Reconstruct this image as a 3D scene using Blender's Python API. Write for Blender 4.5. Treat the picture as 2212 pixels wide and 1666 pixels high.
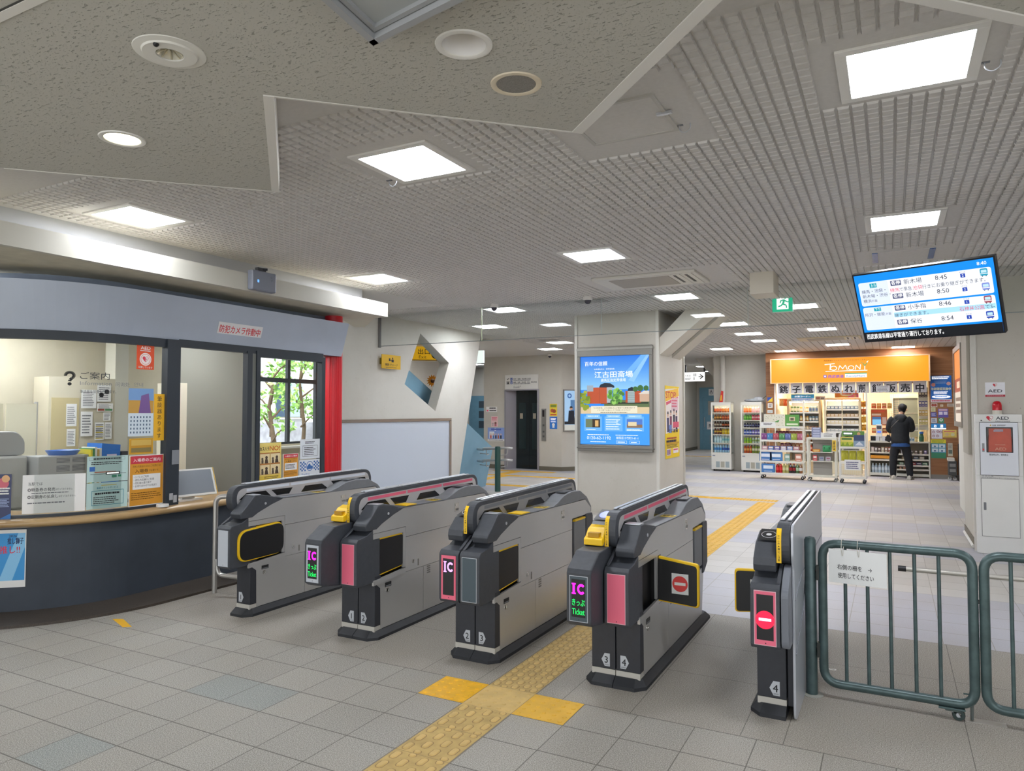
import bpy, bmesh, math, random
from mathutils import Vector, Matrix
random.seed(7)
SC = bpy.context.scene
COL = SC.collection
for o in list(bpy.data.objects): bpy.data.objects.remove(o)

# ---------------------------------------------------------------- camera, sky, exposure
cam_d = bpy.data.cameras.new('camera'); cam = bpy.data.objects.new('camera', cam_d); COL.objects.link(cam)
cam_d.sensor_fit = 'HORIZONTAL'; cam_d.sensor_width = 36.0
cam_d.lens = 36.0 * 1545.13 / 2212.0
cam_d.clip_start = 0.05; cam_d.clip_end = 200
cam.location = (2.404, -3.698, 1.600)
cam.rotation_euler = (math.pi / 2 + 3.64978198e-02, 0, 4.86293476e-01)
SC.camera = cam
SC.view_settings.view_transform = 'Standard'
SC.view_settings.look = 'None'
SC.view_settings.gamma = 1.0
SC.view_settings.use_curve_mapping = False
SC.view_settings.exposure = 0.85
try: SC.cycles.use_denoising = True
except Exception: pass
SC.cycles.max_bounces = 8; SC.cycles.diffuse_bounces = 4; SC.cycles.glossy_bounces = 4
SC.cycles.transmission_bounces = 6; SC.cycles.transparent_max_bounces = 10
SC.cycles.sample_clamp_indirect = 6.0
SC.cycles.caustics_reflective = False; SC.cycles.caustics_refractive = False
W = bpy.data.worlds.new('daylight'); SC.world = W; W.use_nodes = True
wn = W.node_tree.nodes; wl = W.node_tree.links
bg = wn['Background']
sky = wn.new('ShaderNodeTexSky'); sky.sky_type = 'HOSEK_WILKIE'; sky.turbidity = 8.0
sky.sun_direction = Vector((-0.5, -0.3, 0.8)).normalized()
mixw = wn.new('ShaderNodeMixRGB'); mixw.inputs[0].default_value = 0.75; mixw.inputs[2].default_value = (0.93, 0.96, 1.0, 1)
wl.new(sky.outputs[0], mixw.inputs[1]); wl.new(mixw.outputs[0], bg.inputs[0])
bg.inputs[1].default_value = 1.8
sun_d = bpy.data.lights.new('sun', 'SUN'); sun_d.energy = 4.5; sun_d.angle = .5; sun = bpy.data.objects.new('sun', sun_d); COL.objects.link(sun); sun.rotation_euler = (.25, .55, 0)
PANEL_E = 24.0      # radiance of the LED ceiling panels

# ---------------------------------------------------------------- materials
def lin(h):
    h = h.lstrip('#'); c = [int(h[i:i+2], 16) / 255 for i in (0, 2, 4)]
    return tuple(x / 12.92 if x <= .04045 else ((x + .055) / 1.055) ** 2.4 for x in c)
MC = {}
def M(hexc, rough=.55, metal=0, emit=0, var=0, scale=8, bump=0, spec=.5, name=None):
    """procedural principled material: base colour with a little noise, optional bump or emission"""
    k = (hexc, rough, metal, emit, var, scale, bump, spec)
    if k in MC: return MC[k]
    m = bpy.data.materials.new(name or 'mat_' + hexc.lstrip('#')); m.use_nodes = True
    nt = m.node_tree; b = nt.nodes['Principled BSDF']; c = lin(hexc)
    if 0 < emit < 3: emit *= .66
    b.inputs['Base Color'].default_value = (*c, 1)
    b.inputs['Roughness'].default_value = rough; b.inputs['Metallic'].default_value = metal
    b.inputs['Specular IOR Level'].default_value = spec
    if emit:
        b.inputs['Emission Color'].default_value = (*c, 1); b.inputs['Emission Strength'].default_value = emit
        b.inputs['Base Color'].default_value = (*[x * .15 for x in c], 1)
    if var or bump:
        tc = nt.nodes.new('ShaderNodeNewGeometry'); n = nt.nodes.new('ShaderNodeTexNoise')
        n.inputs['Scale'].default_value = scale; n.inputs['Detail'].default_value = 5
        nt.links.new(tc.outputs['Position'], n.inputs['Vector'])
        if var:
            r = nt.nodes.new('ShaderNodeValToRGB')
            r.color_ramp.elements[0].position = .3; r.color_ramp.elements[1].position = .7
            r.color_ramp.elements[0].color = (*[x * (1 - var) for x in c], 1)
            r.color_ramp.elements[1].color = (*[min(1, x * (1 + var * .6)) for x in c], 1)
            nt.links.new(n.outputs[0], r.inputs[0]); nt.links.new(r.outputs[0], b.inputs['Base Color'])
        if bump:
            bp = nt.nodes.new('ShaderNodeBump'); bp.inputs['Strength'].default_value = bump; bp.inputs['Distance'].default_value = .01
            nt.links.new(n.outputs[0], bp.inputs['Height']); nt.links.new(bp.outputs[0], b.inputs['Normal'])
    MC[k] = m; return m

class NG:
    """tiny node-graph helper"""
    def __init__(s, name):
        s.m = bpy.data.materials.new(name); s.m.use_nodes = True; s.nt = s.m.node_tree
        s.b = s.nt.nodes['Principled BSDF']
    def n(s, t, **kw):
        x = s.nt.nodes.new(t)
        for k, v in kw.items(): setattr(x, k, v)
        return x
    def l(s, a, b): s.nt.links.new(a, b)
    def math(s, op, a, b=None, c=None):
        x = s.n('ShaderNodeMath', operation=op)
        for i, v in enumerate((a, b, c)):
            if v is None: continue
            if isinstance(v, (int, float)): x.inputs[i].default_value = v
            else: s.l(v, x.inputs[i])
        return x.outputs[0]
    def mix(s, f, a, b):
        x = s.n('ShaderNodeMixRGB')
        for i, v in enumerate((f, a, b)):
            if isinstance(v, (int, float)): x.inputs[i].default_value = v
            elif isinstance(v, str): x.inputs[i].default_value = (*lin(v), 1)
            elif isinstance(v, tuple): x.inputs[i].default_value = (*v, 1)
            else: s.l(v, x.inputs[i])
        return x.outputs[0]
    def noise(s, vec, scale, detail=3, rough=.5):
        x = s.n('ShaderNodeTexNoise'); x.inputs['Scale'].default_value = scale; x.inputs['Detail'].default_value = detail
        x.inputs['Roughness'].default_value = rough
        if vec: s.l(vec, x.inputs['Vector'])
        return x.outputs[0]
    def ramp(s, v, a, b): # smooth step
        x = s.n('ShaderNodeMapRange'); x.inputs[1].default_value = a; x.inputs[2].default_value = b; s.l(v, x.inputs[0]); return x.outputs[0]
    def bump(s, h, st=.3, d=.005):
        x = s.n('ShaderNodeBump'); x.inputs['Strength'].default_value = st; x.inputs['Distance'].default_value = d
        s.l(h, x.inputs['Height']); s.l(x.outputs[0], s.b.inputs['Normal'])

def mat_floor():
    g = NG('floor_tiles'); geo = g.n('ShaderNodeNewGeometry'); sep = g.n('ShaderNodeSeparateXYZ'); g.l(geo.outputs['Position'], sep.inputs[0])
    x, y = sep.outputs[0], sep.outputs[1]
    fx = g.math('FRACT', g.math('DIVIDE', x, .3)); fy = g.math('FRACT', g.math('DIVIDE', y, .3))
    def edge(f, w):  # 1 near 0 or 1
        d = g.math('MINIMUM', f, g.math('SUBTRACT', 1.0, f)); return g.math('LESS_THAN', d, w)
    # grout heavier along the front rows, hairline elsewhere
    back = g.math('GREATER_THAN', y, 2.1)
    gx = edge(fx, .008); gy = edge(fy, .0115)
    grid = g.math('MAXIMUM', gx, gy)
    strip = g.math('MULTIPLY', g.math('GREATER_THAN', y, .004), g.math('LESS_THAN', y, 2.097))
    ln = None
    def line(v, p, w=.0022):
        return g.math('LESS_THAN', g.math('ABSOLUTE', g.math('SUBTRACT', v, p)), w)
    for p in (.735, 1.322): 
        q = line(y, p); ln = q if ln is None else g.math('MAXIMUM', ln, q)
    for p in (-2.72, -1.915, -1.13, -.775, -.19, .2, .765, 1.155, 1.72, 1.92, 2.715, 3.4):
        ln = g.math('MAXIMUM', ln, line(x, p, .002))
    grout = g.math('ADD', g.math('MULTIPLY', grid, g.math('SUBTRACT', 1.0, strip)), g.math('MULTIPLY', ln, strip))
    cell = g.n('ShaderNodeCombineXYZ'); g.l(g.math('FLOOR', g.math('DIVIDE', x, .3)), cell.inputs[0]); g.l(g.math('FLOOR', g.math('DIVIDE', y, .3)), cell.inputs[1])
    wn_ = g.n('ShaderNodeTexWhiteNoise'); g.l(cell.outputs[0], wn_.inputs[0])
    rnd = wn_.outputs[0]
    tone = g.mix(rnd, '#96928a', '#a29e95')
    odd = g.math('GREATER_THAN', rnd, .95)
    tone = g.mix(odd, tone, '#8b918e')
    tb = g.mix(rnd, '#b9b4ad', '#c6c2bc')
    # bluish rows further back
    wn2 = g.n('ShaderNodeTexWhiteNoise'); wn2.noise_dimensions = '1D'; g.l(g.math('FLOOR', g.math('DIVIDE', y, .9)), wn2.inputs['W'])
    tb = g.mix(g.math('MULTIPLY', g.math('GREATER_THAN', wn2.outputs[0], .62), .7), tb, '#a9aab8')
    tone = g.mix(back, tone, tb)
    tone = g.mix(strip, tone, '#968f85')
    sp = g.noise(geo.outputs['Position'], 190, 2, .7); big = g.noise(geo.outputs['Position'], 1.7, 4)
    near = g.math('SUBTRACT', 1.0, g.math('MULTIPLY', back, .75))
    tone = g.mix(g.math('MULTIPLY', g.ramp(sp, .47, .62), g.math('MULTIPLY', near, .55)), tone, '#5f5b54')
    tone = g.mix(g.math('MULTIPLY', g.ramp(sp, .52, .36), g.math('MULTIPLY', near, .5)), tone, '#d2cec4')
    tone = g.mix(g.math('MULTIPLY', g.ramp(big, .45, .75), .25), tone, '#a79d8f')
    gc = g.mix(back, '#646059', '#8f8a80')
    out = g.mix(grout, tone, gc)
    g.l(out, g.b.inputs['Base Color'])
    g.l(g.math('ADD', g.math('MULTIPLY', sp, .15), g.math('SUBTRACT', .50, g.math('MULTIPLY', back, .14))), g.b.inputs['Roughness'])
    h = g.math('SUBTRACT', g.math('MULTIPLY', sp, .25), grout); g.bump(h, .35, .002)
    g.b.inputs['Specular IOR Level'].default_value = .4
    return g.m

def mat_stipple():
    g = NG('stippled_board'); geo = g.n('ShaderNodeNewGeometry')
    mp = g.n('ShaderNodeMapping'); mp.inputs['Scale'].default_value = (1, 2.6, 1); mp.inputs['Rotation'].default_value = (0, 0, .15); g.l(geo.outputs['Position'], mp.inputs[0])
    a = g.noise(mp.outputs[0], 30, 4, .6); b = g.noise(geo.outputs['Position'], 160, 2)
    pit = g.math('MAXIMUM', g.ramp(a, .615, .655), g.math('MULTIPLY', g.ramp(b, .67, .72), .8))
    g.l(g.mix(g.math('MULTIPLY', pit, .5), '#b8b6ad', '#807e75'), g.b.inputs['Base Color']); g.b.inputs['Roughness'].default_value = .9
    g.bump(g.math('SUBTRACT', 1.0, pit), .9, .006); return g.m

def mat_steel(name='brushed_steel', tint='#bdbcba', rough=.27):
    g = NG(name); geo = g.n('ShaderNodeNewGeometry'); mp = g.n('ShaderNodeMapping'); mp.inputs['Scale'].default_value = (300, 12, 900)
    g.l(geo.outputs['Position'], mp.inputs[0]); a = g.noise(mp.outputs[0], 1, 2); c = g.noise(geo.outputs['Position'], 2.2, 3)
    g.l(g.mix(c, tint, '#c6c5c3'), g.b.inputs['Base Color']); g.b.inputs['Metallic'].default_value = .6
    g.b.inputs['Roughness'].default_value = rough + .03; return g.m

def mat_wood(name, a, b, sc=(1, 1, 30), rough=.45):
    g = NG(name); geo = g.n('ShaderNodeNewGeometry'); mp = g.n('ShaderNodeMapping'); mp.inputs['Scale'].default_value = sc
    g.l(geo.outputs['Position'], mp.inputs[0]); n = g.noise(mp.outputs[0], 1.2, 6, .6)
    g.l(g.mix(g.ramp(n, .35, .65), a, b), g.b.inputs['Base Color']); g.b.inputs['Roughness'].default_value = rough; return g.m

def mat_wall(name, base, dirt, amt=.5):
    g = NG(name); geo = g.n('ShaderNodeNewGeometry'); a = g.noise(geo.outputs['Position'], 1.1, 6, .6); b = g.noise(geo.outputs['Position'], 14, 4); c = g.noise(geo.outputs['Position'], 55, 2)
    t = g.mix(g.math('MULTIPLY', g.ramp(a, .45, .8), amt), base, dirt)
    t = g.mix(g.math('MULTIPLY', g.ramp(b, .62, .75), .25), t, dirt)
    t = g.mix(g.math('MULTIPLY', g.ramp(c, .74, .78), .5), t, '#5c574e')
    g.l(t, g.b.inputs['Base Color']); g.b.inputs['Roughness'].default_value = .75; g.bump(b, .08, .01); return g.m

def mat_glass(name, tint=(.93, .97, .96), refl=1.0):
    m = bpy.data.materials.new(name); m.use_nodes = True; nt = m.node_tree; nt.nodes.clear()
    o = nt.nodes.new('ShaderNodeOutputMaterial'); mx = nt.nodes.new('ShaderNodeMixShader'); t = nt.nodes.new('ShaderNodeBsdfTransparent'); gl = nt.nodes.new('ShaderNodeBsdfGlossy')
    f = nt.nodes.new('ShaderNodeFresnel'); f.inputs[0].default_value = 1.45
    ml = nt.nodes.new('ShaderNodeMath'); ml.operation = 'MULTIPLY'; ml.inputs[1].default_value = refl; nt.links.new(f.outputs[0], ml.inputs[0])
    t.inputs[0].default_value = (*tint, 1); gl.inputs['Roughness'].default_value = .02
    nt.links.new(ml.outputs[0], mx.inputs[0]); nt.links.new(t.outputs[0], mx.inputs[1]); nt.links.new(gl.outputs[0], mx.inputs[2]); nt.links.new(mx.outputs[0], o.inputs[0])
    return m

FLOOR = mat_floor(); STIP = mat_stipple(); STEEL = mat_steel(); STEELD = mat_steel('satin_pipe', '#a8a39a', .28)
WALL = mat_wall('painted_concrete', '#c6c1b6', '#b0a898'); WALLW = mat_wall('white_concrete', '#d4d1c8', '#bfb9ac', .5)
WHITE = M('#e4e2dc', .5); OFFW = M('#d6d3ca', .6, var=.05); CEILW = M('#cdcac6', .9, var=.04, scale=40, bump=.04)
DARK = M('#3d4046', .5, var=.1, scale=30, bump=.04); DARK2 = M('#2b2d33', .5, var=.1, scale=30); BLACK = M('#0c0c0e', .45); RUB = M('#25272b', .6, var=.15, scale=12)
GREY = M('#75777b', .5, var=.05, scale=20); PINK = M('#ea6c86', .45); YEL = M('#f3c416', .45); SILV = M('#c9ccd2', .3, .6); SLATE = M('#44525a', .4)
PINKM = M('#d8607a', .5)
GREEN = M('#4c5e5e', .35, .3, var=.25, scale=18, bump=.05); NAVY = M('#3a414b', .6, var=.12, scale=5)
RED = M('#d0202c', .35); TXT = M('#26262a', .6); TXB = M('#2a4ea0', .6); PAPER = M('#ecebe8', .7, var=.02); BEIGE = M('#d8d2bd', .7, var=.05)
GLASS = mat_glass('clear_glass', (.95, .97, .96), .55); BARRIER = mat_glass('barrier_glass', (.93, .965, .95), 1.0)
WOODC = mat_wood('counter_wood', '#b79a6e', '#a3855b', (3, 1.5, 30), .3); WOODS = mat_wood('shop_wood', '#a9764c', '#8f5e38', (.6, 1, 34))
BLUEP = M('#7fa7bb', .55, var=.06, scale=3)
TACT = M('#dcac35', .6, var=.12, scale=10); TACTW = M('#cdae6c', .65, var=.14, scale=9); TACTY = M('#e8b020', .5, var=.15, scale=14)
PANEL = M('#f3f7ff', .5, emit=PANEL_E, name='panel_light')

# ---------------------------------------------------------------- mesh builder
FC = {}
def glyphs(s, bold=0):
    k = (s, bold)
    if k in FC: return FC[k]
    c = bpy.data.curves.new('t', 'FONT'); c.body = s; c.resolution_u = 2; c.offset = bold
    o = bpy.data.objects.new('t', c); COL.objects.link(o)
    dg = bpy.context.evaluated_depsgraph_get(); m = bpy.data.meshes.new_from_object(o.evaluated_get(dg))
    r = ([v.co[:2] for v in m.vertices], [list(p.vertices) for p in m.polygons])
    bpy.data.objects.remove(o); bpy.data.curves.remove(c); bpy.data.meshes.remove(m)
    FC[k] = r; return r

NB = [0]
class MB:
    def __init__(s): s.v = []; s.f = []; s.mi = []; s.ms = []
    def _m(s, m):
        if m not in s.ms: s.ms.append(m)
        return s.ms.index(m)
    def add(s, vs, fs, m):
        b = len(s.v); i = s._m(m); s.v += [tuple(v) for v in vs]
        for f in fs: s.f.append([b + q for q in f]); s.mi.append(i)
        return s
    def quad(s, a, b, c, d, m): return s.add([a, b, c, d], [(0, 1, 2, 3)], m)
    def box(s, x0, x1, y0, y1, z0, z1, m):
        NB[0] += 1; e = 7e-5 * (NB[0] % 8); x0 -= e; y0 -= e; x1 += e; y1 += e; z1 += e   # keeps touching faces from coinciding
        if z0 > .001: z0 -= e
        return s.add([(x0,y0,z0),(x1,y0,z0),(x1,y1,z0),(x0,y1,z0),(x0,y0,z1),(x1,y0,z1),(x1,y1,z1),(x0,y1,z1)],
                     [(0,3,2,1),(4,5,6,7),(0,1,5,4),(1,2,6,5),(2,3,7,6),(3,0,4,7)], m)
    def prism(s, pts, vec, m, caps=True):
        n = len(pts); v = Vector(vec); a = [Vector(p) for p in pts]
        fs = [(i, (i+1) % n, n + (i+1) % n, n + i) for i in range(n)]
        if caps: fs += [tuple(range(n-1, -1, -1)), tuple(range(n, 2*n))]
        return s.add(a + [p + v for p in a], fs, m)
    def holed(s, outer, holes, z, m):
        """flat sheet with holes at height z"""
        from mathutils.geometry import tessellate_polygon
        loops = [[Vector((x, y, z)) for x, y in q] for q in [outer] + holes]
        return s.add([v for q in loops for v in q], [tuple(t) for t in tessellate_polygon(loops)], m)
    def yz(s, prof, x0, x1, m): return s.prism([(x0, y, z) for y, z in prof], (x1 - x0, 0, 0), m)
    def xz(s, prof, y0, y1, m): return s.prism([(x, y0, z) for x, z in prof], (0, y1 - y0, 0), m)
    def xy(s, prof, z0, z1, m): return s.prism([(x, y, z0) for x, y in prof], (0, 0, z1 - z0), m)
    def tube(s, path, r, m, n=10, closed=False):
        P = [Vector(p) for p in path]; N = len(P); vs = []; up = None
        for i in range(N):
            if closed: t = (P[(i+1) % N] - P[i-1]).normalized()
            else: t = (P[min(i+1, N-1)] - P[max(i-1, 0)]).normalized()
            if up is None:
                up = Vector((0, 0, 1)) if abs(t.z) < .9 else Vector((1, 0, 0))
            u = (up - t * up.dot(t)).normalized(); w = t.cross(u); up = u
            rr = r[i] if isinstance(r, (list, tuple)) else r
            for k in range(n):
                a = 2 * math.pi * k / n; vs.append(P[i] + (u * math.cos(a) + w * math.sin(a)) * rr)
        fs = []
        for i in range(N if closed else N - 1):
            j = (i + 1) % N
            for k in range(n): fs.append((i*n + k, i*n + (k+1) % n, j*n + (k+1) % n, j*n + k))
        if not closed: fs += [tuple(range(n-1, -1, -1)), tuple(range((N-1)*n, N*n))]
        return s.add(vs, fs, m)
    def lathe(s, prof, o, m, n=20, axis='z', cap=True):
        """prof [(r,h)...] about an axis through o"""
        vs = []; fs = []
        for r, h in prof:
            for k in range(n):
                a = 2 * math.pi * k / n; c, d = r * math.cos(a), r * math.sin(a)
                vs.append((o[0]+c, o[1]+d, o[2]+h) if axis == 'z' else (o[0]+c, o[1]+h, o[2]+d) if axis == 'y' else (o[0]+h, o[1]+c, o[2]+d))
        for i in range(len(prof) - 1):
            for k in range(n): fs.append((i*n+k, i*n+(k+1) % n, (i+1)*n+(k+1) % n, (i+1)*n+k))
        if cap and prof[0][0] > 1e-5 and abs(prof[0][1] - prof[1][1]) > 1e-6: fs.append(tuple(range(n-1, -1, -1)))
        if cap and prof[-1][0] > 1e-5 and abs(prof[-1][1] - prof[-2][1]) > 1e-6: fs.append(tuple(range((len(prof)-1)*n, len(prof)*n)))
        return s.add(vs, fs, m)
    def blob(s, c, r, m, n=10, rings=6):
        rx, ry, rz = r if isinstance(r, (tuple, list)) else (r, r, r); vs = []; fs = []
        for i in range(rings + 1):
            t = math.pi * i / rings
            for k in range(n):
                a = 2 * math.pi * k / n
                vs.append((c[0] + rx*math.sin(t)*math.cos(a), c[1] + ry*math.sin(t)*math.sin(a), c[2] - rz*math.cos(t)))
        for i in range(rings):
            for k in range(n): fs.append((i*n+k, i*n+(k+1) % n, (i+1)*n+(k+1) % n, (i+1)*n+k))
        return s.add(vs, fs, m)
    def text(s, t, o, right, up, h, m, w=None, al='l', bold=0, vert=False):
        right = Vector(right).normalized(); up = Vector(up).normalized(); o = Vector(o); nz = right.cross(up) * (h * .0015)
        offs = [(0, 0)] if not bold else [(-bold*.7, 0), (bold*.7, 0), (0, bold*.5), (0, -bold*.5)]
        for q, (ox, oy) in enumerate(offs):
            oo = o + right*(ox*h) + up*(oy*h) + nz*q
            if vert:
                for i, ch in enumerate(t):
                    vs, fs = glyphs(ch)
                    if not vs: continue
                    x0 = min(v[0] for v in vs); x1 = max(v[0] for v in vs)
                    s.add([oo + right*((v[0] - (x0+x1)/2) * h) + up*((v[1] - 1) * h - i*h*1.12) for v in vs], fs, m)
                continue
            vs, fs = glyphs(t)
            if not vs: continue
            x0 = min(v[0] for v in vs); x1 = max(v[0] for v in vs); k = h
            if w: k = w / max(x1 - x0, 1e-6)
            wd = (x1 - x0) * k; off = {'l': 0, 'c': -wd / 2, 'r': -wd}[al]
            s.add([oo + right*((v[0]-x0)*k + off) + up*(v[1]*h) for v in vs], fs, m)
        return s
    def build(s, name, parent=None, bev=0, smooth=None, org=None, seg=2):
        me = bpy.data.meshes.new(name); vs = s.v
        top = parent is None
        if top and org is None:
            xs = [v[0] for v in vs]; ys = [v[1] for v in vs]; zs = [v[2] for v in vs]
            org = ((min(xs)+max(xs))/2, (min(ys)+max(ys))/2, min(zs))
        if top: vs = [(v[0]-org[0], v[1]-org[1], v[2]-org[2]) for v in vs]
        me.from_pydata(vs, [], s.f)
        for m in s.ms: me.materials.append(m)
        me.polygons.foreach_set('material_index', s.mi)
        o = bpy.data.objects.new(name, me); COL.objects.link(o)
        if top: o.location = org
        else:
            o.parent = parent
            if parent.parent is None: o.matrix_parent_inverse = parent.matrix_basis.inverted()
        if smooth is not None:
            me.polygons.foreach_set('use_smooth', [True] * len(me.polygons))
            if smooth < 180: me.set_sharp_from_angle(angle=math.radians(smooth))
        me.update()
        if bev:
            md = o.modifiers.new('bevel', 'BEVEL'); md.width = bev; md.segments = seg; md.limit_method = 'ANGLE'; md.angle_limit = math.radians(40)
            md.harden_normals = False
        return o

def fillet(pts, r, n=5, closed=False):
    P = [Vector(p) for p in pts]; out = []; N = len(P)
    for i in range(N):
        if not closed and i in (0, N-1): out.append(P[i]); continue
        a, b, c = P[i-1], P[i], P[(i+1) % N]
        u = (a-b); v = (c-b); rr = min(r, u.length*.49, v.length*.49); u.normalize(); v.normalize()
        p0 = b + u*rr; p1 = b + v*rr
        for k in range(n+1):
            t = k / n; out.append(p0*(1-t)**2 + b*2*t*(1-t) + p1*t*t)
    return out
def fil2(pts, r, n=5): return [(p.x, p.y) for p in fillet([(a, b, 0) for a, b in pts], r, n, True)]
def rrect(x0, z0, x1, z1, r=.01, n=4): return fil2([(x0, z0), (x1, z0), (x1, z1), (x0, z1)], r, n)

class Pan:
    """a flat sheet with printed marks; u,v run 0..1 over the sheet, text height h is a share of its height"""
    def __init__(s, o, right, up, w, h, base, thick=.003, eps=.0006):
        s.o = Vector(o); s.r = Vector(right).normalized(); s.u = Vector(up).normalized(); s.w = w; s.h = h; s.n = s.r.cross(s.u); s.eps = eps; s.k = 1
        s.mb = MB(); q = [s.o, s.o + s.r*w, s.o + s.r*w + s.u*h, s.o + s.u*h]
        if base is not None: s.mb.prism([p - s.n*thick for p in q], s.n*thick, base)
    def at(s, u, v, k=None): return s.o + s.r*(u*s.w) + s.u*(v*s.h) + s.n*(s.eps*(s.k if k is None else k))
    def up_(s): s.k += 1; return s
    def rect(s, u0, v0, u1, v1, m): s.k += .2; s.mb.quad(s.at(u0, v0), s.at(u1, v0), s.at(u1, v1), s.at(u0, v1), m); return s
    def poly(s, pts, m): s.k += .2; s.mb.add([s.at(*p) for p in pts], [tuple(range(len(pts)))], m); return s
    def disc(s, u, v, r, m, n=24):
        a = s.h / s.w; return s.poly([(u + r*a*math.cos(2*math.pi*k/n), v + r*math.sin(2*math.pi*k/n)) for k in range(n)], m)
    def ring(s, u, v, r0, r1, m, n=28):
        a = s.h / s.w; s.k += .2; A = [2*math.pi*k/n for k in range(n)]
        s.mb.add([s.at(u + r*a*math.cos(t), v + r*math.sin(t)) for r in (r0, r1) for t in A], [(k, (k+1) % n, n+(k+1) % n, n+k) for k in range(n)], m); return s
    def frame(s, u0, v0, u1, v1, t, m):
        a = s.h / s.w
        s.rect(u0, v0, u1, v0+t, m).rect(u0, v1-t, u1, v1, m).rect(u0, v0, u0+t*a, v1, m); return s.rect(u1-t*a, v0, u1, v1, m)
    def t(s, tx, u, v, h, m, al='l', w=None, bold=0, vert=False):
        s.k += .2; s.mb.text(tx, s.at(u, v), s.r, s.u, h*s.h, m, w*s.w if w else None, al, bold, vert); return s
    def lines(s, u0, v0, u1, v1, n, m, fill=.45, seed=1):
        """rows of print too small to read"""
        R = random.Random(seed); dv = (v1 - v0) / n
        for i in range(n):
            v = v1 - (i + 1) * dv; u = u0; e = u1 - R.random() * .25 * (u1-u0)
            while u < e:
                w = (.03 + R.random() * .07) * (u1-u0); s.rect(u, v + dv*.2, min(u + w, e), v + dv*(.2+fill), m); s.k -= .2; u += w + .012 * (u1-u0)
        return s

def tag(o, label, cat, group=None, kind=None):
    if label: o['label'] = label
    if cat: o['category'] = cat
    if group: o['group'] = group
    if kind: o['kind'] = kind
    return o
def thing(name, label, cat, loc=(0, 0, 0), group=None, rz=0, kind=None):
    o = bpy.data.objects.new(name, None); o.empty_display_size = .1; COL.objects.link(o); o.location = loc; o.rotation_euler = (0, 0, rz)
    o.matrix_basis = Matrix.Translation(loc) @ Matrix.Rotation(rz, 4, 'Z')
    return tag(o, label, cat, group, kind)
def struct(name, mb, label=None, **kw):
    o = mb.build(name, **kw); return tag(o, label, None, None, 'structure')
def poster(name, pan, label, cat='poster', group=None): return tag(pan.mb.build(name), label, cat, group)
def kids(o, _m={}): return [c for c in COL.objects if c.parent == o]
def dup(o, loc, label=None, rz=None):
    """copy of a thing with copies of its parts and sub-parts"""
    def cp(q, par):
        c = q.copy(); COL.objects.link(c)
        if par is not None:
            mi = q.matrix_parent_inverse.copy(); c.parent = par; c.matrix_parent_inverse = mi
        for ch in KID.get(q.name, []): cp(ch, c)
        return c
    KID = {}
    for c in [x for x in o.children_recursive]: KID.setdefault(c.parent.name, []).append(c)
    n = cp(o, None); n.location = loc
    if rz is not None: n.rotation_euler = (0, 0, rz)
    if label: n['label'] = label
    return n
# ================================================================ SETTING
H = 3.15
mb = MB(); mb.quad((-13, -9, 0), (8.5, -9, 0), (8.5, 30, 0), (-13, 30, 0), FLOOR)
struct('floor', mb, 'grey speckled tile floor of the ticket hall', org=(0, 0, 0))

# tactile paving set into the floor
mb = MB()
TEDGE = M('#9c8050', .8, var=.2, scale=12)  # darker flat outline laid around each worn bar
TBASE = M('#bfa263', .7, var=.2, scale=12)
def tact_bars(mb, x0, y0, x1, y1, m, along_y=True, pitch=.0745, L=.062, gap=.029, wid=.034, hgt=.006, stag=True):
    mb.box(x0+.002, x1-.002, y0+.002, y1-.002, .0002, .0012, TBASE if m is TACTW else m)
    w, l = (x1 - x0), (y1 - y0)
    if not along_y: w, l = l, w
    n = max(1, round(w / pitch)); p = w / n; k = max(1, round(l / (L + gap))); q = l / k
    for i in range(n):
        for j in range(k + (1 if stag and i % 2 else 0)):
            c = (i + .5) * p; d = (j + (.5 if not (stag and i % 2) else 0)) * q
            a, b = max(d - L/2 * q/(L+gap) * 1.0, .004), min(d + L/2 * q/(L+gap), l - .004)
            if b - a < .012: continue
            e = min(.012, (b-a)/3); ww = wid / 2
            top = [(c-ww+e, a+e*.5), (c+ww-e, a+e*.5), (c+ww-.004, a+e*1.3), (c+ww-.004, b-e*1.3), (c+ww-e, b-e*.5), (c-ww+e, b-e*.5), (c-ww+.004, b-e*1.3), (c-ww+.004, a+e*1.3)]
            bot = [(c-ww+e*.7, a), (c+ww-e*.7, a), (c+ww, a+e), (c+ww, b-e), (c+ww-e*.7, b), (c-ww+e*.7, b), (c-ww, b-e), (c-ww, a+e)]
            f = (lambda u, v: (x0+u, y0+v)) if along_y else (lambda u, v: (x0+v, y0+u))
            if m is TACTW: mb.add([(*f(c + (u-c)*1.28, (a+b)/2 + (v-(a+b)/2)*1.11), .0016) for u, v in bot], [tuple(range(8))], TEDGE)
            vs = [(*f(*p_), .0012) for p_ in bot] + [(*f(*p_), hgt) for p_ in top]
            mb.add(vs, [(t, (t+1) % 8, 8+(t+1) % 8, 8+t) for t in range(8)] + [tuple(range(8, 16))], m)
def tact_dots(mb, x0, y0, m, s=.3, n=5):
    mb.box(x0+.002, x0+s-.002, y0+.002, y0+s-.002, .0002, .0012, m)
    for i in range(n):
        for j in range(n):
            c = (x0 + (i+.5)*s/n, y0 + (j+.5)*s/n, .0012)
            mb.lathe([(.013, 0), (.010, .004), (.0, .0048)], c, m, 10)
GR = M('#7c7467', .7)
mb.box(.293, .607, -2.4, 2.1, .00005, .00015, GR)
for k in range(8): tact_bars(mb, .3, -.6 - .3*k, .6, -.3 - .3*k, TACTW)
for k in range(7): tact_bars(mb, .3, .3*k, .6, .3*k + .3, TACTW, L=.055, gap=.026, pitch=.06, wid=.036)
struct('trim_1', mb, 'worn beige tactile guide strip running through the gates', org=(0, 0, 0))
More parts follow.
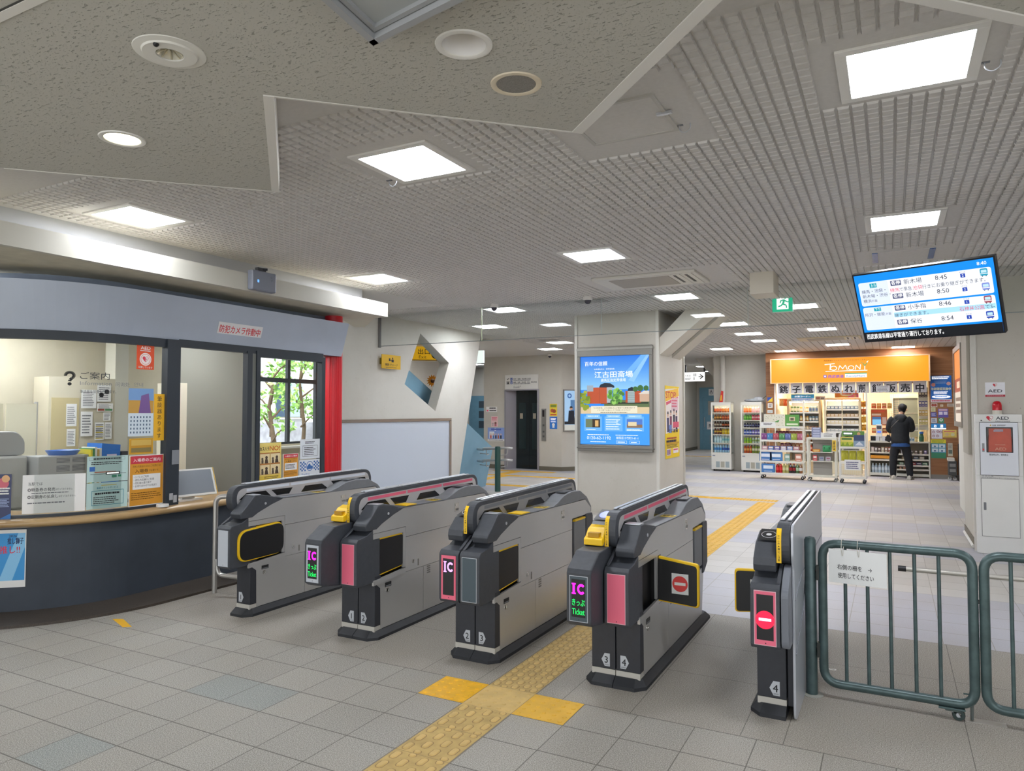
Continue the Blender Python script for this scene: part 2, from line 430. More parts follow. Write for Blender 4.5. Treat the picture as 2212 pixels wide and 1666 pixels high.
for i, (x, m) in enumerate(((0, TACTY), (.3, TACTW), (.6, TACT))):
    mb = MB(); tact_dots(mb, x, -.3, m)
    struct('trim_%d' % (i+2), mb, ['bright yellow dotted warning tile', 'worn beige dotted warning tile', 'half worn yellow dotted warning tile'][i], org=(x, -.3, 0))
mb = MB()
for k in range(27):
    y = 2.1 + .3*k
    if y < 9.6: tact_bars(mb, .3, y, .6, y + .3, TACT, pitch=.075, L=.07, gap=.03, stag=False)
for k in range(13):
    x = .6 - .3*(k+1); 
    (tact_dots(mb, x, 9.72, TACT) if k < 3 else tact_bars(mb, x, 9.72, x + .3, 10.02, TACT, False, .1, .24, .06, stag=False))
struct('trim_5', mb, 'yellow tactile strip leading from the gates to a junction', org=(0, 9, 0))
mb = MB()
for k in range(14): tact_bars(mb, -7.2 + .3*k, 12.0, -6.9 + .3*k, 12.3, TACT, False, .1, .24, .06, stag=False)
for k in range(7): tact_bars(mb, -6.3, 9.9 + .3*k, -6.0, 10.2 + .3*k, TACT, True, .1, .24, .06, stag=False)
for k in range(6): tact_bars(mb, -6.0 + .3*k, 9.9, -5.7 + .3*k, 10.2, TACT, False, .1, .24, .06, stag=False)
for k in range(6): tact_dots(mb, -7.2 + .3*k, 13.3, TACT)
for k in range(4): tact_bars(mb, -6.6, 12.3 + .25*k, -6.3, 12.55 + .25*k, TACT, True, .1, .24, .06, stag=False)
struct('trim_6', mb, 'yellow tactile strips in front of the lift', org=(-6, 12, 0))
mb = MB()
for k in range(9): tact_bars(mb, -4.6 + .3*k, 22, -4.3 + .3*k, 22.3, TACT, False, .1, .24, .06, stag=False)
struct('trim_7', mb, 'yellow tactile strip in the far corridor', org=(-4, 22, 0))

# ---- upper ceiling: plain board with hanging square blocks
LIGHTS = [(-9.6, 16.4), (-7.6, 11.2), (5.2, -.09), (5.2, 2.9), (2.5, -.09), (-.2, -.09), (-2.85, -.1), (-2.83, 2.9), (-.16, 2.9), (2.53, 2.87), (-.11, 5.8), (-2.74, 5.8), (-4.0, 7.55), (1.25, 7.5),  # leading entries are added panels, brightening the lift passage, stairs and gate sides
          (-.03, 9.2), (-.05, 11.0), (1.3, 10.8), (-1.25, 14.25), (0, 12.6), (.07, 15.6), (1.35, 14.35), (2.7, 15.75), (-5.0, 12.3), (-4.1, 10.9), (-3.2, 21), (-3.6, 24)]
HOLES = [(x-.36, x+.36, y-.37, y+.37) for x, y in LIGHTS] + [(-.85, .85, 3.85, 5.0), (2.1, 2.98, 3.95, 4.75), (.75, 1.6, -.55, .35)]
mb = MB()
mb.quad((-6.6, -3, H), (-6.6, 9, H), (8.5, 9, H), (8.5, -3, H), CEILW)
mb.add([(-9.0, 9.0, H), (8.5, 9, H), (8.5, 30, H), (-13, 30, H), (-13, 14, H), (-12, 12.85, H)], [(0, 1, 2, 3, 4, 5)], CEILW); mb.add([(-6.6, 6.1, H), (-6.6, 9, H), (-9.0, 9, H)], [(0, 1, 2)], CEILW)
P = .0672; B0, B1, D = .0285, .0245, .013
vs = []; fs = []
import itertools
ny = int((12.3 + .89) / P)
for j in range(ny):
    y = -.86 + P*j
    for i in range(-70, 68):
        x = .0 + P*i
        if x < -4.75 or x > 4.4: continue
        if y < 5.0 and x < -3.42: continue
        if any(a < x < b and c < y < d for a, b, c, d in HOLES): continue
        if y > 6.9 and y < 8.5 and -2.1 < x < -.6: continue
        n = len(vs)
        vs += [(x-B0, y-B0, H), (x+B0, y-B0, H), (x+B0, y+B0, H), (x-B0, y+B0, H), (x-B1, y-B1, H-D), (x+B1, y-B1, H-D), (x+B1, y+B1, H-D), (x-B1, y+B1, H-D)]
        fs += [(n+7, n+6, n+5, n+4), (n, n+1, n+5, n+4), (n+1, n+2, n+6, n+5), (n+2, n+3, n+7, n+6), (n+3, n, n+4, n+7)]
mb.add(vs, fs, CEILW)
# plank lines near the shop
for k in range(40):
    y = 12.4
    mb.box(-2 + .15*k, -2 + .15*k + .012, 12.4, 16.2, H-.004, H, M('#a8a39a', .8))
struct('ceiling', mb, 'white ceiling of small square blocks', org=(0, 0, H))

# ---- lower stippled ceiling, zigzag front edge
L = 2.97
zig = [(-4.99, -.51), (-3.98, -1.51), (-2.98, -.51), (-1.98, -1.51), (-.97, -.51), (.03, -1.51), (1.05, -.51), (2.05, -1.51), (3.06, -.51), (4.07, -1.51), (5.08, -.51), (6.09, -1.51), (7.1, -.51)]
# the photo shows one straight bay on the left: the zigzag starts at the notch
zig = [(-6.0, -3.2), (-3.98, -3.2), (-3.2, -2.75), (-1.98, -1.52)] + zig[4:]
circ = lambda x, y, r: [(x + r*math.cos(k*.2244), y + r*math.sin(k*.2244)) for k in range(28)]
DL = [(1.02, -1.465), (-.98, -1.48), (1.045, -1.09), (0, -1.94)]
mb = MB(); mb.holed(zig + [(7.1, -6.5), (-6.0, -6.5)], [circ(x, y, .084 if i < 3 else .05) for i, (x, y) in enumerate(DL)], L, STIP)
struct('ceiling_1', mb, 'lower ceiling of stippled board with zigzag edge', org=(0, -4, L))
mb = MB(); 
pts = zig
for (a, b) in zip(pts[:-1], pts[1:]): mb.quad((*a, L), (*b, L), (*b, H), (*a, H), CEILW)
struct('wall_upper', mb, 'fascia between the two ceilings', org=(0, -1, L))
mb = MB()
def trimbar(mb, a, b, wid, hgt, m, side=1):
    a = Vector((*a, 0)); b = Vector((*b, 0)); t = (b-a).normalized(); n = Vector((-t.y, t.x, 0)) * side
    q = [a - t*.0, b + t*.0, b + n*wid, a + n*wid]
    mb.prism([(p.x, p.y, L - hgt) for p in q], (0, 0, H - L + hgt), m)
ALU = M('#dcd9d2', .45)
trimbar(mb, (-.97, -.51), (.03, -1.51), .045, .006, ALU, 1)
trimbar(mb, (1.05, -.51), (2.05, -1.51), .055, .006, ALU, 1)
trimbar(mb, (.03, -1.51), (1.05, -.51), .012, .003, ALU, 1)
trimbar(mb, (2.05, -1.51), (3.06, -.51), .05, .006, ALU, 1)
trimbar(mb, (-1.98, -1.52), (-.97, -.51), .008, .003, ALU, 1)
struct('trim_8', mb, 'white metal edging of the stippled ceiling', org=(0, -1, L))

# ---- walls
mb = MB(); mb.box(-12, -5.44, 14.0, 14.2, 0, H, WALL)
mb = MB()
ex = [(-7.86, 14.0), (-7.16, 14.0)]
mb.box(-7.86, -7.18, 14.0, 14.34, 0, H, WALL); mb.box(-6.11, -5.44, 14.0, 14.34, 0, H, WALL); mb.box(-7.18, -6.11, 14.0, 14.34, 2.22, H, WALL); mb.box(-7.86, -5.44, 14.34, 15.2, 0, H, WALL)
mb.xy([(-5.44, 14.0), (-4.9, 14.75), (-4.9, 15.2), (-5.44, 15.2)], 0, H, WALL); mb.box(-5.1, -4.9, 14.8, 27, 0, H, WALL)
struct('wall_lift', mb, 'beige concrete wall of the lift shaft', org=(-6, 14.5, 0))
mb = MB(); k = M('#6b6455', .6)
mb.box(-7.87, -7.18, 13.985, 14.0, 0, .11, k); mb.box(-6.11, -5.44, 13.985, 14.0, 0, .11, k); mb.prism([(-5.44, 13.985, 0), (-4.89, 14.73, 0), (-4.89, 14.75, 0), (-5.44, 14.0, 0)], (0, 0, .11), k); mb.box(-4.9, -4.885, 14.8, 27, 0, .12, k)
struct('baseboard_lift', mb, 'brown skirting of the lift wall')
mb = MB(); mb.box(-13, -7.86, 18, 18.2, 0, H, WALLW); mb.box(-13, -12.8, 9, 18, 0, H, WALLW); struct('wall_back_left', mb, 'white wall behind the lift passage')
mb = MB(); mb.box(-9.15, -9.0, 9.0, 14.8, 0, H, WALLW); mb.prism([(-6.5, 6.0, 0), (-12, 12.8, 0), (-12, 12.95, 0), (-6.5, 6.15, 0)], (0, 0, H), WALLW); mb.box(-6.6, -4.85, 5.85, 5.95, 0, H, WALLW)
struct('wall_passage', mb, 'white wall of the stair passage')
mb = MB(); mb.box(-5.1, 4, 27, 27.2, 0, H, WALL); mb.box(-1.95, -1.8, 16.6, 27, 0, H, WALL); mb.box(-1.8, -.5, 16.6, 16.8, 0, H, WALL)
struct('wall_far', mb, 'grey wall behind the drink fridges')
mb = MB(); mb.box(7.0, 7.2, -3, 20, 0, H, WALL); mb.box(3.8, 7.2, 16.25, 16.45, 0, H, WALL); struct('wall_right', mb, 'grey wall on the right', org=(7, 9, 0))

# diamond wall X=-4.8 : polygon with a diamond hole, slanted end
X0, X1 = -4.8, -5.0
hole = [(6.52, 2.96), (7.43, 2.50), (6.99, 1.61), (6.07, 2.06)]   # T R B L (y,z)
out = [(4.25, 0), (7.69, 0), (8.6, H), (4.25, H)]
T, Rr, Bm, Lf = hole; BL, BR, TR, TL = out
mb = MB()
faces = [[BL, Bm, Lf, TL], [TL, Lf, T], [TL, T, TR], [TR, T, Rr], [TR, Rr, Bm, BR], [BL, BR, Bm]]
for x in (X0, X1):
    for f in faces: mb.add([(x, y, z) for y, z in f], [tuple(range(len(f)))], WALLW)
for poly_, m in ((hole, WALL), (out, WALLW)):
    for a, b in zip(poly_, poly_[1:] + poly_[:1]): mb.quad((X0, *a), (X0, *b), (X1, *b), (X1, *a), m)
struct('wall_left', mb, 'white wall with a diamond opening', org=(-4.9, 6.5, 0))
mb = MB(); mb.prism([(-3.5, 3.02, 0), (-4.8, 4.3, 0), (-4.9, 4.3, 0), (-3.62, 3.02, 0)], (0, 0, H), WALLW); struct('wall_booth_end', mb, 'white end wall of the booth')

# ---- booth
CX, CY, RB = -4.52, .3, 1.1
def bp(s, r=RB):          # point on the booth's front line: s<0 on the curve, s>0 on the straight
    if s > 0: return (CX + r, CY + s)
    a = s / RB; return (CX + r*math.cos(a), CY + r*math.sin(a))
def bnorm(s):
    a = 0 if s > 0 else s / RB; return Vector((math.cos(a), math.sin(a), 0))
SS = [-1.75 + .07*i for i in range(26)]
SS = [s for s in SS if s < 0] + [0.0, .5, 1.2, 1.9, 2.62]
def band(mb, r0, z0, r1, z1, m, ss=SS):
    for a, b in zip(ss[:-1], ss[1:]):
        mb.quad((*bp(a, r0), z0), (*bp(b, r0), z0), (*bp(b, r1), z1), (*bp(a, r1), z1), m)
def ring(mb, r0, r1, z0, z1, m, ss=SS):
    band(mb, r1, z0, r1, z1, m, ss); band(mb, r0, z0, r0, z1, m, ss); band(mb, r0, z1, r1, z1, m, ss); band(mb, r0, z0, r1, z0, m, ss)
    for s in (ss[0], ss[-1]): mb.quad((*bp(s, r0), z0), (*bp(s, r1), z0), (*bp(s, r1), z1), (*bp(s, r0), z1), m)
mb = MB(); ring(mb, .95, 1.1, 0, .70, NAVY); struct('wall_booth', mb, 'dark slate curved front of the ticket booth', org=(-3.6, 1, 0))
GRAN = M('#4a423a', .5, var=.5, scale=160)
mb = MB(); ring(mb, 1.1, 1.54, 0, .02, GRAN, [s for s in SS if s < 1] + [.9]); struct('trim_9', mb, 'dark granite kerb around the booth', org=(-3.3, 0, 0))
mb = MB()
prof = fil2([(.6, .685), (1.19, .685), (1.225, .705), (1.225, .735), (1.19, .752), (.6, .752)], .02, 3)
for a, b in zip(SS[:-1], SS[1:]):
    for (r0, z0), (r1, z1) in zip(prof, prof[1:] + prof[:1]): mb.quad((*bp(a, r0), z0), (*bp(b, r0), z0), (*bp(b, r1), z1), (*bp(a, r1), z1), WOODC)
mb.add([(*bp(SS[-1], r), z) for r, z in prof], [tuple(range(len(prof)))], WOODC)
tag(mb.build('counter', smooth=40, org=(-3.5, 1, .68)), 'long curved varnished wooden counter of the ticket booth', 'counter')
# window frames and glass
FR = M('#2c333b', .45)
w1 = thing('window_1', None, None, (-3.42, 0, .75), kind='structure')
mb = MB(); SG = [s for s in SS if s <= 0] + [.27]
ring(mb, 1.075, 1.115, .752, .775, FR, SG); ring(mb, 1.06, 1.12, 2.185, 2.26, FR, SG)
mb.build('frame', w1)
mb = MB(); band(mb, 1.1, .775, 1.1, 2.19, GLASS, SG); mb.build('pane', w1, smooth=60)
w2 = thing('window_2', None, None, (-3.42, 1, .75), kind='structure')
mb = MB(); mb.box(-3.46, -3.38, .565, .70, .752, 2.26, FR); mb.box(-3.455, -3.40, .70, 2.6, 2.2, 2.27, FR); mb.box(-3.375, -3.37, .60, .635, .8, .86, M('#a9aaad')); mb.box(-3.375, -3.37, .64, .675, .775, .84, M('#a9aaad')); mb.box(-3.375, -3.37, .62, .69, 1.12, 1.25, M('#83868c'))
mb.build('frame', w2)
w3 = thing('window_3', None, None, (-3.42, 2.1, .75), kind='structure')
mb = MB(); mb.box(-3.46, -3.39, 1.49, 1.55, .752, 2.22, FR); mb.box(-3.45, -3.4, 1.55, 1.61, .752, 2.2, M('#787a74')); mb.box(-3.46, -3.385, 1.605, 1.655, .752, 2.23, FR); mb.box(-3.46, -3.385, 2.565, 2.62, .752, 2.23, FR); mb.box(-3.46, -3.385, 1.65, 2.57, 2.17, 2.23, FR); mb.box(-3.46, -3.385, 1.65, 2.57, .752, .81, FR)
mb.build('frame', w3)
mb = MB(); mb.quad((-3.42, 1.65, .8), (-3.42, 2.57, .8), (-3.42, 2.57, 2.18), (-3.42, 1.65, 2.18), GLASS); mb.build('pane', w3)
# fascia: blue grey sheet leaning out towards the top
FAS = M('#b3bccb', .4, .1, var=.04, scale=3)
mb = MB(); band(mb, 1.11, 2.26, 1.225, 2.65, FAS); band(mb, 1.1, 2.27, 1.2, 2.65, FAS); band(mb, 1.11, 2.26, .9, 2.26, FR); band(mb, 1.225, 2.65, .9, 2.67, FAS)
mb.quad((*bp(2.62, 1.11), 2.26), (*bp(2.62, 1.225), 2.65), (*bp(2.62, .9), 2.67), (*bp(2.62, .9), 2.26), FAS)
struct('trim_10', mb, 'blue grey metal fascia above the booth windows', org=(-3.4, 1, 2.26), smooth=30)
mb = MB(); UPB = M('#8f99a8', .6, var=.08, scale=6)
band(mb, .85, 2.6, .85, 2.78, UPB); mb.box(-4.6, -3.66, 2.4, 3.0, 2.55, 2.78, UPB)
struct('wall_booth_upper', mb, 'blue grey upper wall of the booth', org=(-3.7, 1, 2.6))
# red column at the booth corner
mb = MB(); mb.lathe([(.105, 0), (.105, 2.78)], (-3.56, 2.95, 0), RED, 28)
for k in range(6):
    a = -1.3 + .28*k; mb.lathe([(.006, .0), (.006, 2.3)], (-3.56 + .103*math.cos(a), 2.95 + .103*math.sin(a), 0), RED, 6)
struct('pillar', mb, 'red round column at the corner of the booth', smooth=40)
# trough beam with indirect light
mb = MB(); BM = M('#c2bfb3', .5)
mb.box(-3.05, -3.0, -6, 3.28, 2.755, 2.92, BM); mb.box(-4.8, -3.05, -6, 3.28, 2.755, 2.775, M('#c9c3b0', .7, var=.1)); mb.box(-3.1, -3.0, 3.25, 3.28, 2.755, 2.92, BM)
mb.prism([(-3.2, 3.282, 2.755), (-3.7, 3.282, 2.755), (-4.05, 3.9, 2.755), (-3.95, 4.0, 2.755)], (0, 0, .03), M('#c9c3b0', .7))
mb.box(-3.55, -3.5, -6, 3.4, 2.775, H, M('#b9bbbf', .7)); mb.box(-4.8, -3.55, 3.36, 3.4, 2.775, H, OFFW)
struct('beam', mb, 'white lighting trough running above the booth', org=(-3.2, 0, 2.755))
# booth room
BW = M('#cbc3ac', .75, var=.05, scale=4); GP = M('#8e8d82', .7)
mb = MB(); mb.box(-6.6, -6.5, -3, 4.5, 0, 2.7, BW); mb.box(-6.6, -6.5, 4.5, 5.9, 0, 1.06, BW); mb.box(-6.6, -6.5, 4.5, 5.9, 2.58, 2.7, BW); mb.box(-6.6, -6.5, 5.9, 6, 0, 2.7, BW); mb.box(-6.5, -4.0, -3.0, -2.9, 0, 2.7, BW)
mb.box(-6.6, -6.5, -3, 6, 2.7, H, BW)
struct('wall_booth_back', mb, 'cream back wall of the booth', org=(-6.5, 1, 0))
mb = MB(); mb.xy([(-6.5, -2.9), (-5.2, -2.9)] + [bp(s, .88) for s in SS if s <= 0] + [(-3.6, 2.9), (-4.85, 4.15), (-4.95, 5.85), (-6.5, 5.85)], 2.62, 2.66, M('#c4bfae', .8)); struct('ceiling_booth', mb, 'cream ceiling inside the booth')
w4 = thing('window_4', None, None, (-6.55, 5.2, 1.06), kind='structure')
mb = MB()
for y in (4.5, 5.17, 5.83): mb.box(-6.58, -6.52, y-.03, y+.03, 1.06, 2.58, FR)
for z in (1.06, 2.12, 2.55): mb.box(-6.58, -6.52, 4.5, 5.86, z-.035, z+.035, FR)
mb.box(-6.5, -6.3, 4.4, 5.9, 1.0, 1.03, M('#d5d3cc'))
mb.build('frame', w4); mb = MB(); mb.quad((-6.55, 4.5, 1.06), (-6.55, 5.86, 1.06), (-6.55, 5.86, 2.58), (-6.55, 4.5, 2.58), GLASS); mb.build('pane', w4)
mb = MB(); mb.quad((-40, -9, -.02), (-6.6, -9, -.02), (-6.6, 14, -.02), (-40, 14, -.02), M('#a7a49c', .9)); struct('ground', mb, 'grey ground outside the booth window', org=(-20, 2, -.02))

# ---- pillar with the advert, brace, AED pillar
mb = MB(); mb.box(-2.06, -.71, 6.95, 8.45, 0, H, WALL); mb.box(-2.075, -2.03, 6.93, 6.97, 0, H, WALLW); mb.box(-.74, -.695, 6.93, 6.97, 0, H, WALLW); mb.box(-.74, -.69, 8.4, 8.46, 0, H, WALL)
struct('pillar', mb, 'grey concrete pillar carrying the blue advert', org=(-1.4, 7.7, 0))
BRC = M('#cdc8bc', .6)
mb = MB()
for y in (7.05, 7.75): mb.xz([(-.71, 2.47), (-.71, 2.74), (-.3, H), (.12, H)], y, y + .5, BRC)
mb.xz([(-.71, 2.52), (-.71, 2.68), (-.33, H), (.05, H)], 7.55, 7.75, M('#8d887c', .7))
struct('beam', mb, 'slanted grey double brace from the pillar to the ceiling', org=(-.3, 7.6, 2.5))
mb = MB(); mb.box(3.25, 4.6, 6.12, 7.45, 0, H, WALL); mb.box(3.235, 3.29, 6.1, 6.14, 0, H, WALLW); mb.box(3.2, 3.25, 6.16, 6.82, 1.1, H, M('#a8a294', .6)); mb.box(3.24, 3.25, 6.2, 7.45, 0, .12, M('#6b6455'))
struct('pillar', mb, 'grey concrete pillar behind the emergency cabinet', org=(3.9, 6.8, 0))
mb = MB(); mb.box(3.42, 3.6, 7.45, 10.6, 0, H, WALLW); struct('wall_stub', mb, 'light wall stub behind the right pillar')
mb = MB(); mb.tube([(3.235, 6.25, .03), (3.235, 7.4, .03)], .018, WHITE); tag(mb.build('pipe'), 'white pipe lying along the foot of the right pillar', 'pipe')
mb = MB(); mb.tube([(-1.68, 16.52, 0), (-1.68, 16.52, H)], .065, WALLW, 14)
for z in (1.9, 2.75): mb.tube([(-1.68, 16.52, z), (-1.68, 16.52, z+.04)], .072, WALLW, 14)
tag(mb.build('drain_pipe', smooth=50), 'white vertical drain pipe behind the left drink fridge', 'pipe')
mb = MB(); mb.xz([(-2.6, H), (-1.8, H), (-1.8, 2.45), (-1.95, 2.45)], 17.2, 17.5, WALL); struct('beam', mb, 'slanted beam end above the corridor')

# ---- corridor end door
d = thing('door_1', None, None, (-4.1, 26.95, 0), kind='structure')
DB = M('#6d9bb0', .5, var=.05)
mb = MB(); mb.box(-4.75, -4.62, 26.86, 27, 0, 2.62, DB); mb.box(-3.7, -3.55, 26.86, 27, 0, 2.62, DB); mb.box(-4.75, -3.55, 26.86, 27, 2.2, 2.62, DB); mb.build('frame', d)
mb = MB(); mb.box(-4.62, -3.7, 26.9, 26.95, 0, 2.2, DB); mb.box(-4.4, -3.95, 26.89, 26.9, 1.45, 2.05, M('#a9a69c', .6)); mb.box(-4.35, -3.95, 26.89, 26.9, .25, .6, M('#7f9aa5')); mb.lathe([(.0, 0), (.07, .0)], (-4.2, 26.885, 1.25), WHITE, 16, 'y'); 
lf = mb.build('leaf', d); mb = MB(); mb.tube([(-4.55, 26.87, .95), (-4.55, 26.84, .95), (-4.55, 26.84, 1.35), (-4.55, 26.87, 1.35)], .015, STEEL, 6); mb.build('handle', lf)
# blue door behind the lift wall
d = thing('door_2', None, None, (-10.4, 17.95, 0), kind='structure')
mb = MB(); mb.box(-10.75, -8.6, 17.95, 18, 0, 2.15, DB)
for z in (1.15, 1.5, 1.85): mb.box(-10.35, -10.1, 17.94, 17.95, z-.12, z+.12, M('#3b4c58', .3))
mb.build('leaf', d)

# ---- stair parapet, handrails, bollard
mb = MB(); mb.yz([(6.2, 0), (9.66, 0), (9.98, .81), (8.93, 1.35), (7.66, 1.97), (6.9, 2.34), (6.2, 2.68)], -5.42, -5.3, BLUEP); struct('wall_parapet', mb, 'light blue sloping parapet of the stairs', org=(-5.3, 8, 0))
for z, lab in ((.84, 'upper'), (.60, 'lower')):
    h = thing('handrail', '%s of two steel stub handrails beside the blue parapet' % lab, 'handrail', (-4.7, 9.0, z), 'stub handrails by the stairs')
    mb = MB(); mb.tube(fillet([(-5.28, 9.3, z-.03), (-5.02, 9.1, z-.03), (-4.98, 9.0, z), (-4.4, 9.0, z+.03), (-4.32, 9.05, z+.02)], .05), .027, STEEL, 10); mb.build('rail', h, smooth=50)
    for x in (-4.9, -4.42):
        mb = MB(); mb.tube(fillet([(x, 9.0, z), (x, 9.0, z-.12), (x-.05, 9.2, z-.12), (-5.28, 9.4, z-.12)] if x < -4.6 else [(x, 9.0, z), (x, 9.0, z-.1), (x-.15, 9.02, z-.12)], .03), .012, STEEL, 6); mb.build('bracket', h, smooth=50)
mb = MB(); mb.lathe([(.057, 0), (.057, .87), (.05, .9), (0, .905)], (-4.58, 8.9, 0), M('#274d47', .4), 20); tag(mb.build('bollard', smooth=40), 'dark green round bollard beside the blue parapet', 'bollard')
# ================================================================ CEILING FITTINGS
names = ['ceiling light panel in the passage left of the lift', 'ceiling light panel over the stairs behind the diamond wall', 'square ceiling light panel over the right fence gate outside the picture', 'square ceiling light panel beyond the right fence gate outside the picture', 'square ceiling light panel nearest above the display screen', 'square ceiling light panel beside the notch of the stippled ceiling', 'square ceiling light panel above the booth trough',
 'square ceiling light panel over the sensor box on the trough', 'square ceiling light panel in the middle of the hall over gate lane two', 'second square ceiling light panel above the display screen',
 'square light panel just behind the glass barrier before the big pillar', 'square light panel behind the glass barrier above the left dome camera', 'square light panel near the top of the diamond wall', 'square light panel between the diamond wall and the big pillar',
 'light panel beside the slanted brace of the pillar', 'light panel behind the green exit sign', 'light panel beyond the slanted brace, second row', 'light panel beyond the slanted brace, third row', 'light panel left of the ceiling vent before the shop',
 'light panel before the corridor mouth', 'light panel before the drink fridges', 'light panel over the left end of the orange sign', 'light panel over the middle of the orange sign', 'light panel over the right end of the orange sign',
 'light panel in front of the lift door', 'light panel to the left of the big pillar top', 'light panel in the far corridor, nearer one', 'light panel in the far corridor, end one']
def ceil_light(x, y, label, on=True):
    t = thing('ceiling_light', label, 'light', (x, y, H), 'square ceiling light panels')
    mb = MB(); a, b = .285, .238
    for q in ((-a, a, -a, -b), (-a, a, b, a), (-a, -b, -b, b), (b, a, -b, b)): mb.box(x+q[0], x+q[1], y+q[2], y+q[3], H-.012, H, WHITE)
    mb.build('frame', t, bev=.002); mb = MB(); mb.box(x-b, x+b, y-b, y+b, H-.006, H-.001, PANEL if on else CEILW); mb.build('diffuser', t)
    return t
l0 = ceil_light(*LIGHTS[0], names[0])
for (x, y), n in zip(LIGHTS[1:], names[1:]): dup(l0, (x, y, H), n)
t = thing('ceiling_hatch', 'unlit square ceiling hatch just above the display screen', 'hatch', (2.54, 4.33, H))
mb = MB(); mb.box(2.27, 2.81, 4.08, 4.58, H-.006, H, CEILW); mb.build('lid', t)
for x in (2.27, 2.76): mb = MB(); mb.box(x, x+.05, 4.08, 4.58, H-.012, H-.006, M('#5d7fb8', .25, .8)); mb.build('edge_strip', t)
t = thing('ceiling_hatch', 'square ceiling access panel in the corner of the stippled ceiling', 'hatch', (1.15, -.1, H))
mb = MB(); mb.box(.93, 1.39, -.33, .13, H-.006, H, CEILW); mb.build('lid', t)
mb = MB()
for q in ((.91, 1.41, -.35, -.33), (.91, 1.41, .13, .15), (.91, .93, -.33, .13), (1.39, 1.41, -.33, .13)): mb.box(*q, H-.01, H, M('#b9b6af', .5))
mb.build('frame', t); mb = MB(); mb.box(1.36, 1.44, -.13, -.11, H-.02, H-.006, SILV); mb.build('latch', t)
for i, (x, y, lb) in enumerate(((2.83, .04, 'wire hook in the ceiling beside the panel above the display'), (1.45, .1, 'wire hook in the ceiling beside the square access panel'), (-.51, .11, 'wire hook in the ceiling beside the notch light panel'))):
    mb = MB(); mb.tube(fillet([(x-.03, y, H), (x-.03, y, H-.03), (x, y, H-.05), (x+.03, y, H-.03), (x+.03, y, H)], .02), .003, SILV, 6); mb.box(x-.05, x-.01, y-.008, y+.008, H-.004, H, GREY); tag(mb.build('ceiling_hook', smooth=50), lb, 'hook')
# downlights and speaker in the stippled ceiling
def round_fit(x, y, name, label, cat, ring, body):
    t = thing(name, label, cat, (x, y, L)); mb = MB(); mb.lathe([(.082, .0), (.083, -.004), (.088, -.007), (.106, -.006), (.108, 0)], (x, y, L), ring, 36, cap=False); mb.build('trim_ring', t, smooth=35)
    for n, pr, m in body: mb = MB(); mb.lathe(pr, (x, y, L), m, 32, cap=False); mb.build(n, t, smooth=40)
    return t
round_fit(1.02, -1.465, 'downlight', 'unlit white round downlight in the stippled ceiling near its tip', 'light', WHITE, [('reflector', [(.083, -.002), (.062, .06), (.058, .075)], M('#e4e2e0', .35)), ('diffuser', [(.058, .075), (0, .075)], M('#e6d9b8', .5))])
round_fit(-.98, -1.48, 'downlight', 'small lit round downlight in the stippled ceiling on the left', 'light', WHITE, [('diffuser', [(.083, -.001), (0, -.001)], M('#fff6c8', .5, emit=3.5))])
round_fit(1.045, -1.09, 'ceiling_speaker', 'round cream ceiling speaker with grey mesh beside the unlit downlight', 'speaker', M('#d9cdb4', .5), [('mesh_cover', [(.084, -.003), (0, -.004)], M('#8a8680', .8, var=.3, scale=250))])
t = thing('emergency_light', 'flat round emergency light with chrome lens in the stippled ceiling', 'light', (0, -1.94, L))
mb = MB(); mb.lathe([(.048, .0), (.05, -.012), (.095, -.012), (.1, -.006), (.128, -.003), (.13, 0)], (0, -1.94, L), M('#dad8d0', .5), 36, cap=False); mb.build('plate', t, smooth=30)
mb = MB(); mb.lathe([(0, .02), (.03, .012), (.048, -.008)], (0, -1.94, L), M('#e4e0d0', .25, .6), 24, cap=False)
for k in range(8): mb.tube([(.012*math.cos(k*.785), -1.94+.012*math.sin(k*.785), L+.012), (.044*math.cos(k*.785), -1.94+.044*math.sin(k*.785), L-.008)], .003, M('#b9b29a', .3, .4), 5)
mb.build('lens', t, smooth=40); mb = MB(); mb.blob((.03, -2.02, L-.013), .011, BLACK, 10, 6); mb.build('indicator', t)
# big grey framed box overhead
t = thing('ceiling_display', 'large grey framed panel hanging from the stippled ceiling overhead', 'panel', (.6, -2.6, L))
a = Vector((.80, -1.72, 0)); u = Vector((1, -.05, 0)).normalized(); v = Vector((-.12, -1, 0)).normalized()
def qd(mb, p, w, d, z0, z1, m): mb.prism([(q.x, q.y, z0) for q in (p, p+u*w, p+u*w+v*d, p+v*d)], (0, 0, z1-z0), m)
u, v = Vector((.98, -.2, 0)).normalized(), Vector((.12, -.99, 0)).normalized()
mb = MB(); g1 = M('#a2a4a6', .4); qd(mb, a, 1.3, .03, L-.07, L, g1); qd(mb, a, .03, 1.5, L-.07, L, g1); mb.build('frame', t); mb = MB(); qd(mb, a + u*.03 + v*.03, 1.2, 1.4, L-.035, L-.001, M('#a9adad', .5)); mb.build('panel', t); mb = MB(); qd(mb, a + u*.035 + v*.035, .9, .02, L-.05, L-.035, g1); qd(mb, a + u*.035 + v*.055, .02, .9, L-.05, L-.035, g1); mb.build('inner_lip', t)
mb = MB(); mb.box(-4.5, .25, -2.395, -2.360, L-.004, L, ALU); mb.box(-4.5, .25, -2.402, -2.395, L-.002, L, M('#3a3a36')); struct('trim_11', mb, 'white joint strip across the stippled ceiling')
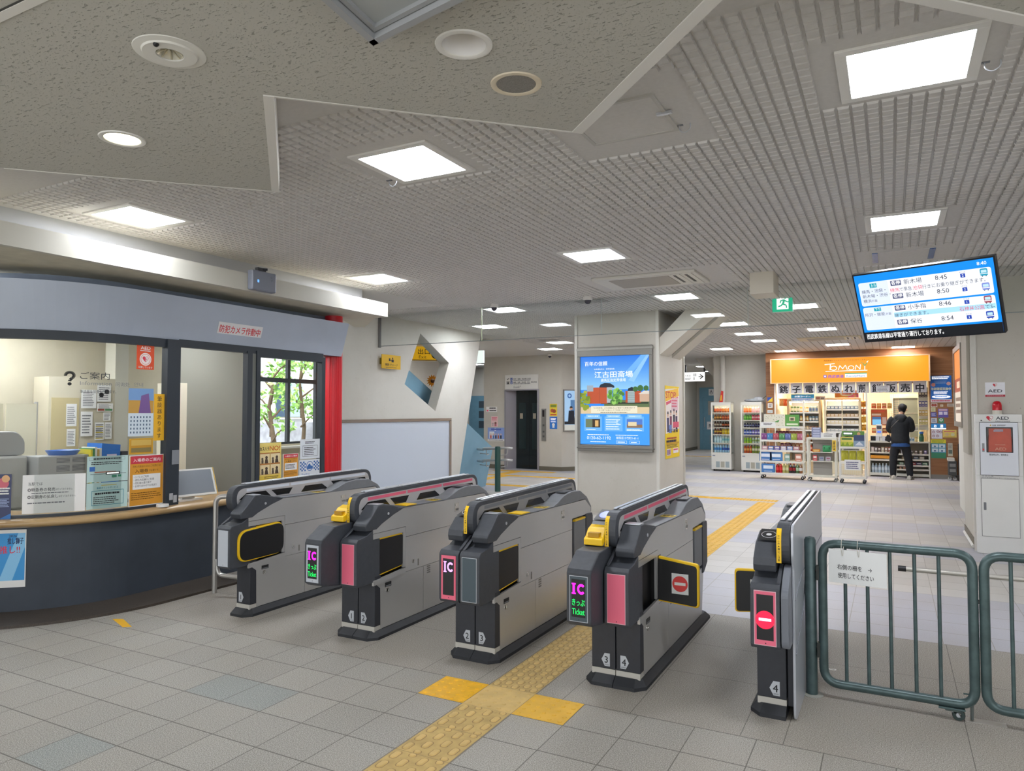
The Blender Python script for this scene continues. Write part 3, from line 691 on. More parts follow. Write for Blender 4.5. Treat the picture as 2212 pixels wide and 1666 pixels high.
# air conditioners
def ac(x, y, w, d, label, m):
    t = thing('air_conditioner', label, 'air conditioner', (x, y, H))
    mb = MB(); mb.box(x-w/2, x+w/2, y-d/2, y+d/2, H-.03, H, m); mb.build('casing', t, bev=.008); mb = MB(); mb.box(x-w/2+.18, x+w/2-.32, y-d/2+.1, y+d/2-.1, H-.034, H-.03, M('#a8a194', .6)); mb.build('intake_grille', t)
    for k in (0, 1):
        mb = MB(); xx = x + w/2 - .28 + .13*k; mb.box(xx, xx+.1, y-d/2+.05, y+d/2-.05, H-.037, H-.03, M('#d9d6cc', .5)); mb.box(xx+.02, xx+.05, y-d/2+.08, y+d/2-.2, H-.039, H-.037, M('#55514a', .6)); mb.build('louver', t)
ac(-.05, 4.42, 1.2, .75, 'white ceiling air conditioner above the lanes before the glass barrier', M('#d3d0c6', .5)); ac(1.3, 12.6, 1.2, .7, 'cream ceiling air conditioner in front of the orange shop sign', M('#cfc2a2', .5))
for x, y, lb in ((-4.05, 10.2, 'small grey ceiling grille left of the big pillar'), (-5.4, 9.6, 'small grey ceiling vent beyond the diamond wall'), (1.35, 9.25, 'square white ceiling vent behind the display screen'), (-1.25, 5.62, 'small dark ceiling vent just behind the right dome camera')):
    t = thing('ceiling_vent', lb, 'vent', (x, y, H)); mb = MB(); mb.box(x-.26, x+.26, y-.2, y+.2, H-.01, H, OFFW); mb.build('plate', t); mb = MB()
    for k in range(6): mb.box(x-.22, x+.22, y-.16+.055*k, y-.13+.055*k, H-.013, H-.01, M('#8f8a80', .6))
    mb.build('slats', t)
def dome(x, y, z, label):
    t = thing('dome_camera', label, 'camera', (x, y, z)); mb = MB(); mb.lathe([(.062, 0), (.062, -.045), (.05, -.052)], (x, y, z), WHITE, 20); mb.build('base', t, smooth=40)
    mb = MB(); mb.blob((x, y, z-.055), (.045, .045, .05), M('#3a3842', .12), 16, 8); mb.build('lens_dome', t, smooth=180)
dome(-2.6, 5.22, H-.005, 'white dome camera on the ceiling before the glass, left one'); dome(-1.16, 5.22, H-.005, 'white dome camera on the ceiling before the glass, right one'); dome(-5.6, 13.6, H-.01, 'small dome camera above the lift sign')
# glass smoke barrier
t = thing('smoke_barrier', 'frameless glass smoke barrier hanging from the ceiling across the hall', 'glass barrier', (0, 5.38, 2.64))
xs = [-4.78, -2.9, -1.03, .88, 2.8, 4.6]
for a, b in zip(xs[:-1], xs[1:]):
    mb = MB(); mb.quad((a+.003, 5.38, 2.645), (b-.003, 5.38, 2.645), (b-.003, 5.38, H), (a+.003, 5.38, H), BARRIER); mb.build('glass_pane', t)
mb = MB(); mb.box(-4.78, 4.6, 5.374, 5.386, 2.638, 2.646, M('#7d8582', .4)); mb.build('bottom_edge', t)
for x in xs[1:-1]: mb = MB(); mb.box(x-.004, x+.004, 5.375, 5.385, 2.646, H, M('#c9cfae' if x < -2 else '#aab3ae', .3)); mb.build('joint', t)
mb = MB(); mb.box(-4.8, -4.77, 5.36, 5.40, 2.62, 3.13, M('#6d6d6c', .5)); mb.build('wall_bracket', t)
mb = MB(); mb.box(1.05, 1.30, 4.5, 4.9, 2.9, H, M('#d3ccbc', .6)); tag(mb.build('ceiling_box', bev=.005), 'plain beige box hanging from the ceiling before the glass barrier', 'box')
t = thing('exit_sign', 'green running man exit sign hanging behind the glass barrier', 'sign', (1.13, 6.6, 2.96))
EG = M('#19a37a', .4, emit=1.0); EW = M('#e8f4ee', .4, emit=1.4)
def runner(p, u0, v0, s, m):
    a = p.h / p.w
    def U(x, y): return (u0 + x*s*a, v0 + y*s)
    p.disc(*U(.62, .86), .09*s, m, 14); p.poly([U(*q) for q in ((.45, .75), (.62, .74), (.56, .42), (.4, .4))], m)
    for q in (((.4, .46), (.52, .4), (.72, .3), (.7, .2), (.4, .32)), ((.7, .3), (.76, .2), (.78, .02), (.68, .02), (.66, .2)), ((.4, .46), (.3, .3), (.08, .22), (.1, .12), (.36, .2), (.5, .4)), ((.58, .7), (.82, .56), (.96, .6), (.96, .52), (.8, .46), (.56, .6)), ((.46, .75), (.24, .66), (.2, .46), (.28, .44), (.33, .6), (.5, .66))): p.poly([U(*r) for r in q], m)
p = Pan((1.0, 6.58, 2.96), (1, 0, 0), (0, 0, 1), .26, .26, EG, .06); p.rect(.22, .12, .8, .88, EW); runner(p, .24, .16, .64, EG); p.mb.build('lit_face', t)
mb = MB(); mb.box(1.0, 1.26, 6.585, 6.66, 2.955, 3.225 if False else H, M('#cfe0da', .4)); mb.build('housing', t)

# ================================================================ TICKET GATES
def gate(cx, left, right, lab, spine_col, num_l=None, num_r=None, flap_r='in', flap_l='in'):
    t = thing('ticket_gate', lab, 'ticket gate', (cx, 1.1, 0), 'row of automatic ticket gates')
    def half(s, kind, num, flap):
        X = lambda v: cx + s*v
        def yz(mb, prof, a, b, m): mb.yz(prof, X(a), X(b), m)
        def bx(mb, a, b, y0, y1, z0, z1, m): mb.box(min(X(a), X(b)), max(X(a), X(b)), y0, y1, z0, z1, m)
        # rubber foot
        mb = MB(); pr = [(.002, .045), (.150, .045), (.182, .0), (.002, 0)]
        pts_b = [(.002, .285), (.13, .285), (.185, .345), (.185, 1.98), (.15, 2.03), (.002, 2.03)]; pts_t = [(.002, .335), (.12, .335), (.155, .365), (.155, 1.95), (.13, 1.97), (.002, 1.97)]
        n = 6; vs = [(X(a), b, 0) for a, b in pts_b] + [(X(a), b, .02) for a, b in pts_b] + [(X(a), b, .055) for a, b in pts_t]
        fs = [(i + k*n, (i+1) % n + k*n, (i+1) % n + n + k*n, i + n + k*n) for k in (0, 1) for i in range(n)] + [tuple(range(2*n, 3*n))]
        mb.add(vs, fs, RUB); mb.build('foot_skirt', t)
        # inner body
        mb = MB(); bx(mb, .004, .10, .40, 1.92, .045, .86, DARK2); bx(mb, .10, .135, .42, 1.9, .045, .39, DARK2); bx(mb, .10, .135, .72, 1.6, .39, .86, DARK2); bx(mb, .10, .135, .36, 1.95, .72, .86, DARK2); mb.build('core', t)
        # steel side: lower pair of doors, middle, upper
        mb = MB()
        yz(mb, [(.412, .058), (.934, .058), (.934, .40), (.33, .40), (.405, .345)], .135, .150, STEEL); yz(mb, [(.938, .058), (1.86, .058), (1.93, .40), (.938, .40)], .135, .150, STEEL)
        yz(mb, [(.705, .403), (1.60, .403), (1.60, .66), (.705, .66)], .135, .150, STEEL)
        yz(mb, [(.322, .74), (.705, .74), (.705, .663), (1.60, .663), (1.60, .745), (2.0, .745), (2.0, .79), (1.88, .868), (.676, .882), (.56, .848), (.42, .80), (.322, .775)], .135, .150, STEEL)
        yz(mb, [(.322, .70), (.70, .70), (.70, .737), (.322, .737)], .137, .151, STEEL); yz(mb, [(.672, .44), (.702, .44), (.702, .70), (.672, .70)], .137, .151, STEEL); yz(mb, [(.325, .375), (.70, .40), (.70, .435), (.325, .41)], .140, .156, STEEL)
        mb.build('side_panel', t)
        mb = MB(); bx(mb, .1495, .152, .46, .53, .34, .37, BLACK); bx(mb, .1495, .153, .465, .525, .343, .35, GREY); mb.build('door_pull', t)
        for (y, z) in ((.485, .315), (.80, .465)):
            mb = MB(); mb.lathe([(.016, 0), (.016, s*.003), (.010, s*.003), (.009, 0)], (X(.150), y, z), M('#d6d3cc', .25, .9), 16, 'x'); mb.build('lock', t)
        mb = MB()
        for k in range(4): bx(mb, .1495, .1505, .985, 1.03, .335 + .016*k, .345 + .016*k, M('#7f7d79', .5, .5))
        bx(mb, .1495, .151, .86, .875, .42, .47, M('#77756f', .4)); mb.build('vents', t)
        mb = MB(); bx(mb, .1495, .153, 1.385, 1.445, .765, .835, M('#cfccc6', .25, .9)); bx(mb, .152, .1545, 1.40, 1.44, .775, .79, M('#6f6d69', .4)); mb.lathe([(.010, 0), (.010, s*.006)], (X(.151), 1.40, .82), M('#dddad4', .2, .9), 12, 'x'); mb.build('latch', t)
        # front column with number plate
        mb = MB(); yz(mb, [(.345, .085), (.4115, .085), (.4115, .44), (.345, .44)], .003, .1495, DARK2); mb.build('column', t, bev=.004)
        mb = MB(); bx(mb, .003, .148, .343, .43, .05, .085, M('#bdb9b0', .4)); mb.build('kick_strip', t)
        if num:
            w = .052; c = .055 if s > 0 else .062; cxx = X(c)
            p = Pan((cxx - w/2, .3445, .10), (1, 0, 0), (0, 0, 1), w, .075, DARK2, .0004); k = 1 if s > 0 else -1
            hexa = [(0, 0), (.62, 0), (1, .5), (.62, 1), (0, 1)] if s > 0 else [(1, 0), (1, 1), (.38, 1), (0, .5), (.38, 0)]
            p.mb = MB(); p.mb.prism([tuple(p.at(*q)) for q in hexa], (0, -.001, 0), M('#b9bdc2', .4)); p.k = 3
            p.t(num, .42 if s > 0 else .58, .26, .72, M('#101014'), 'c', bold=.02); p.t('omron', .36 if s > 0 else .64, .07, .2, M('#3a3a40'), 'c', w=.5); p.mb.build('number_plate', t)
        # reader head
        front = {'plain': .14, 'led': .14, 'ticket': -.035, 'none': .14}[kind[0]]
        mb = MB()
        if kind[0] == 'ticket':
            yz(mb, [(front, .445), (front, .712), (front+.012, .735), (.10, .812), (.25, .818), (.40, .82), (.40, .40), (.16, .40), (front+.03, .425)], .004, .1485, DARK)
        else:
            yz(mb, [(.145, .415), (.145, .70), (.165, .722), (.26, .735), (.34, .775), (.40, .775), (.40, .40), (.16, .395)], .004, .1485, DARK)
            yz(mb, [(.175, .725), (.20, .727), (.33, .80), (.31, .80)], .004, .025, DARK)
        hd = mb.build('reader_head', t, bev=.008, seg=3)
        z0, z1 = (.452, .70) if kind[0] == 'ticket' else (.415, .69)
        c0, c1 = (.022, .130) if s > 0 else (.130, .022)
        base, edge, led = kind[1], kind[2], kind[3]
        a, b = X(c0), X(c1); a, b = min(a, b), max(a, b)
        p = Pan((a, front - .0015 if kind[0] == 'ticket' else .1435, z0), (1, 0, 0), (0, 0, 1), b-a, z1-z0, edge, .004); p.k = 1; p.rect(.03, .013, .97, .987, base)
        p.disc(.52, .045, .011, BLACK, 10)
        if led:
            p.rect(.12, .10, .88, .93, M('#161416', .4)); LM = M('#ff14e0', .4, emit=2.6); LV = M('#e48cff', .4, emit=2.2); LGn = M('#10e860', .4, emit=1.6)
            if led == 'full':
                
                for q in ((.14, .60, .36, .63), (.14, .81, .36, .84)): p.rect(*q, LM)
                p.ring_ = None; ccx, ccz = .66, .72
                A = [math.radians(q) for q in range(42, 319, 12)]; asp = p.h / p.w
                for u, v in zip(A[:-1], A[1:]): p.k -= .2; p.poly([(ccx + r*asp*math.cos(w_)*.95, ccz + r*math.sin(w_)*1.15) for r, w_ in ((.10, u), (.10, v), (.055, v), (.055, u))], LM)
                p.rect(.19, .60, .31, .84, LM); p.t('きっぷ', .5, .36, .17, LGn, 'c', w=.68, bold=.01); p.t('Ticket', .5, .16, .19, LGn, 'c', w=.68, bold=.005)
            elif led == 'ic':
                p.rect(.17, .62, .37, .645, LV); p.rect(.17, .845, .37, .87, LV); p.rect(.22, .62, .32, .87, LV); ccx, ccz = .65, .745; A = [math.radians(q) for q in range(42, 319, 12)]; asp = p.h / p.w
                for u, v in zip(A[:-1], A[1:]): p.k -= .2; p.poly([(ccx + r*asp*math.cos(w_)*.95, ccz + r*math.sin(w_)*1.15) for r, w_ in ((.095, u), (.095, v), (.055, v), (.055, u))], LV)
            elif led == 'no':
                p.disc(.5, .47, .165, M('#ff1030', .4, emit=2.4), 32); p.rect(.22, .45, .78, .50, M('#ffc8f0', .4, emit=2.2))
        p.mb.build('screen', hd)
        # cover sloping up behind the head
        mb = MB()
        if kind[0] == 'ticket':
            yz(mb, [(.25, .818), (.25, .83), (.36, .945), (.50, .985), (.62, .96), (.70, .885), (.62, .82)], .034, .148, GREY)
            mb.build('top_cover', t, bev=.006)
            mb = MB(); yz(mb, [(.222, .822), (.222, .86), (.25, .872), (.29, .91), (.37, .935), (.38, .822)], .036, .150, YEL); tr = mb.build('ticket_tray', t, bev=.006)
            mb = MB(); bx(mb, .06, .128, .232, .275, .868, .893, M('#b8890c', .5)); mb.build('slot', tr)
            mb = MB(); A0 = Vector((X(.09), .43, .971)); e1 = Vector((1, 0, 0)); e2 = Vector((0, .14, .04)).normalized()
            n = e1.cross(e2) * .004
            mb.add([A0 + n + e1*q*.05 + e2*w_*.075 for q, w_ in ((-1, -1), (1, -1), (1, 1), (-1, 1))], [(0, 1, 2, 3)], BLACK); mb.add([A0 + n*1.3 + e1*.036*math.cos(q*.3142) + e2*.05*math.sin(q*.3142) for q in range(20)], [tuple(range(20))], M('#0a34ff', .3, emit=1.1)); mb.build('card_reader', t)
        elif s < 0:
            yz(mb, [(.25, .765), (.242, .80), (.25, .835), (.33, .905), (.47, .945), (.56, .94), (.70, .885), (.62, .82), (.42, .765)], .034, .148, DARK); mb.build('top_cover', t, bev=.008, seg=3)
            mb = MB(); A0 = Vector((X(.088), .40, .931)); e1 = Vector((1, 0, 0)); e2 = Vector((0, .14, .04)).normalized(); n = e1.cross(e2) * .004
            mb.add([A0 + n + e1*q*.048 + e2*w_*.07 for q, w_ in ((-1, -1), (1, -1), (1, 1), (-1, 1))], [(0, 1, 2, 3)], BLACK)
            for r0, r1 in ((.036, .039), (.0, .014)): mb.add([A0 + n*1.3 + e1*r*math.cos(q*.314) + e2*r*1.1*math.sin(q*.314) for r in (r0, r1) for q in range(20)], [(q, (q+1) % 20, 20+(q+1) % 20, 20+q) for q in range(20)], M('#d9d9d9', .4))
            mb.build('card_reader', t)
        else:
            yz(mb, [(.25, .765), (.24, .80), (.25, .815), (.30, .855), (.375, .93), (.395, .936), (.45, .936), (.60, .905), (.69, .887), (.66, .872), (.56, .845), (.42, .795), (.36, .765)], .036, .1515, DARK); mb.build('top_cover', t, bev=.006, seg=2)
            mb = MB(); bx(mb, .05, .14, .378, .45, .935, .938, SILV); mb.build('edge_strip', t)
            mb = MB(); mb.lathe([(.010, 0), (.010, s*.004), (.006, s*.005)], (X(.151), .49, .862), SILV, 12, 'x'); mb.build('lock', t)
        # top deck, rear hump, yellow pads
        mb = MB(); yz(mb, [(.60, .887), (.60, .892), (1.25, .884), (1.25, .878)], .034, .1515, GREY); mb.build('deck', t)
        mb = MB(); yz(mb, [(1.2, .872), (1.24, .884), (1.33, .905), (1.45, .945), (1.60, .962), (1.78, .952), (1.92, .89), (2.02, .80), (2.02, .75), (1.9, .86), (1.88, .872)], .034, .149, GREY); mb.build('rear_hump', t, bev=.006)
        mb = MB(); bx(mb, .055, .13, 1.5, 1.68, .958, .965, M('#55575c', .4)); mb.build('rear_recess', t)
        mb = MB()
        if s > 0 and flap == 'in' : mb.prism([(X(.05), .70, .8925), (X(.158), .70, .8925), (X(.158), .83, .891), (X(.05), .83, .891)], (0, 0, .006), YEL); mb.build('exit_pad', t)
        mb = MB(); mb.prism([(X(.05), 1.10, .887), (X(.14), 1.10, .887), (X(.14), 1.2, .886), (X(.05), 1.2, .886)], (0, 0, .002), M('#d9b93c', .5))
        for k in range(3): bx(mb, .06 + .026*k, .078 + .026*k, 1.13, 1.17, .888, .890, M('#6b5a20', .6))
        mb.build('deck_label', t)
        # rear head
        mb = MB(); yz(mb, [(1.88, .36), (1.92, .36), (2.035, .42), (2.035, .72), (2.02, .745), (1.92, .75), (1.88, .75)], .004, .158, DARK); mb.build('rear_head', t, bev=.006)
        mb = MB(); bx(mb, .09, .152, 1.64, 1.88, .425, .715, GREY); bx(mb, .10, .158, 1.65, 1.87, .715, .73, YEL); mb.build('rear_flap', t, bev=.004)
        # front flap
        if flap == 'in':
            mb = MB(); bx(mb, .100, .106, .33, .70, .41, .73, BLACK)
            mb.build('flap_recess', t)
            big = kind[0] == 'solo'
            mb = MB(); o = fil2([(.345, .43), (.672, .455), (.672, .70), (.345, .70)], .02, 3); yz(mb, o, .115, .1445, YEL); o2 = fil2([(.352, .44), (.674, .463), (.674, .688), (.352, .688)], .02, 3); fl = mb.build('flap', t)
            mb = MB(); yz(mb, o2, .112, .1475, BLACK); mb.build('pad', fl)
        elif flap == 'round':
            mb = MB(); bx(mb, .100, .106, .33, .70, .41, .73, BLACK); mb.build('flap_recess', t)
            o = fil2([(.215, .432), (.672, .445), (.672, .705), (.215, .675)], .085, 8); mb = MB(); yz(mb, o, .120, .166, YEL); fl = mb.build('flap', t, bev=.004)
            o = fil2([(.225, .442), (.675, .45), (.675, .692), (.225, .665)], .08, 8); mb = MB(); yz(mb, o, .117, .170, BLACK); mb.build('pad', fl, bev=.003)
        else:
            mb = MB(); bx(mb, .100, .106, .33, .70, .41, .73, BLACK); mb.build('flap_recess', t)
            yy = .735 if s > 0 else .79; o = fil2([(X(.11), .42), (X(.40 if s > 0 else .345), .40 if s > 0 else .395), (X(.40 if s > 0 else .345), .665 if s > 0 else .655), (X(.11), .70 if s > 0 else .665)], .022, 4)
            mb = MB(); mb.xz(o, yy - .012, yy + .018, YEL); fl = mb.build('flap', t, bev=.006)
            o = fil2([(X(.10), .43), (X(.388 if s > 0 else .335), .408 if s > 0 else .402), (X(.388 if s > 0 else .335), .652 if s > 0 else .643), (X(.10), .688 if s > 0 else .655)], .02, 4)
            mb = MB(); mb.xz(o, yy - .016, yy + .022, BLACK); mb.build('pad', fl, bev=.003)
            c = X(.285 if s > 0 else .20); p = Pan((c - .052, yy - .0165, .475 if s > 0 else .475), (1, 0, 0), (0, 0, 1), .104, .125, M('#dcdcd8', .5), .0006); p.disc(.5, .5, .385, M('#d8403c', .5), 36); p.rect(.17, .43, .83, .57, M('#e6e0da', .5)); p.mb.build('no_entry_plate', fl)
            mb = MB(); bx(mb, .105, .15, yy-.03, yy+.03, .42, .70, BLACK); mb.build('hinge', fl)
    if left: half(-1, left, num_l, flap_l)
    if right: half(1, right, num_r, flap_r)
    # arch-shaped guide rail along the spine
    a = -.034 if left or True else 0; b = .034
    arch = fil2([(.258, .80), (.258, 1.012), (1.962, 1.035), (1.962, .80)], .11, 8)
    mb = MB(); mb.yz(arch, cx + a, cx + b, DARK); gr = mb.build('guide_rail', t, bev=.004)
    inner = fil2([(.305, .83), (.305, .985), (1.925, 1.008), (1.925, .83)], .095, 8)
    for sx in (a - .002, b + .002):
        s = 1 if sx > 0 else -1
        mb = MB(); mb.yz(inner, cx + sx - .001*s, cx + sx, M('#c6c4c4' if spine_col != 'g' else '#9a9998', .35, .5)); fp = mb.build('face_plate', gr)
        e = .0012 * s; col = {'w': M('#d5d9e2', .4), 'p': PINKM, 'g': M('#6f7278', .45)}[spine_col]
        mb = MB(); 
        for y0, y1 in ((.40, .86), (.88, 1.36), (1.38, 1.86)):
            z = lambda y: .985 + (y-.30)*.0138
            mb.quad((cx+sx+e, y0, z(y0)-.028), (cx+sx+e, y1, z(y1)-.028), (cx+sx+e, y1, z(y1)-.006), (cx+sx+e, y0, z(y0)-.006), col)
        mb.build('colour_stripe', gr)
        for (q0, q1, q2, q3) in ((.325, .66, .60, .40), (.72, .86, .90, .66), (1.0, 1.34, 1.26, 1.05), (1.44, 1.62, 1.66, 1.38), (1.70, 1.90, 1.86, 1.72)):
            mb = MB(); z0, z1 = .898 + .006*(q0 > 1), .948 + .012*(q0 > 1)
            mb.quad((cx+sx+e, q0, z0), (cx+sx+e, q1, z0), (cx+sx+e, q2, z1), (cx+sx+e, q3, z1), M('#0b0b0d', .12)); mb.build('window', gr)
    for x in (-.018, .018):
        mb = MB()
        for k in range(10):
            y0 = .40 + .142*k; z = lambda y: 1.0145 + (y-.258)*.0135
            mb.prism([(cx+x-.011, y0, z(y0)), (cx+x-.011, y0+.134, z(y0+.134)), (cx+x+.011, y0+.134, z(y0+.134)), (cx+x+.011, y0, z(y0))], (0, 0, .008), M('#cdd0d8', .28, .6))
        mb.build('top_strip', gr, bev=.002)
    return t, gr
def sticker(cx, gr, off=-.02):
    mb = MB(); path = [(.257, .815), (.257, .90), (.2585, .93), (.264, .955), (.274, .975), (.286, .99)]
    for (y0, z0), (y1, z1) in zip(path[:-1], path[1:]):
        mb.quad((cx+off-.012, y0-.0018, z0), (cx+off+.012, y0-.0018, z0), (cx+off+.012, y1-.0018, z1), (cx+off-.012, y1-.0018, z1), YEL)
    mb.text('扉にご注意', (cx+off, .2545, .895), (1, 0, 0), (0, 0, 1), .0128, M('#15130c'), vert=True, bold=.02); mb.text('▲', (cx+off, .2545, .908), (1, 0, 0), (0, 0, 1), .010, M('#15130c'), vert=True)
    mb.text('かけこみ', (cx+off, .2535, .962), (1, 0, 0), (0, .08, 1), .0115, M('#15130c'), vert=True, bold=.02); mb.build('warning_sticker', gr)
W_ = M('#bfc4cc', .45); SL = SLATE; ED = M('#b9bec4', .4); PK = PINK
gate(-2.205, None, ('plain', W_, W_, None), 'ticket gate with silver blank panel beside the booth, lane one edge', 'w', None, '1', 'round')
_, g2 = gate(-.975, ('ticket', W_, W_, 'full'), ('plain', PK, M('#d8a0ac', .4), None), 'ticket gate numbered 1 and 2 with silver lit panel and pink panel', 'p', '1', '2', 'in')
_, g3 = gate(-.005, ('led', PK, PK, 'ic'), ('plain', SL, ED, None), 'ticket gate numbered 2 and 3 with pink lit panel and slate panel', 'g', '2', '3', 'in')
_, g4 = gate(.955, ('ticket', SL, ED, 'full'), ('plain', PK, M('#e2b6be', .4), None), 'ticket gate numbered 3 and 4 with its black flap swung out', 'p', '3', '4', 'out')
g5t, g5 = gate(1.90, ('led', PK, M('#e2b6be', .4), 'no'), None, 'single sided ticket gate numbered 4 showing a red no entry light', 'g', '4', None, None, 'out')
for c, g in ((-.975, g2), (-.005, g3), (.955, g4), (1.90, g5)): sticker(c, g)
mb = MB(); mb.yz(fil2([(.29, .0), (.29, .80), (.262, .84), (.262, 1.01), (1.96, 1.035), (1.96, .80), (1.99, .0)], .06, 5), 1.937, 1.95, M('#b9bdc4', .28, .35)); mb.build('outer_panel', g5t, bev=.003)
mb = MB(); mb.yz(fil2([(.145, .415), (.145, .69), (.28, .80), (.35, .80), (.40, .40), (.2, .395)], .03, 4), 1.9005, 1.9365, M('#6f737b', .4)); mb.yz([(.36, .05), (.36, .80), (1.95, .80), (1.95, .05)], 1.9005, 1.9365, DARK2); mb.build('side_cheek', g5t, bev=.004)
mb = MB()
for q in ([(1.9515, .30, .62), (1.9515, .62, .70), (1.9515, 1.97, .72)], [(1.9515, .31, .34), (1.9515, .70, .50), (1.9515, .80, .66), (1.9515, 1.0, .69)]): mb.tube(fillet(q, .05), .0025, M('#7f838a', .4), 5)
mb.build('seam', g5t)

# ================================================================ FENCE
t = thing('fence_post', 'dark green round fence post beside the last gate', 'post', (1.985, .735, 0)); mb = MB(); mb.lathe([(.031, .0), (.031, .868), (.024, .884), (0, .89)], (1.985, .735, 0), GREEN, 20); mb.build('post', t, smooth=40); mb = MB(); mb.lathe([(.06, 0), (.06, .004), (.035, .006)], (1.985, .735, 0), M('#9a9a92', .7), 16); mb.build('floor_collar', t)
def fence(x0, x1, label, bars, hinge=True, full=True):
    t = thing('fence_gate', label, 'fence', ((x0+x1)/2, .72, 0), 'green tube fence gates'); r = .024; y = .72
    mb = MB(); mb.tube(fillet([(x0, y, .085), (x1, y, .085), (x1, y, .86), (x0, y, .86)], .085, 7, True), r, GREEN, 14, True); mb.build('tube_frame', t, smooth=60)
    for x in bars: mb = MB(); mb.tube([(x, y, .085), (x, y, .86)], .0095, GREEN, 10); mb.build('bar', t, smooth=60)
    if hinge:
        for z in (.27, .70):
            mb = MB(); mb.tube([(2.008, .733, z), (x0 - .012, y, z)], .012, M('#3a3a38', .5), 8); mb.box(2.018, 2.034, .705, .735, z-.05, z+.03, M('#30332f', .5)); mb.build('hinge', t)
    return t
px_ = [(1827.6, 2.150), (1877.8, 2.262), (1928, 2.374), (1982, 2.494), (2035, 2.610)]
f1 = fence(2.05, 2.765, 'green tube fence gate carrying the white paper notice', [2.166, 2.277, 2.387, 2.503, 2.615])
mb = MB(); mb.box(2.60, 2.72, .69, .75, .055, .065, GREEN); mb.box(2.63, 2.70, .70, .74, .02+.025, .055, M('#4d5a56', .5)); cs = mb.build('caster_bracket', f1, bev=.003)
mb = MB(); mb.prism([(2.655, .735, .05), (2.68, .735, .05), (2.70, .735, .02), (2.685, .735, .015)], (0, -.03, 0), SILV); mb.build('fork', cs)
mb = MB(); mb.lathe([(.012, -.013), (.027, -.013), (.03, -.008), (.03, .008), (.027, .013), (.012, .013)], (2.69, .718, .03), M('#2b3a38', .5), 20, 'y'); mb.build('wheel', cs, smooth=40)
mb = MB(); mb.tube([(2.752, .745, .005), (2.752, .745, .12)], .008, M('#5c6360', .5), 8); mb.tube(fillet([(2.752, .745, .12), (2.752, .735, .135), (2.715, .72, .14)], .01), .004, GREEN, 6); mb.build('drop_bolt', f1)
f2 = fence(2.815, 3.55, 'second green tube fence gate at the right edge', [2.93, 3.05, 3.17, 3.29, 3.41], False)
mb = MB(); mb.tube([(2.765, .72, .62), (2.815, .72, .62)], .010, M('#2a2d2b'), 6); tag(mb.build('latch_pin'), 'small dark pin joining the two green fence gates', 'pin')
t = thing('paper_notice', 'white paper notice in Japanese tied to the green fence', 'notice', (2.2, .69, .64))
p = Pan((2.085, .692, .652), (1, 0, -.028), (0, 0, 1), .287, .184, M('#dfe0de', .35), .001); p.t('右側の柵を　→', .15, .42, .17, TXT, w=.60, bold=.012); p.t('使用してください', .16, .17, .17, TXT, w=.62, bold=.012); p.mb.build('sheet', t)
for x in (2.155, 2.235):
    mb = MB(); mb.tube(fillet([(x, .691, .80), (x-.006, .688, .84), (x-.004, .70, .887), (x+.004, .73, .887), (x+.006, .69, .84), (x+.003, .691, .80)], .01), .0018, M('#c9c6bc'), 5); mb.build('string', t)
t = thing('guard_rail', 'horizontal steel rail with dark end cap behind the green fence', 'rail', (3.0, 1.5, .6)); mb = MB(); mb.tube([(2.47, 1.53, .6), (4.5, 1.53, .6)], .016, M('#c3bfb6', .35, .5), 10); mb.build('bar', t, smooth=60); mb = MB(); mb.tube([(2.43, 1.53, .6), (2.475, 1.53, .6)], .018, BLACK, 10); mb.build('end_cap', t); mb = MB(); mb.tube([(4.4, 1.53, 0), (4.4, 1.53, .62)], .02, STEELD, 10); mb.build('post', t)
p = Pan((2.03, 1.2, .0005), (1, 0, 0), (0, 1, 0), .05, .028, M('#d9d7d0', .5), .0004); p.rect(.25, .4, .8, .6, M('#2a2a2a')); poster('floor_label', p, 'tiny white label stuck to the floor behind the fence', 'label')
mb = MB(); mb.box(2.72, 2.90, .72, .78, .0002, .002, M('#c2c0ba', .3, .6)); tag(mb.build('floor_plate'), 'thin metal floor plate under the fence drop bolt', 'floor plate')
mb = MB(); mb.prism([(-2.93, -.205, .0003), (-2.66, -.30, .0003), (-2.61, -.262, .0003), (-2.86, -.165, .0003)], (0, 0, .0008), M('#e3ad1c', .6)); tag(mb.build('floor_tape'), 'short yellow tape strip on the floor before the booth', 'tape')
# stainless loop rail beside gate 1
t = thing('loop_rail', 'bent stainless pipe rail between the booth and the first gate', 'rail', (-2.7, .71, 0)); mb = MB(); mb.tube(fillet([(-2.90, .712, 0), (-2.90, .712, .845), (-2.62, .86, .86), (-2.262, 1.24, .86)], .07, 6), .022, STEELD, 12); mb.build('post_tube', t, smooth=60)
mb = MB(); mb.tube(fillet([(-2.885, .715, .30), (-2.87, .72, .16), (-2.70, .76, .15), (-2.262, .85, .15)], .06, 6), .019, STEELD, 12); mb.build('lower_tube', t, smooth=60)
# ================================================================ SIGNS AND FITTINGS IN THE HALL
RX, RY, RZ = Vector((1, 0, 0)), Vector((0, 1, 0)), Vector((0, 0, 1))
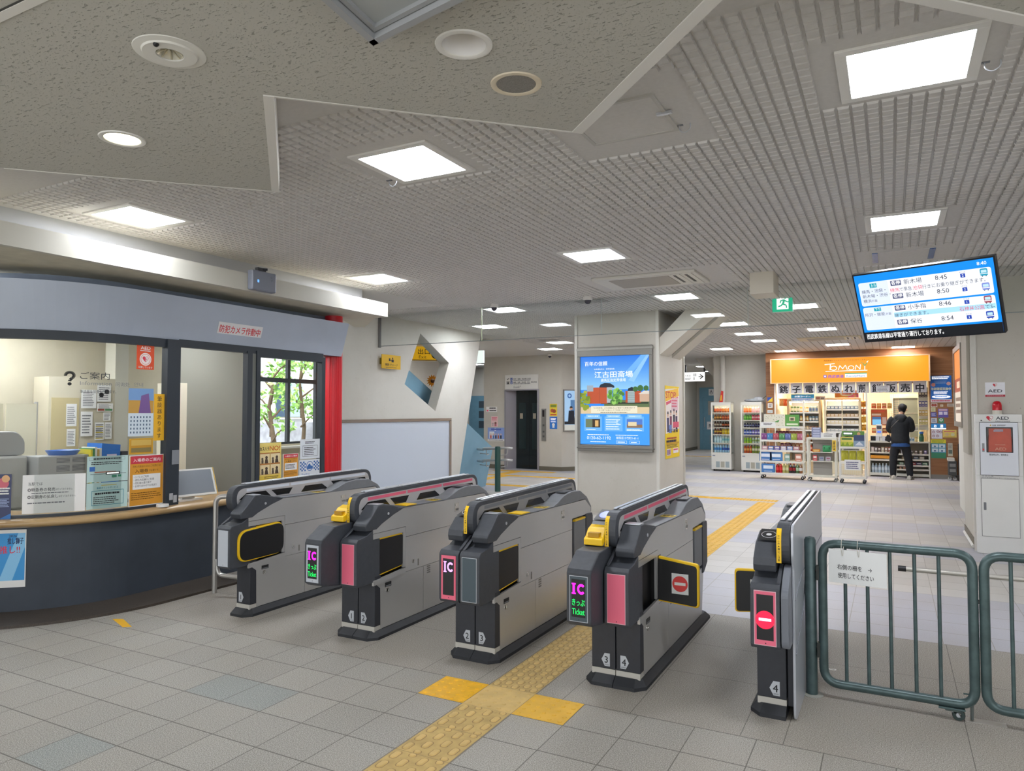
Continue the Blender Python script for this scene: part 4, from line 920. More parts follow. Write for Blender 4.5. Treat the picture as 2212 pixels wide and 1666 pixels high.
# --- departure display
t = thing('departure_display', 'large blue departure screen hanging from the ceiling on the right', 'display', (2.645, 2.48, 2.15))
yaw, tilt = -.35676, .41775; dr = Vector((math.cos(yaw), math.sin(yaw), 0)); dn = Vector((math.sin(yaw), -math.cos(yaw), 0)); du = RZ*math.cos(tilt) + dn*math.sin(tilt); dn2 = dr.cross(du)
DC = Vector((2.6455, 2.4792, 2.4189)); Wd, Hd = .97, .57
mb = MB(); q = [DC + dr*a*Wd/2 + du*b*Hd/2 for a, b in ((-1, -1), (1, -1), (1, 1), (-1, 1))]; mb.prism([x - dn2*.001 for x in q], -dn2*.05, M('#15171c', .35)); mb.build('bezel', t, bev=.003)
mb = MB(); c = DC - dn2*.05
mb.prism([c + dr*a*.12 + du*b*.12 for a, b in ((-1, -1), (1, -1), (1, 1), (-1, 1))], -dn2*.03, DARK2); mb.tube([c - dn2*.02, Vector((2.75, 5.6, 2.62)), Vector((2.75, 5.6, H))], .03, DARK2, 10); mb.build('ceiling_mount', t)
EB = M('#0a8cf8', .4, emit=.95); EWh = M('#dce6fb', .4, emit=.95); ELB = M('#a9dcf8', .4, emit=.95); EDK = M('#1a1c22', .4, emit=.6); ETX = M('#3a3f4c', .4, emit=.8); EGR = M('#5a5f80', .4, emit=.9); ERD = M('#e0455c', .4, emit=.9); ETL = M('#1ea3b4', .4, emit=.9); EBL = M('#2c4bb0', .4, emit=.9); EWT = M('#ffffff', .4, emit=1.0); EWB = M('#f2f5ff', .4, emit=.95)
p = Pan(DC - dr*(Wd/2-.012) - du*(Hd/2-.012), dr, du, Wd-.024, Hd-.024, EB, .002, .0004)
p.rect(0, 0, 1, .135, EDK); p.t('西武鉄道各線は平常通り運行しております。', .015, .035, .085, EWT, w=.585, bold=.015)
def rp(u0, v0, u1, v1, m, r=.03):
    a = p.h / p.w; p.poly([(x, y) for x, y in [(u/1.0, v) for u, v in [(q_[0], q_[1]) for q_ in [(x*a, y) for x, y in fil2([(u0/a, v0), (u1/a, v0), (u1/a, v1), (u0/a, v1)], r, 4)]]]], m)
rp(.025, .165, .978, .51, EWB); rp(.025, .535, .978, .885, EWB)
p.rect(.03, .17, .255, .505, EWh); p.rect(.03, .54, .255, .88, EWh); p.rect(.26, .327, .975, .40, ELB)
p.t('8:40', .955, .925, .065, EWT, 'r')
def row(v, dest, tm, pf, col):
    rp(.275, v, .355, v+.075, EGR, .012); p.t('各停', .315, v+.02, .06, EWT, 'c', bold=.02); p.t(dest, .375, v+.008, .078, ETX); p.t(tm, .685, v+.008, .088, ETX, 'r')
    rp(.775, v-.002, .808, v+.052, EBL, .006); p.t(pf, .7915, v+.01, .045, EWT, 'c'); p.t('のりば', .7915, v+.062, .024, ETX, 'c')
    rp(.905, v-.012, .955, v+.085, col, .02); rp(.912, v+.028, .948, v+.065, M('#bfe4f4', .4, emit=.9), .008); p.rect(.905, v+.012, .955, v+.02, EWT); rp(.914, v-.022, .922, v-.012, ETX, .003); rp(.938, v-.022, .946, v-.012, ETX, .003)
row(.79, '新木場', '8:45', '2', M('#2a9fc0', .4, emit=.9)); row(.60, '新木場', '8:50', '2', M('#7f8fd8', .4, emit=.9)); row(.425, '小手指', '8:46', '1', M('#a05060', .4, emit=.9)); row(.215, '保谷', '8:54', '1', EBL)
p.t('練馬', .265, .705, .065, ERD); p.t('で準急', .336, .705, .065, ETX, w=.092); p.t('池袋', .435, .705, .065, ERD); p.t('行きにお乗り継ぎができます。', .505, .705, .065, ETX, w=.43)
p.t('継ぎができます。', .265, .337, .06, ETX); p.t('石神井公園', .735, .337, .065, ERD, w=.165); p.t('でS-', .905, .337, .065, ETX)
for v, tx in ((.815, '上り'), (.465 + .33 - .0, '')): 
    if tx: rp(.115, v, .17, v+.05, ETL, .006); p.t(tx, .1425, v+.012, .04, EWT, 'c')
rp(.115, .80, .17, .85, ETL, .006); p.t('上り', .1425, .812, .042, EWT, 'c'); p.t('練馬・池袋・', .045, .73, .058, ETX); p.t('新木場・渋谷・', .045, .66, .058, ETX); p.t('横浜', .045, .59, .058, ETX); p.t('方面', .11, .592, .04, ETX)
rp(.115, .79-.34+.0, .17, .84-.34, ETL, .006); p.t('下り', .1425, .462, .042, EWT, 'c'); p.t('所沢・飯能', .035, .38, .056, ETX); p.t('方面', .20, .382, .038, ETX)
p.mb.build('screen', t)

# --- big blue advert in a steel light box on the pillar
t = thing('advert_light_box', 'steel framed light box with blue funeral hall advert on the pillar', 'advert', (-1.39, 6.9, .97))
FRM = M('#8b8881', .35, .6)
mb = MB(); x0, x1, z0, z1 = -2.0, -.78, .98, 2.62
for q in ((x0, x1, 1.08, .98), (x0, x1, 2.47, 2.62), (x0, x0+.045, 1.08, 2.47), (x1-.045, x1, 1.08, 2.47)): mb.box(q[0], q[1], 6.86, 6.95, min(q[2:]), max(q[2:]), FRM)
mb.box(x0-.01, x1+.01, 6.855, 6.95, 2.56, 2.60, M('#a19e97', .3, .6)); mb.box(x0-.01, x1+.01, 6.85, 6.95, 1.02, 1.04, M('#7a7770', .4, .5)); mb.build('frame', t, bev=.006)
AB = lambda h, k=.85: M(h, .5, emit=k)
w, h = 1.13, 1.38; p = Pan((-1.955, 6.893, 1.09), RX, RZ, w, h, AB('#2f86ea'), .01, .0008)
for i in range(30): 
    v0 = .62 + i*.01267; c = [int(a + (b-a)*i/29) for a, b in zip((0x8f, 0xc8, 0xf0), (0x2a, 0x78, 0xe0))]; p.k -= .15; p.rect(0, v0, 1, v0+.0128, AB('#%02x%02x%02x' % tuple(c)))
p.poly([(1, 1), (.88, 1), (.55, .72), (.62, .70)], AB('#6fb0f0')); p.poly([(1, 1), (.96, 1), (.70, .72), (.78, .70)], AB('#8fc4f4'))
p.rect(0, .345, 1, .42, AB('#d8c29a')); p.rect(.35, .42, 1, .50, AB('#5c7048')); p.rect(.3, .455, .98, .475, AB('#2c3a28'))
p.rect(.10, .46, .40, .645, AB('#b8502c')); p.rect(.28, .46, .285, .645, AB('#8c3a20')); p.rect(.095, .60, .19, .67, AB('#9aa8b4')); p.poly([(.28, .655), (.30, .68), (.36, .695), (.44, .69), (.50, .66), (.50, .64), (.28, .645)], AB('#1c2430'))
p.rect(.39, .47, .47, .645, AB('#aab4b8')); p.rect(.66, .47, .88, .60, AB('#b04c2a')); p.poly([(.69, .60), (.70, .63), (.75, .645), (.79, .63), (.80, .60)], AB('#1c2430')); p.rect(.69, .47, .79, .60, AB('#9fb0b0'))
for k in range(6): p.rect(.69, .485+.02*k, .79, .488+.02*k, AB('#5f7070'))
p.poly([(.84, .565), (.92, .60), (1, .60), (1, .565)], AB('#d8d0c4')); p.rect(.86, .48, 1, .565, AB('#c8a890'))
for cx_, cy_, r in ((.80, .62, .03), (.87, .63, .035), (.95, .63, .03)): p.disc(cx_, cy_, r, AB('#3c6a34'), 12)
R = random.Random(3)
for k in range(46):
    a, rr = R.random()*6.28, R.random()**.5; g = AB(R.choice(['#5c9a3c', '#7ab84c', '#477c34', '#93c860'])); p.disc(.52 + .12*rr*math.cos(a), .545 + .075*rr*math.sin(a), .012 + .016*R.random(), g, 7)
for k in range(30):
    a, rr = R.random()*6.28, R.random()**.5; g = AB(R.choice(['#8a9a2c', '#a8b03c', '#6c8424'])); p.disc(.05 + .08*rr*math.cos(a), .50 + .10*rr*math.sin(a), .014 + .018*R.random(), g, 7)
p.rect(.16, .352, .83, .432, AB('#e9e2c8')); p.t('『江古田斎場』は社会福祉法人が運営する葬儀式場です', .495, .405, .017, AB('#3a3428', .6), 'c', w=.61); p.t('どなた様でも安心してご利用いただけます', .495, .379, .018, AB('#3a3428', .6), 'c', w=.48); p.lines(.30, .355, .70, .370, 1, AB('#6a6450', .6))
p.rect(0, 0, 1, .345, AB('#3f9bf0')); TW = AB('#f4f8ff', .95)
for u0, tt in ((.06, '練馬区の斎場'), (.36, '充実の公共施設'), (.66, '特別養護老人ホーム')):
    p.rect(u0, .15, u0+.26, .315, AB('#6cb2f4')); p.rect(u0+.03, .30, u0+.23, .335, AB('#86c2f8')); p.t(tt, u0+.13, .31, .016, TW, 'c', w=.15)
p.rect(.08, .19, .295, .285, AB('#6c7a5c')); p.rect(.18, .19, .295, .285, AB('#3a2c1c')); p.rect(.22, .20, .27, .27, AB('#d8b070')); p.lines(.38, .165, .60, .295, 5, TW, .3, 4); p.rect(.68, .19, .90, .285, AB('#4c78c8')); p.rect(.68, .19, .90, .225, AB('#8a6c54')); p.rect(.70, .21, .82, .255, AB('#e0d0a8'))
p.lines(.09, .16, .27, .178, 1, TW, .4, 2); p.lines(.68, .155, .90, .18, 2, TW, .4, 5)
for k, n_ in enumerate(('30', '50', '1')): p.t(n_, .56, .255 - .03*k, .026, TW, 'r')
p.t('百年の信頼', .07, .895, .055, TW, w=.335, bold=.01); p.t('江古田斎場', .215, .76, .078, TW, w=.555, bold=.012); p.t('練馬区指定葬儀場', .31, .71, .04, TW, w=.36); p.t('社会福祉法人　東京福祉会', .21, .845, .02, TW, w=.3)
p.t('0120-62-1192', .10, .055, .05, TW, w=.35); p.lines(.11, .10, .44, .118, 1, TW, .4, 8); p.t('練馬区小竹町1-61-1', .53, .062, .034, TW, w=.31); p.lines(.52, .098, .88, .116, 1, TW, .4, 9); p.frame(.53, .012, .68, .045, .002, TW); p.frame(.72, .012, .86, .045, .002, TW); p.lines(.55, .02, .66, .038, 1, TW, .5, 3); p.lines(.74, .02, .84, .038, 1, TW, .5, 6); p.lines(.15, .02, .40, .038, 1, TW, .4, 7)
p.mb.build('poster_sheet', t)
# --- yellow STOP poster on the pillar's side
p = Pan((-.705, 7.30, .86), RY, RZ, .84, 1.15, M('#f2d022', .5), .002); RDP = M('#c8203a', .5); BK = M('#2a2438', .6); PN = M('#e05a78', .5)
p.poly([(0, .95), (1, .98), (.98, .40), (.03, .34)], M('#f0e6e0', .6)); p.poly([(0, .92), (.95, .98), (.98, .87), (.04, .78)], M('#f4c238', .5)); p.t('STOP!', .05, .83, .13, RDP, w=.72, bold=.03)
p.poly([(.06, .77), (.9, .86), (.92, .83), (.08, .73)], PN); p.rect(.42, .66, .9, .84, M('#e8c8d0', .6)); p.lines(.45, .70, .88, .82, 3, PN, .55, 3)
for u, v, s_, c_ in ((.18, .5, 1, '#3c3a66'), (.38, .52, .9, '#7c3450'), (.6, .54, .9, '#2c2c3c'), (.78, .52, .9, '#4a3a5a')): p.poly([(u-.06, v-.14*s_), (u+.06, v-.14*s_), (u+.07, v+.06), (u-.07, v+.06)], M(c_, .6)); p.disc(u, v+.10, .035, M('#d8b098', .6), 12); p.poly([(u-.05, v+.11), (u-.03, v+.145), (u+.03, v+.145), (u+.05, v+.11)], BK)
p.rect(.25, .35, .42, .46, M('#6a8ac8', .6)); p.rect(.52, .42, .95, .50, PN); p.t('サギ被害', .18, .355, .06, BK, w=.7, bold=.03)
p.rect(.06, .19, .94, .215, M('#c89a18')); p.lines(.1, .255, .9, .30, 1, M('#a83a30'), .5, 5); p.lines(.06, .21, .92, .255, 1, BK, .7, 6); p.lines(.08, .14, .9, .19, 3, BK, .4, 7); p.rect(.08, .04, .36, .13, M('#e0d4d8')); p.rect(.12, .05, .2, .12, M('#7c5a8c')); p.rect(.24, .05, .32, .12, M('#8c4a6c')); p.rect(.52, .06, .9, .13, M('#efe8e8')); p.rect(.54, .10, .86, .12, PN)
poster('poster', p, 'yellow STOP poster taped to the side of the big pillar')

# --- emergency cabinet
t = thing('emergency_cabinet', 'tall white metal cabinet with a red defibrillator bag behind its window', 'cabinet', (3.475, 6.06, 0))
CB = M('#e3e2dd', .45, var=.03, scale=3); mb = MB(); mb.box(3.255, 3.70, 6.0, 6.11, 0, .88, CB); mb.box(3.255, 3.70, 6.0, 6.11, 1.48, 1.57, CB); mb.box(3.255, 3.315, 6.0, 6.11, .88, 1.48, CB); mb.box(3.64, 3.70, 6.0, 6.11, .88, 1.48, CB); mb.box(3.255, 3.70, 6.10, 6.115, .88, 1.48, CB); mb.build('body', t, bev=.004)
mb = MB(); seam = M('#4a4a48', .6)
mb.box(3.30, 3.655, 5.994, 6.0, .195, .845, seam); mb.box(3.303, 3.652, 5.990, 5.996, .198, .842, CB); ld = mb.build('lower_door', t); mb = MB(); mb.box(3.32, 3.345, 5.986, 5.992, .49, .575, GREY); mb.build('handle', ld, bev=.004)
mb = MB(); D2 = M('#dfe2e8', .4)
mb.box(3.30, 3.655, 5.990, 5.996, .885, 1.145, D2); mb.box(3.30, 3.655, 5.990, 5.996, 1.42, 1.475, D2); mb.box(3.30, 3.362, 5.990, 5.996, 1.145, 1.42, D2); mb.box(3.605, 3.655, 5.990, 5.996, 1.145, 1.42, D2)
for q in ((3.297, 3.658, .880, .885), (3.297, 3.658, 1.475, 1.48), (3.297, 3.30, .885, 1.475), (3.655, 3.658, .885, 1.475)): mb.box(q[0], q[1], 5.991, 5.996, q[2], q[3], seam)
ud = mb.build('upper_door', t); mb = MB(); mb.quad((3.362, 5.992, 1.145), (3.605, 5.992, 1.145), (3.605, 5.992, 1.42), (3.362, 5.992, 1.42), GLASS); mb.build('pane', ud)
mb = MB(); 
for q in ((3.358, 3.609, 1.139, 1.147), (3.358, 3.609, 1.418, 1.426), (3.358, 3.366, 1.147, 1.418), (3.601, 3.609, 1.147, 1.418)): mb.box(q[0], q[1], 5.988, 5.993, q[2], q[3], M('#3a3c40', .5))
mb.build('window_frame', ud, bev=.002)
mb = MB(); mb.box(3.318, 3.340, 5.986, 5.99, 1.145, 1.24, M('#8d8f90', .4)); mb.box(3.322, 3.336, 5.984, 5.987, 1.16, 1.18, RED); mb.build('latch', ud)
p = Pan((3.30, 5.9895, .885), RX, RZ, .355, .59, None, .0003, .0004); p.t('注意', .33, .935, .032, TXT, bold=.02); p.poly([(.26, .935), (.315, .935), (.2875, .968)], M('#d8a828')); p.lines(.46, .935, .70, .965, 2, TXT, .5); p.t('緊急時以外、使用禁止', .24, .375, .04, TXT, w=.50, bold=.02); p.mb.build('door_print', ud)
def heart(p, u, v, s, m, m2):
    a = p.h / p.w
    pts = [(0, -.9), (-.55, -.35), (-.95, .15), (-.95, .55), (-.7, .82), (-.35, .85), (0, .55)]
    p.poly([(u + x*s*a, v + y*s) for x, y in pts], m); p.poly([(u + x*s*a, v + y*s) for x, y in [(0, .55), (.35, .85), (.7, .82), (.95, .55), (.95, .15), (.55, -.35), (0, -.9)]], m2)
    p.poly([(u + x*s*a, v + y*s) for x, y in [(0, .46), (.33, .72), (.64, .70), (.83, .48), (.83, .18), (.48, -.27), (0, -.74)]], M('#ecebe8', .7, var=.02)); p.poly([(u + x*s*a, v + y*s) for x, y in [(-.3, .1), (.15, .35), (.1, .05), (.6, .3), (.1, -.35), (.12, -.02)]], m)
p = Pan((3.33, 5.9985, 1.482), RX, RZ, .30, .082, CB, .0002, .0004); heart(p, .22, .5, .40, M('#c8283a'), M('#c8283a')); p.t('AED', .42, .33, .62, M('#3a3e48'), w=.40, bold=.03); p.t('自動体外式除細動器', .40, .06, .16, M('#3a3e48'), w=.46); p.mb.build('name_plate', t)
p = Pan((3.29, 5.9985, .845), RX, RZ, .36, .036, M('#d9d8d2'), .0003, .0004); p.t('日本光電', .06, .62, .34, M('#5a5a70'), w=.3); p.t('AEDお客様受付センター　0120-333-421', .03, .12, .34, M('#5a5a70'), w=.9); p.mb.build('label_strip', t)
mb = MB(); mb.blob((3.315, 5.992, 1.50), .007, BLACK, 10, 6); mb.build('key_button', t)
t2 = thing('defibrillator_bag', 'red orange defibrillator bag inside the white cabinet window', 'bag', (3.48, 6.05, 1.145)); mb = MB(); OR = M('#d8502c', .6, var=.1, scale=9)
mb.xz(fil2([(3.375, .89), (3.60, .89), (3.605, 1.30), (3.575, 1.405), (3.41, 1.405), (3.38, 1.30)], .03, 4), 6.01, 6.09, OR); mb.build('bag', t2, bev=.012)
p = Pan((3.385, 6.0085, 1.14), RX, RZ, .21, .27, OR, .0002, .0004); p.t('AED', .52, .09, .17, M('#e8a080'), 'c', w=.5, bold=.0); p.t('NIHON KOHDEN', .5, .30, .06, M('#e8b090'), 'c', w=.45); p.rect(.22, .86, .52, .93, M('#c8b8c0')); p.mb.build('print', t2)
mb = MB(); mb.box(3.44, 3.52, 6.0, 6.01, 1.375, 1.40, M('#b8a0b0')); mb.build('clip', t2)
t = thing('beacon_lamp', 'red beacon lamp on top of the white emergency cabinet', 'lamp', (3.475, 6.055, 1.57)); mb = MB(); mb.lathe([(.046, 0), (.046, .045)], (3.475, 6.055, 1.57), M('#d9d4c6', .5), 24); mb.build('base', t); mb = MB(); mb.lathe([(.046, .045), (.046, .10), (.040, .13), (.024, .147), (0, .152)], (3.475, 6.055, 1.57), M('#c81828', .12), 24); mb.build('lens', t, smooth=50)
p = Pan((3.372, 6.118, 1.77), RX, RZ, .19, .165, M('#e6e6ea', .5), .003); heart(p, .5, .80, .13, M('#c8283a'), M('#c8283a')); p.t('AED', .5, .30, .30, M('#3a3e48'), 'c', w=.72, bold=.03); p.rect(.12, .25, .88, .26, M('#8a8a90')); p.rect(0, 0, 1, .14, M('#b02838')); p.t('自動体外式除細動器', .5, .04, .075, M('#e0a8b0'), 'c', w=.8); poster('sign', p, 'white and red heart sign on the wall above the emergency cabinet', 'sign')
# --- advert seen edge-on behind the right pillar
t = thing('side_advert', 'grey framed orange and white advert behind the right pillar', 'advert', (3.37, 9.75, 1.36)); mb = MB()
for q in ((9.05, 10.45, 1.36, 1.44), (9.05, 10.45, 2.57, 2.65), (9.05, 9.12, 1.44, 2.57), (10.38, 10.45, 1.44, 2.57)): mb.box(3.35, 3.42, q[0], q[1], q[2], q[3], M('#8f8a82', .4, .4))
mb.build('frame', t); p = Pan((3.37, 10.38, 1.44), -RY, RZ, 1.26, 1.13, AB('#e9dccb', .7), .005); p.rect(0, .6, 1, 1, AB('#f08a2c', .8)); p.rect(0, .42, 1, .61, AB('#b84a30', .6)); p.lines(.1, .1, .9, .36, 3, M('#8a6a58'), .6, 4); p.lines(.3, .45, .8, .58, 1, AB('#f0d8b8', .8), .7, 5); p.mb.build('sheet', t)

# --- diamond wall fittings
t = thing('notice_board', 'large plain white notice board in a steel frame on the diamond wall', 'board', (-4.79, 6, .3)); mb = MB(); BD = M('#ccd4e0', .3)
mb.box(-4.80, -4.785, 4.35, 7.42, .30, 1.44, BD); mb.build('board', t); mb = MB(); F2 = M('#a69a90', .25, .7)
mb.box(-4.80, -4.765, 4.33, 7.48, 1.43, 1.48, F2); mb.box(-4.80, -4.765, 7.42, 7.48, .28, 1.43, F2); mb.box(-4.80, -4.765, 4.33, 7.48, .26, .31, F2); mb.build('frame', t, bev=.005)
t = thing('wall_sign', 'small yellow ticket charging sign projecting from the diamond wall', 'sign', (-4.7, 5.5, 2.29)); YS = M('#e0b21a', .5)
p = Pan((-4.797, 5.36, 2.30), RY, RZ, .48, .215, YS, .0)
pd = Vector((.75, .66, 0)); p = Pan((-4.72, 5.36, 2.29), Vector((.0, 1, 0)), RZ, .49, .225, YS, .012); p.disc(.56, .76, .07, TXT, 14); p.rect(.50, .48, .62, .68, TXT); p.rect(.36, .55, .44, .75, TXT); p.rect(.44, .58, .52, .62, TXT); p.t('精算･チャージ', .5, .22, .19, TXT, 'c', w=.66, bold=.02); p.lines(.2, .06, .8, .14, 1, M('#6a5a20'), .5); p.mb.build('face', t)
mb = MB(); mb.box(-4.80, -4.733, 5.40, 5.44, 2.36, 2.46, M('#7a6a20')); mb.box(-4.80, -4.733, 5.78, 5.82, 2.36, 2.46, M('#7a6a20')); mb.build('bracket', t)
# beyond the diamond: exit sign, flower
t = thing('exit_direction_sign', 'yellow hanging exit sign seen through the diamond opening', 'sign', (-7.1, 10.0, 2.7)); nr = Vector((.78, .62, 0)); p = Pan((-7.95, 9.45, 2.79), nr, RZ, 1.9, .33, M('#e0ac18', .45, emit=.5), .08)
p.t('出口', .44, .48, .42, TXT, w=.142, bold=.015); p.t('Exit', .452, .15, .30, TXT, w=.09); p.disc(.66, .45, .33, TXT, 24); p.rect(0, 0, 1, .06, TXT); p.mb.build('panel', t)
for f in (.2, 1.7): mb = MB(); q = Vector((-7.95, 9.45, 3.13)) + nr*f; mb.tube([q, Vector((q.x, q.y, H))], .012, DARK2, 6); mb.build('hanger', t)
t = thing('sunflower_ornament', 'small sunflower ornament on a stem seen through the diamond opening', 'ornament', (-7.58, 11.0, 0)); f0 = Vector((-7.58, 11.0, 2.36))
mb = MB(); mb.tube([(-7.58, 11.02, 0), (-7.58, 11.02, 2.34)], .012, M('#8a8f60'), 6); mb.build('stem', t)
mb = MB(); fr = Vector((.85, .5, 0)); fn = Vector((.5, -.85, 0))
for k in range(14):
    a = k*.449; d_ = fr*math.cos(a) + RZ*math.sin(a); e_ = fr*-math.sin(a) + RZ*math.cos(a); mb.add([f0, f0 + d_*.09 + e_*.03 + fn*.02, f0 + d_*.16 + fn*.03, f0 + d_*.09 - e_*.03 + fn*.02], [(0, 1, 2, 3)], M('#d89020', .6))
mb.build('petals', t); mb = MB(); mb.blob(tuple(f0 + fn*.02), .055, M('#4a2c14', .8), 10, 6); mb.build('seed_head', t)

# --- lift
t = thing('lift_entrance', 'lift with dark glass double doors in a steel frame', 'lift', (-6.6, 14.2, 0)); mb = MB(); SF = M('#a8a5ac', .35, .5)
mb.prism([(-7.16, 13.98, 0), (-7.16, 14.02, 0), (-6.94, 14.32, 0), (-6.94, 14.28, 0)], (0, 0, 2.2), SF); mb.box(-7.18, -7.15, 13.97, 14.02, 0, 2.22, SF); mb.box(-6.16, -6.11, 13.97, 14.3, 0, 2.22, SF); mb.box(-7.18, -6.11, 13.97, 14.3, 2.19, 2.22, SF); mb.build('frame', t)
DG = M('#0d1a1f', .12)
for x0, x1 in ((-6.95, -6.545), (-6.54, -6.13)):
    mb = MB(); mb.box(x0, x1, 14.26, 14.3, 0, 2.19, DG); dd = mb.build('door', t); mb = MB(); mb.box(x0+.09, x1-.10, 14.255, 14.26, .55, 1.85, M('#16282c', .06)); mb.build('glass', dd); mb = MB(); mb.box(x0+.12, x0+.21, 14.25, 14.255, 1.40, 1.55, M('#9c9684', .6)); mb.build('sticker', dd)
t = thing('lift_call_panel', 'steel lift call panel with buttons beside the lift door', 'panel', (-5.97, 13.98, .8)); mb = MB(); mb.box(-6.03, -5.90, 13.975, 14.0, .80, 1.68, M('#8f8d88', .35, .5)); mb.build('plate', t); mb = MB(); mb.box(-6.0, -5.94, 13.972, 13.976, 1.46, 1.64, M('#1c1012', .3)); mb.build('floor_display', t)
for z in (.90, 1.03, 1.2): mb = MB(); mb.box(-5.99, -5.94, 13.968, 13.976, z, z+.05, M('#5a5a5a', .4)); mb.build('button', t)
p = Pan((-7.16, 13.975, 2.225), RX, RZ, 1.03, .40, M('#dedcd6', .5), .02); 
for v, n_, s_ in ((.60, '1', '所沢・飯能・西武秩父方面'), (.36, '2', '練馬・池袋・新木場・渋谷・横浜方面')): p.rect(.165, v, .23, v+.2, M('#2c4b98')); p.t(n_, .197, v+.04, .16, EWT, 'c'); p.t(s_, .26, v+.06, .13, TXT, w=.70 if n_ == '2' else .52, bold=.015); p.lines(.26, v-.02, .8, v+.05, 1, GREY, .6, 3)
p.t('ホームゆき', .26, .15, .12, TXT, w=.22); p.lines(.26, .07, .45, .13, 1, GREY, .6); p.frame(.05, .35, .14, .55, .02, TXT); p.rect(.07, .38, .12, .5, TXT); p.poly([(.06, .65), (.09, .65), (.075, .78)], TXT); p.poly([(.10, .78), (.13, .78), (.115, .65)], TXT); poster('lift_sign', p, 'white platform direction sign above the lift door', 'sign')
def wallposter(x0, x1, z0, z1, base, fn, label, y=13.997): p = Pan((x0, y, z0), RX, RZ, x1-x0, z1-z0, base, .004); fn(p); return poster('poster', p, label)
def f_(p): p.rect(.05, .1, .2, .4, PN); p.lines(.3, .55, .9, .9, 1, TXT, .6); p.lines(.3, .1, .95, .45, 1, TXT, .6)
wallposter(-7.78, -7.43, 1.59, 1.74, PAPER, f_, 'small white notice at the top left of the lift door')
def f_(p): p.lines(.1, .6, .9, .92, 3, PN, .6); p.disc(.65, .35, .12, M('#8a5a50'), 14); p.rect(.5, .05, .8, .25, M('#c07080')); p.lines(.1, .1, .4, .4, 3, GREY)
wallposter(-7.62, -7.40, 1.17, 1.47, M('#ecc8c8', .6), f_, 'pink paper notice left of the lift door')
def f_(p):
    p.rect(0, .15, 1, 1, M('#8fa8e0')); p.disc(.45, .85, .10, M('#f0f0f8'), 14); p.rect(.2, .8, .8, .92, M('#5a6cc0')); p.rect(.1, .2, .4, .7, M('#e4e8f0'))
    for k, c_ in enumerate(('#c85050', '#4878b8', '#3c3c48', '#b86848', '#2c2c30')): p.rect(.15+.15*k, .18, .23+.15*k, .42, M(c_)); p.disc(.19+.15*k, .5, .06, M('#e0c0a8'), 10)
    p.lines(.05, .03, .95, .12, 1, GREY)
wallposter(-7.73, -7.19, .77, 1.15, PAPER, f_, 'blue picture poster low on the left of the lift door')
def f_(p): p.rect(.1, .72, .9, .94, M('#7c8c30')); p.disc(.35, .45, .16, M('#b85838'), 14); p.disc(.62, .4, .16, M('#9c4830'), 14); p.rect(.1, .06, .9, .16, M('#c83838'))
wallposter(-5.79, -5.57, 1.48, 1.81, M('#e8c83c', .6), f_, 'yellow food poster right of the lift door')
def f_(p): p.rect(.08, .72, .92, .94, M('#2c5cb0')); p.lines(.12, .74, .88, .92, 2, EWT, .5); p.disc(.5, .35, .13, M('#e8e8e8'), 16); p.rect(.35, .1, .65, .22, M('#e8e8e8')); p.lines(.15, .55, .85, .68, 2, EWT, .4, 8)
wallposter(-5.79, -5.57, 1.13, 1.46, M('#2f78d0', .6), f_, 'blue white poster right of the lift door under the yellow one')
t = thing('suit_advert', 'steel framed light blue advert with two suited figures by the lift', 'advert', (-5.15, 14.3, 1.06)); ar = Vector((.6, .8, 0)).normalized(); A0 = Vector((-5.41, 14.03, 1.06)) + Vector((.8, -.6, 0))*.03
p = Pan(A0, ar, RZ, .62, 1.14, M('#8b8881', .4, .4), .03); p.rect(.05, .03, .97, .97, AB('#a8cdf0', .7)); p.rect(.05, .03, .97, .16, AB('#d8d8d0', .6)); p.rect(.05, .17, .97, .24, AB('#20242c', .5)); p.ring(.3, .85, .03, .06, AB('#3c6cb0', .6), 16); p.rect(.35, .4, .8, .75, AB('#5c88b8', .6))
for u, v in ((.38, .5), (.70, .58)): p.poly([(u-.16, .24), (u+.18, .24), (u+.14, v), (u-.12, v)], AB('#1c2230', .5)); p.disc(u, v+.05, .042, AB('#c89878', .6), 14); p.poly([(u-.08, v+.06), (u-.05, v+.10), (u+.05, v+.10), (u+.08, v+.06)], AB('#181414', .4))
p.mb.build('sheet', t)
# --- toilet sign hanging in the corridor, sign over door
t = thing('toilet_sign', 'white lit toilet direction sign with a right arrow hanging in the corridor', 'sign', (-3.3, 20, 2.6)); p = Pan((-3.68, 19.98, 2.60), RX, RZ, .72, .30, M('#f4f4f2', .5, emit=1.1), .08); p.t('化粧室', .10, .55, .22, TXT, w=.26); p.lines(.10, .15, .38, .45, 2, GREY, .4); p.rect(.5, .55, .53, .85, TXT); p.rect(.58, .55, .61, .85, TXT); p.rect(.5, .15, .53, .45, TXT); p.poly([(.72, .46), (.84, .46), (.84, .54), (.72, .54)], TXT); p.poly([(.80, .22), (.95, .5), (.80, .78), (.77, .72), (.87, .5), (.77, .28)], TXT); p.mb.build('panel', t)
for x in (-3.6, -2.98): mb = MB(); mb.box(x-.02, x+.02, 20.0, 20.06, 2.6, H, DARK2); mb.build('hanger', t)
def acc(p): p.ring(.2, .4, .16, .22, TXT, 16); p.disc(.2, .8, .07, TXT, 10); p.rect(.17, .45, .22, .72, TXT); p.rect(.42, .2, .58, .6, M('#d87030')); p.disc(.5, .75, .08, M('#d87030'), 10); p.disc(.8, .75, .08, M('#c05030'), 10); p.rect(.74, .25, .86, .6, M('#c05030'))
wallposter(-4.36, -3.83, 2.28, 2.55, PAPER, acc, 'white wheelchair and baby pictogram sign over the blue door', 26.85)
def f_(p): p.t('禁煙', .08, .25, .5, TXT, w=.8, bold=.02)
wallposter(-4.45, -3.8, .85, 1.18, PAPER, f_, 'white no smoking sign on the far blue door', 26.88)
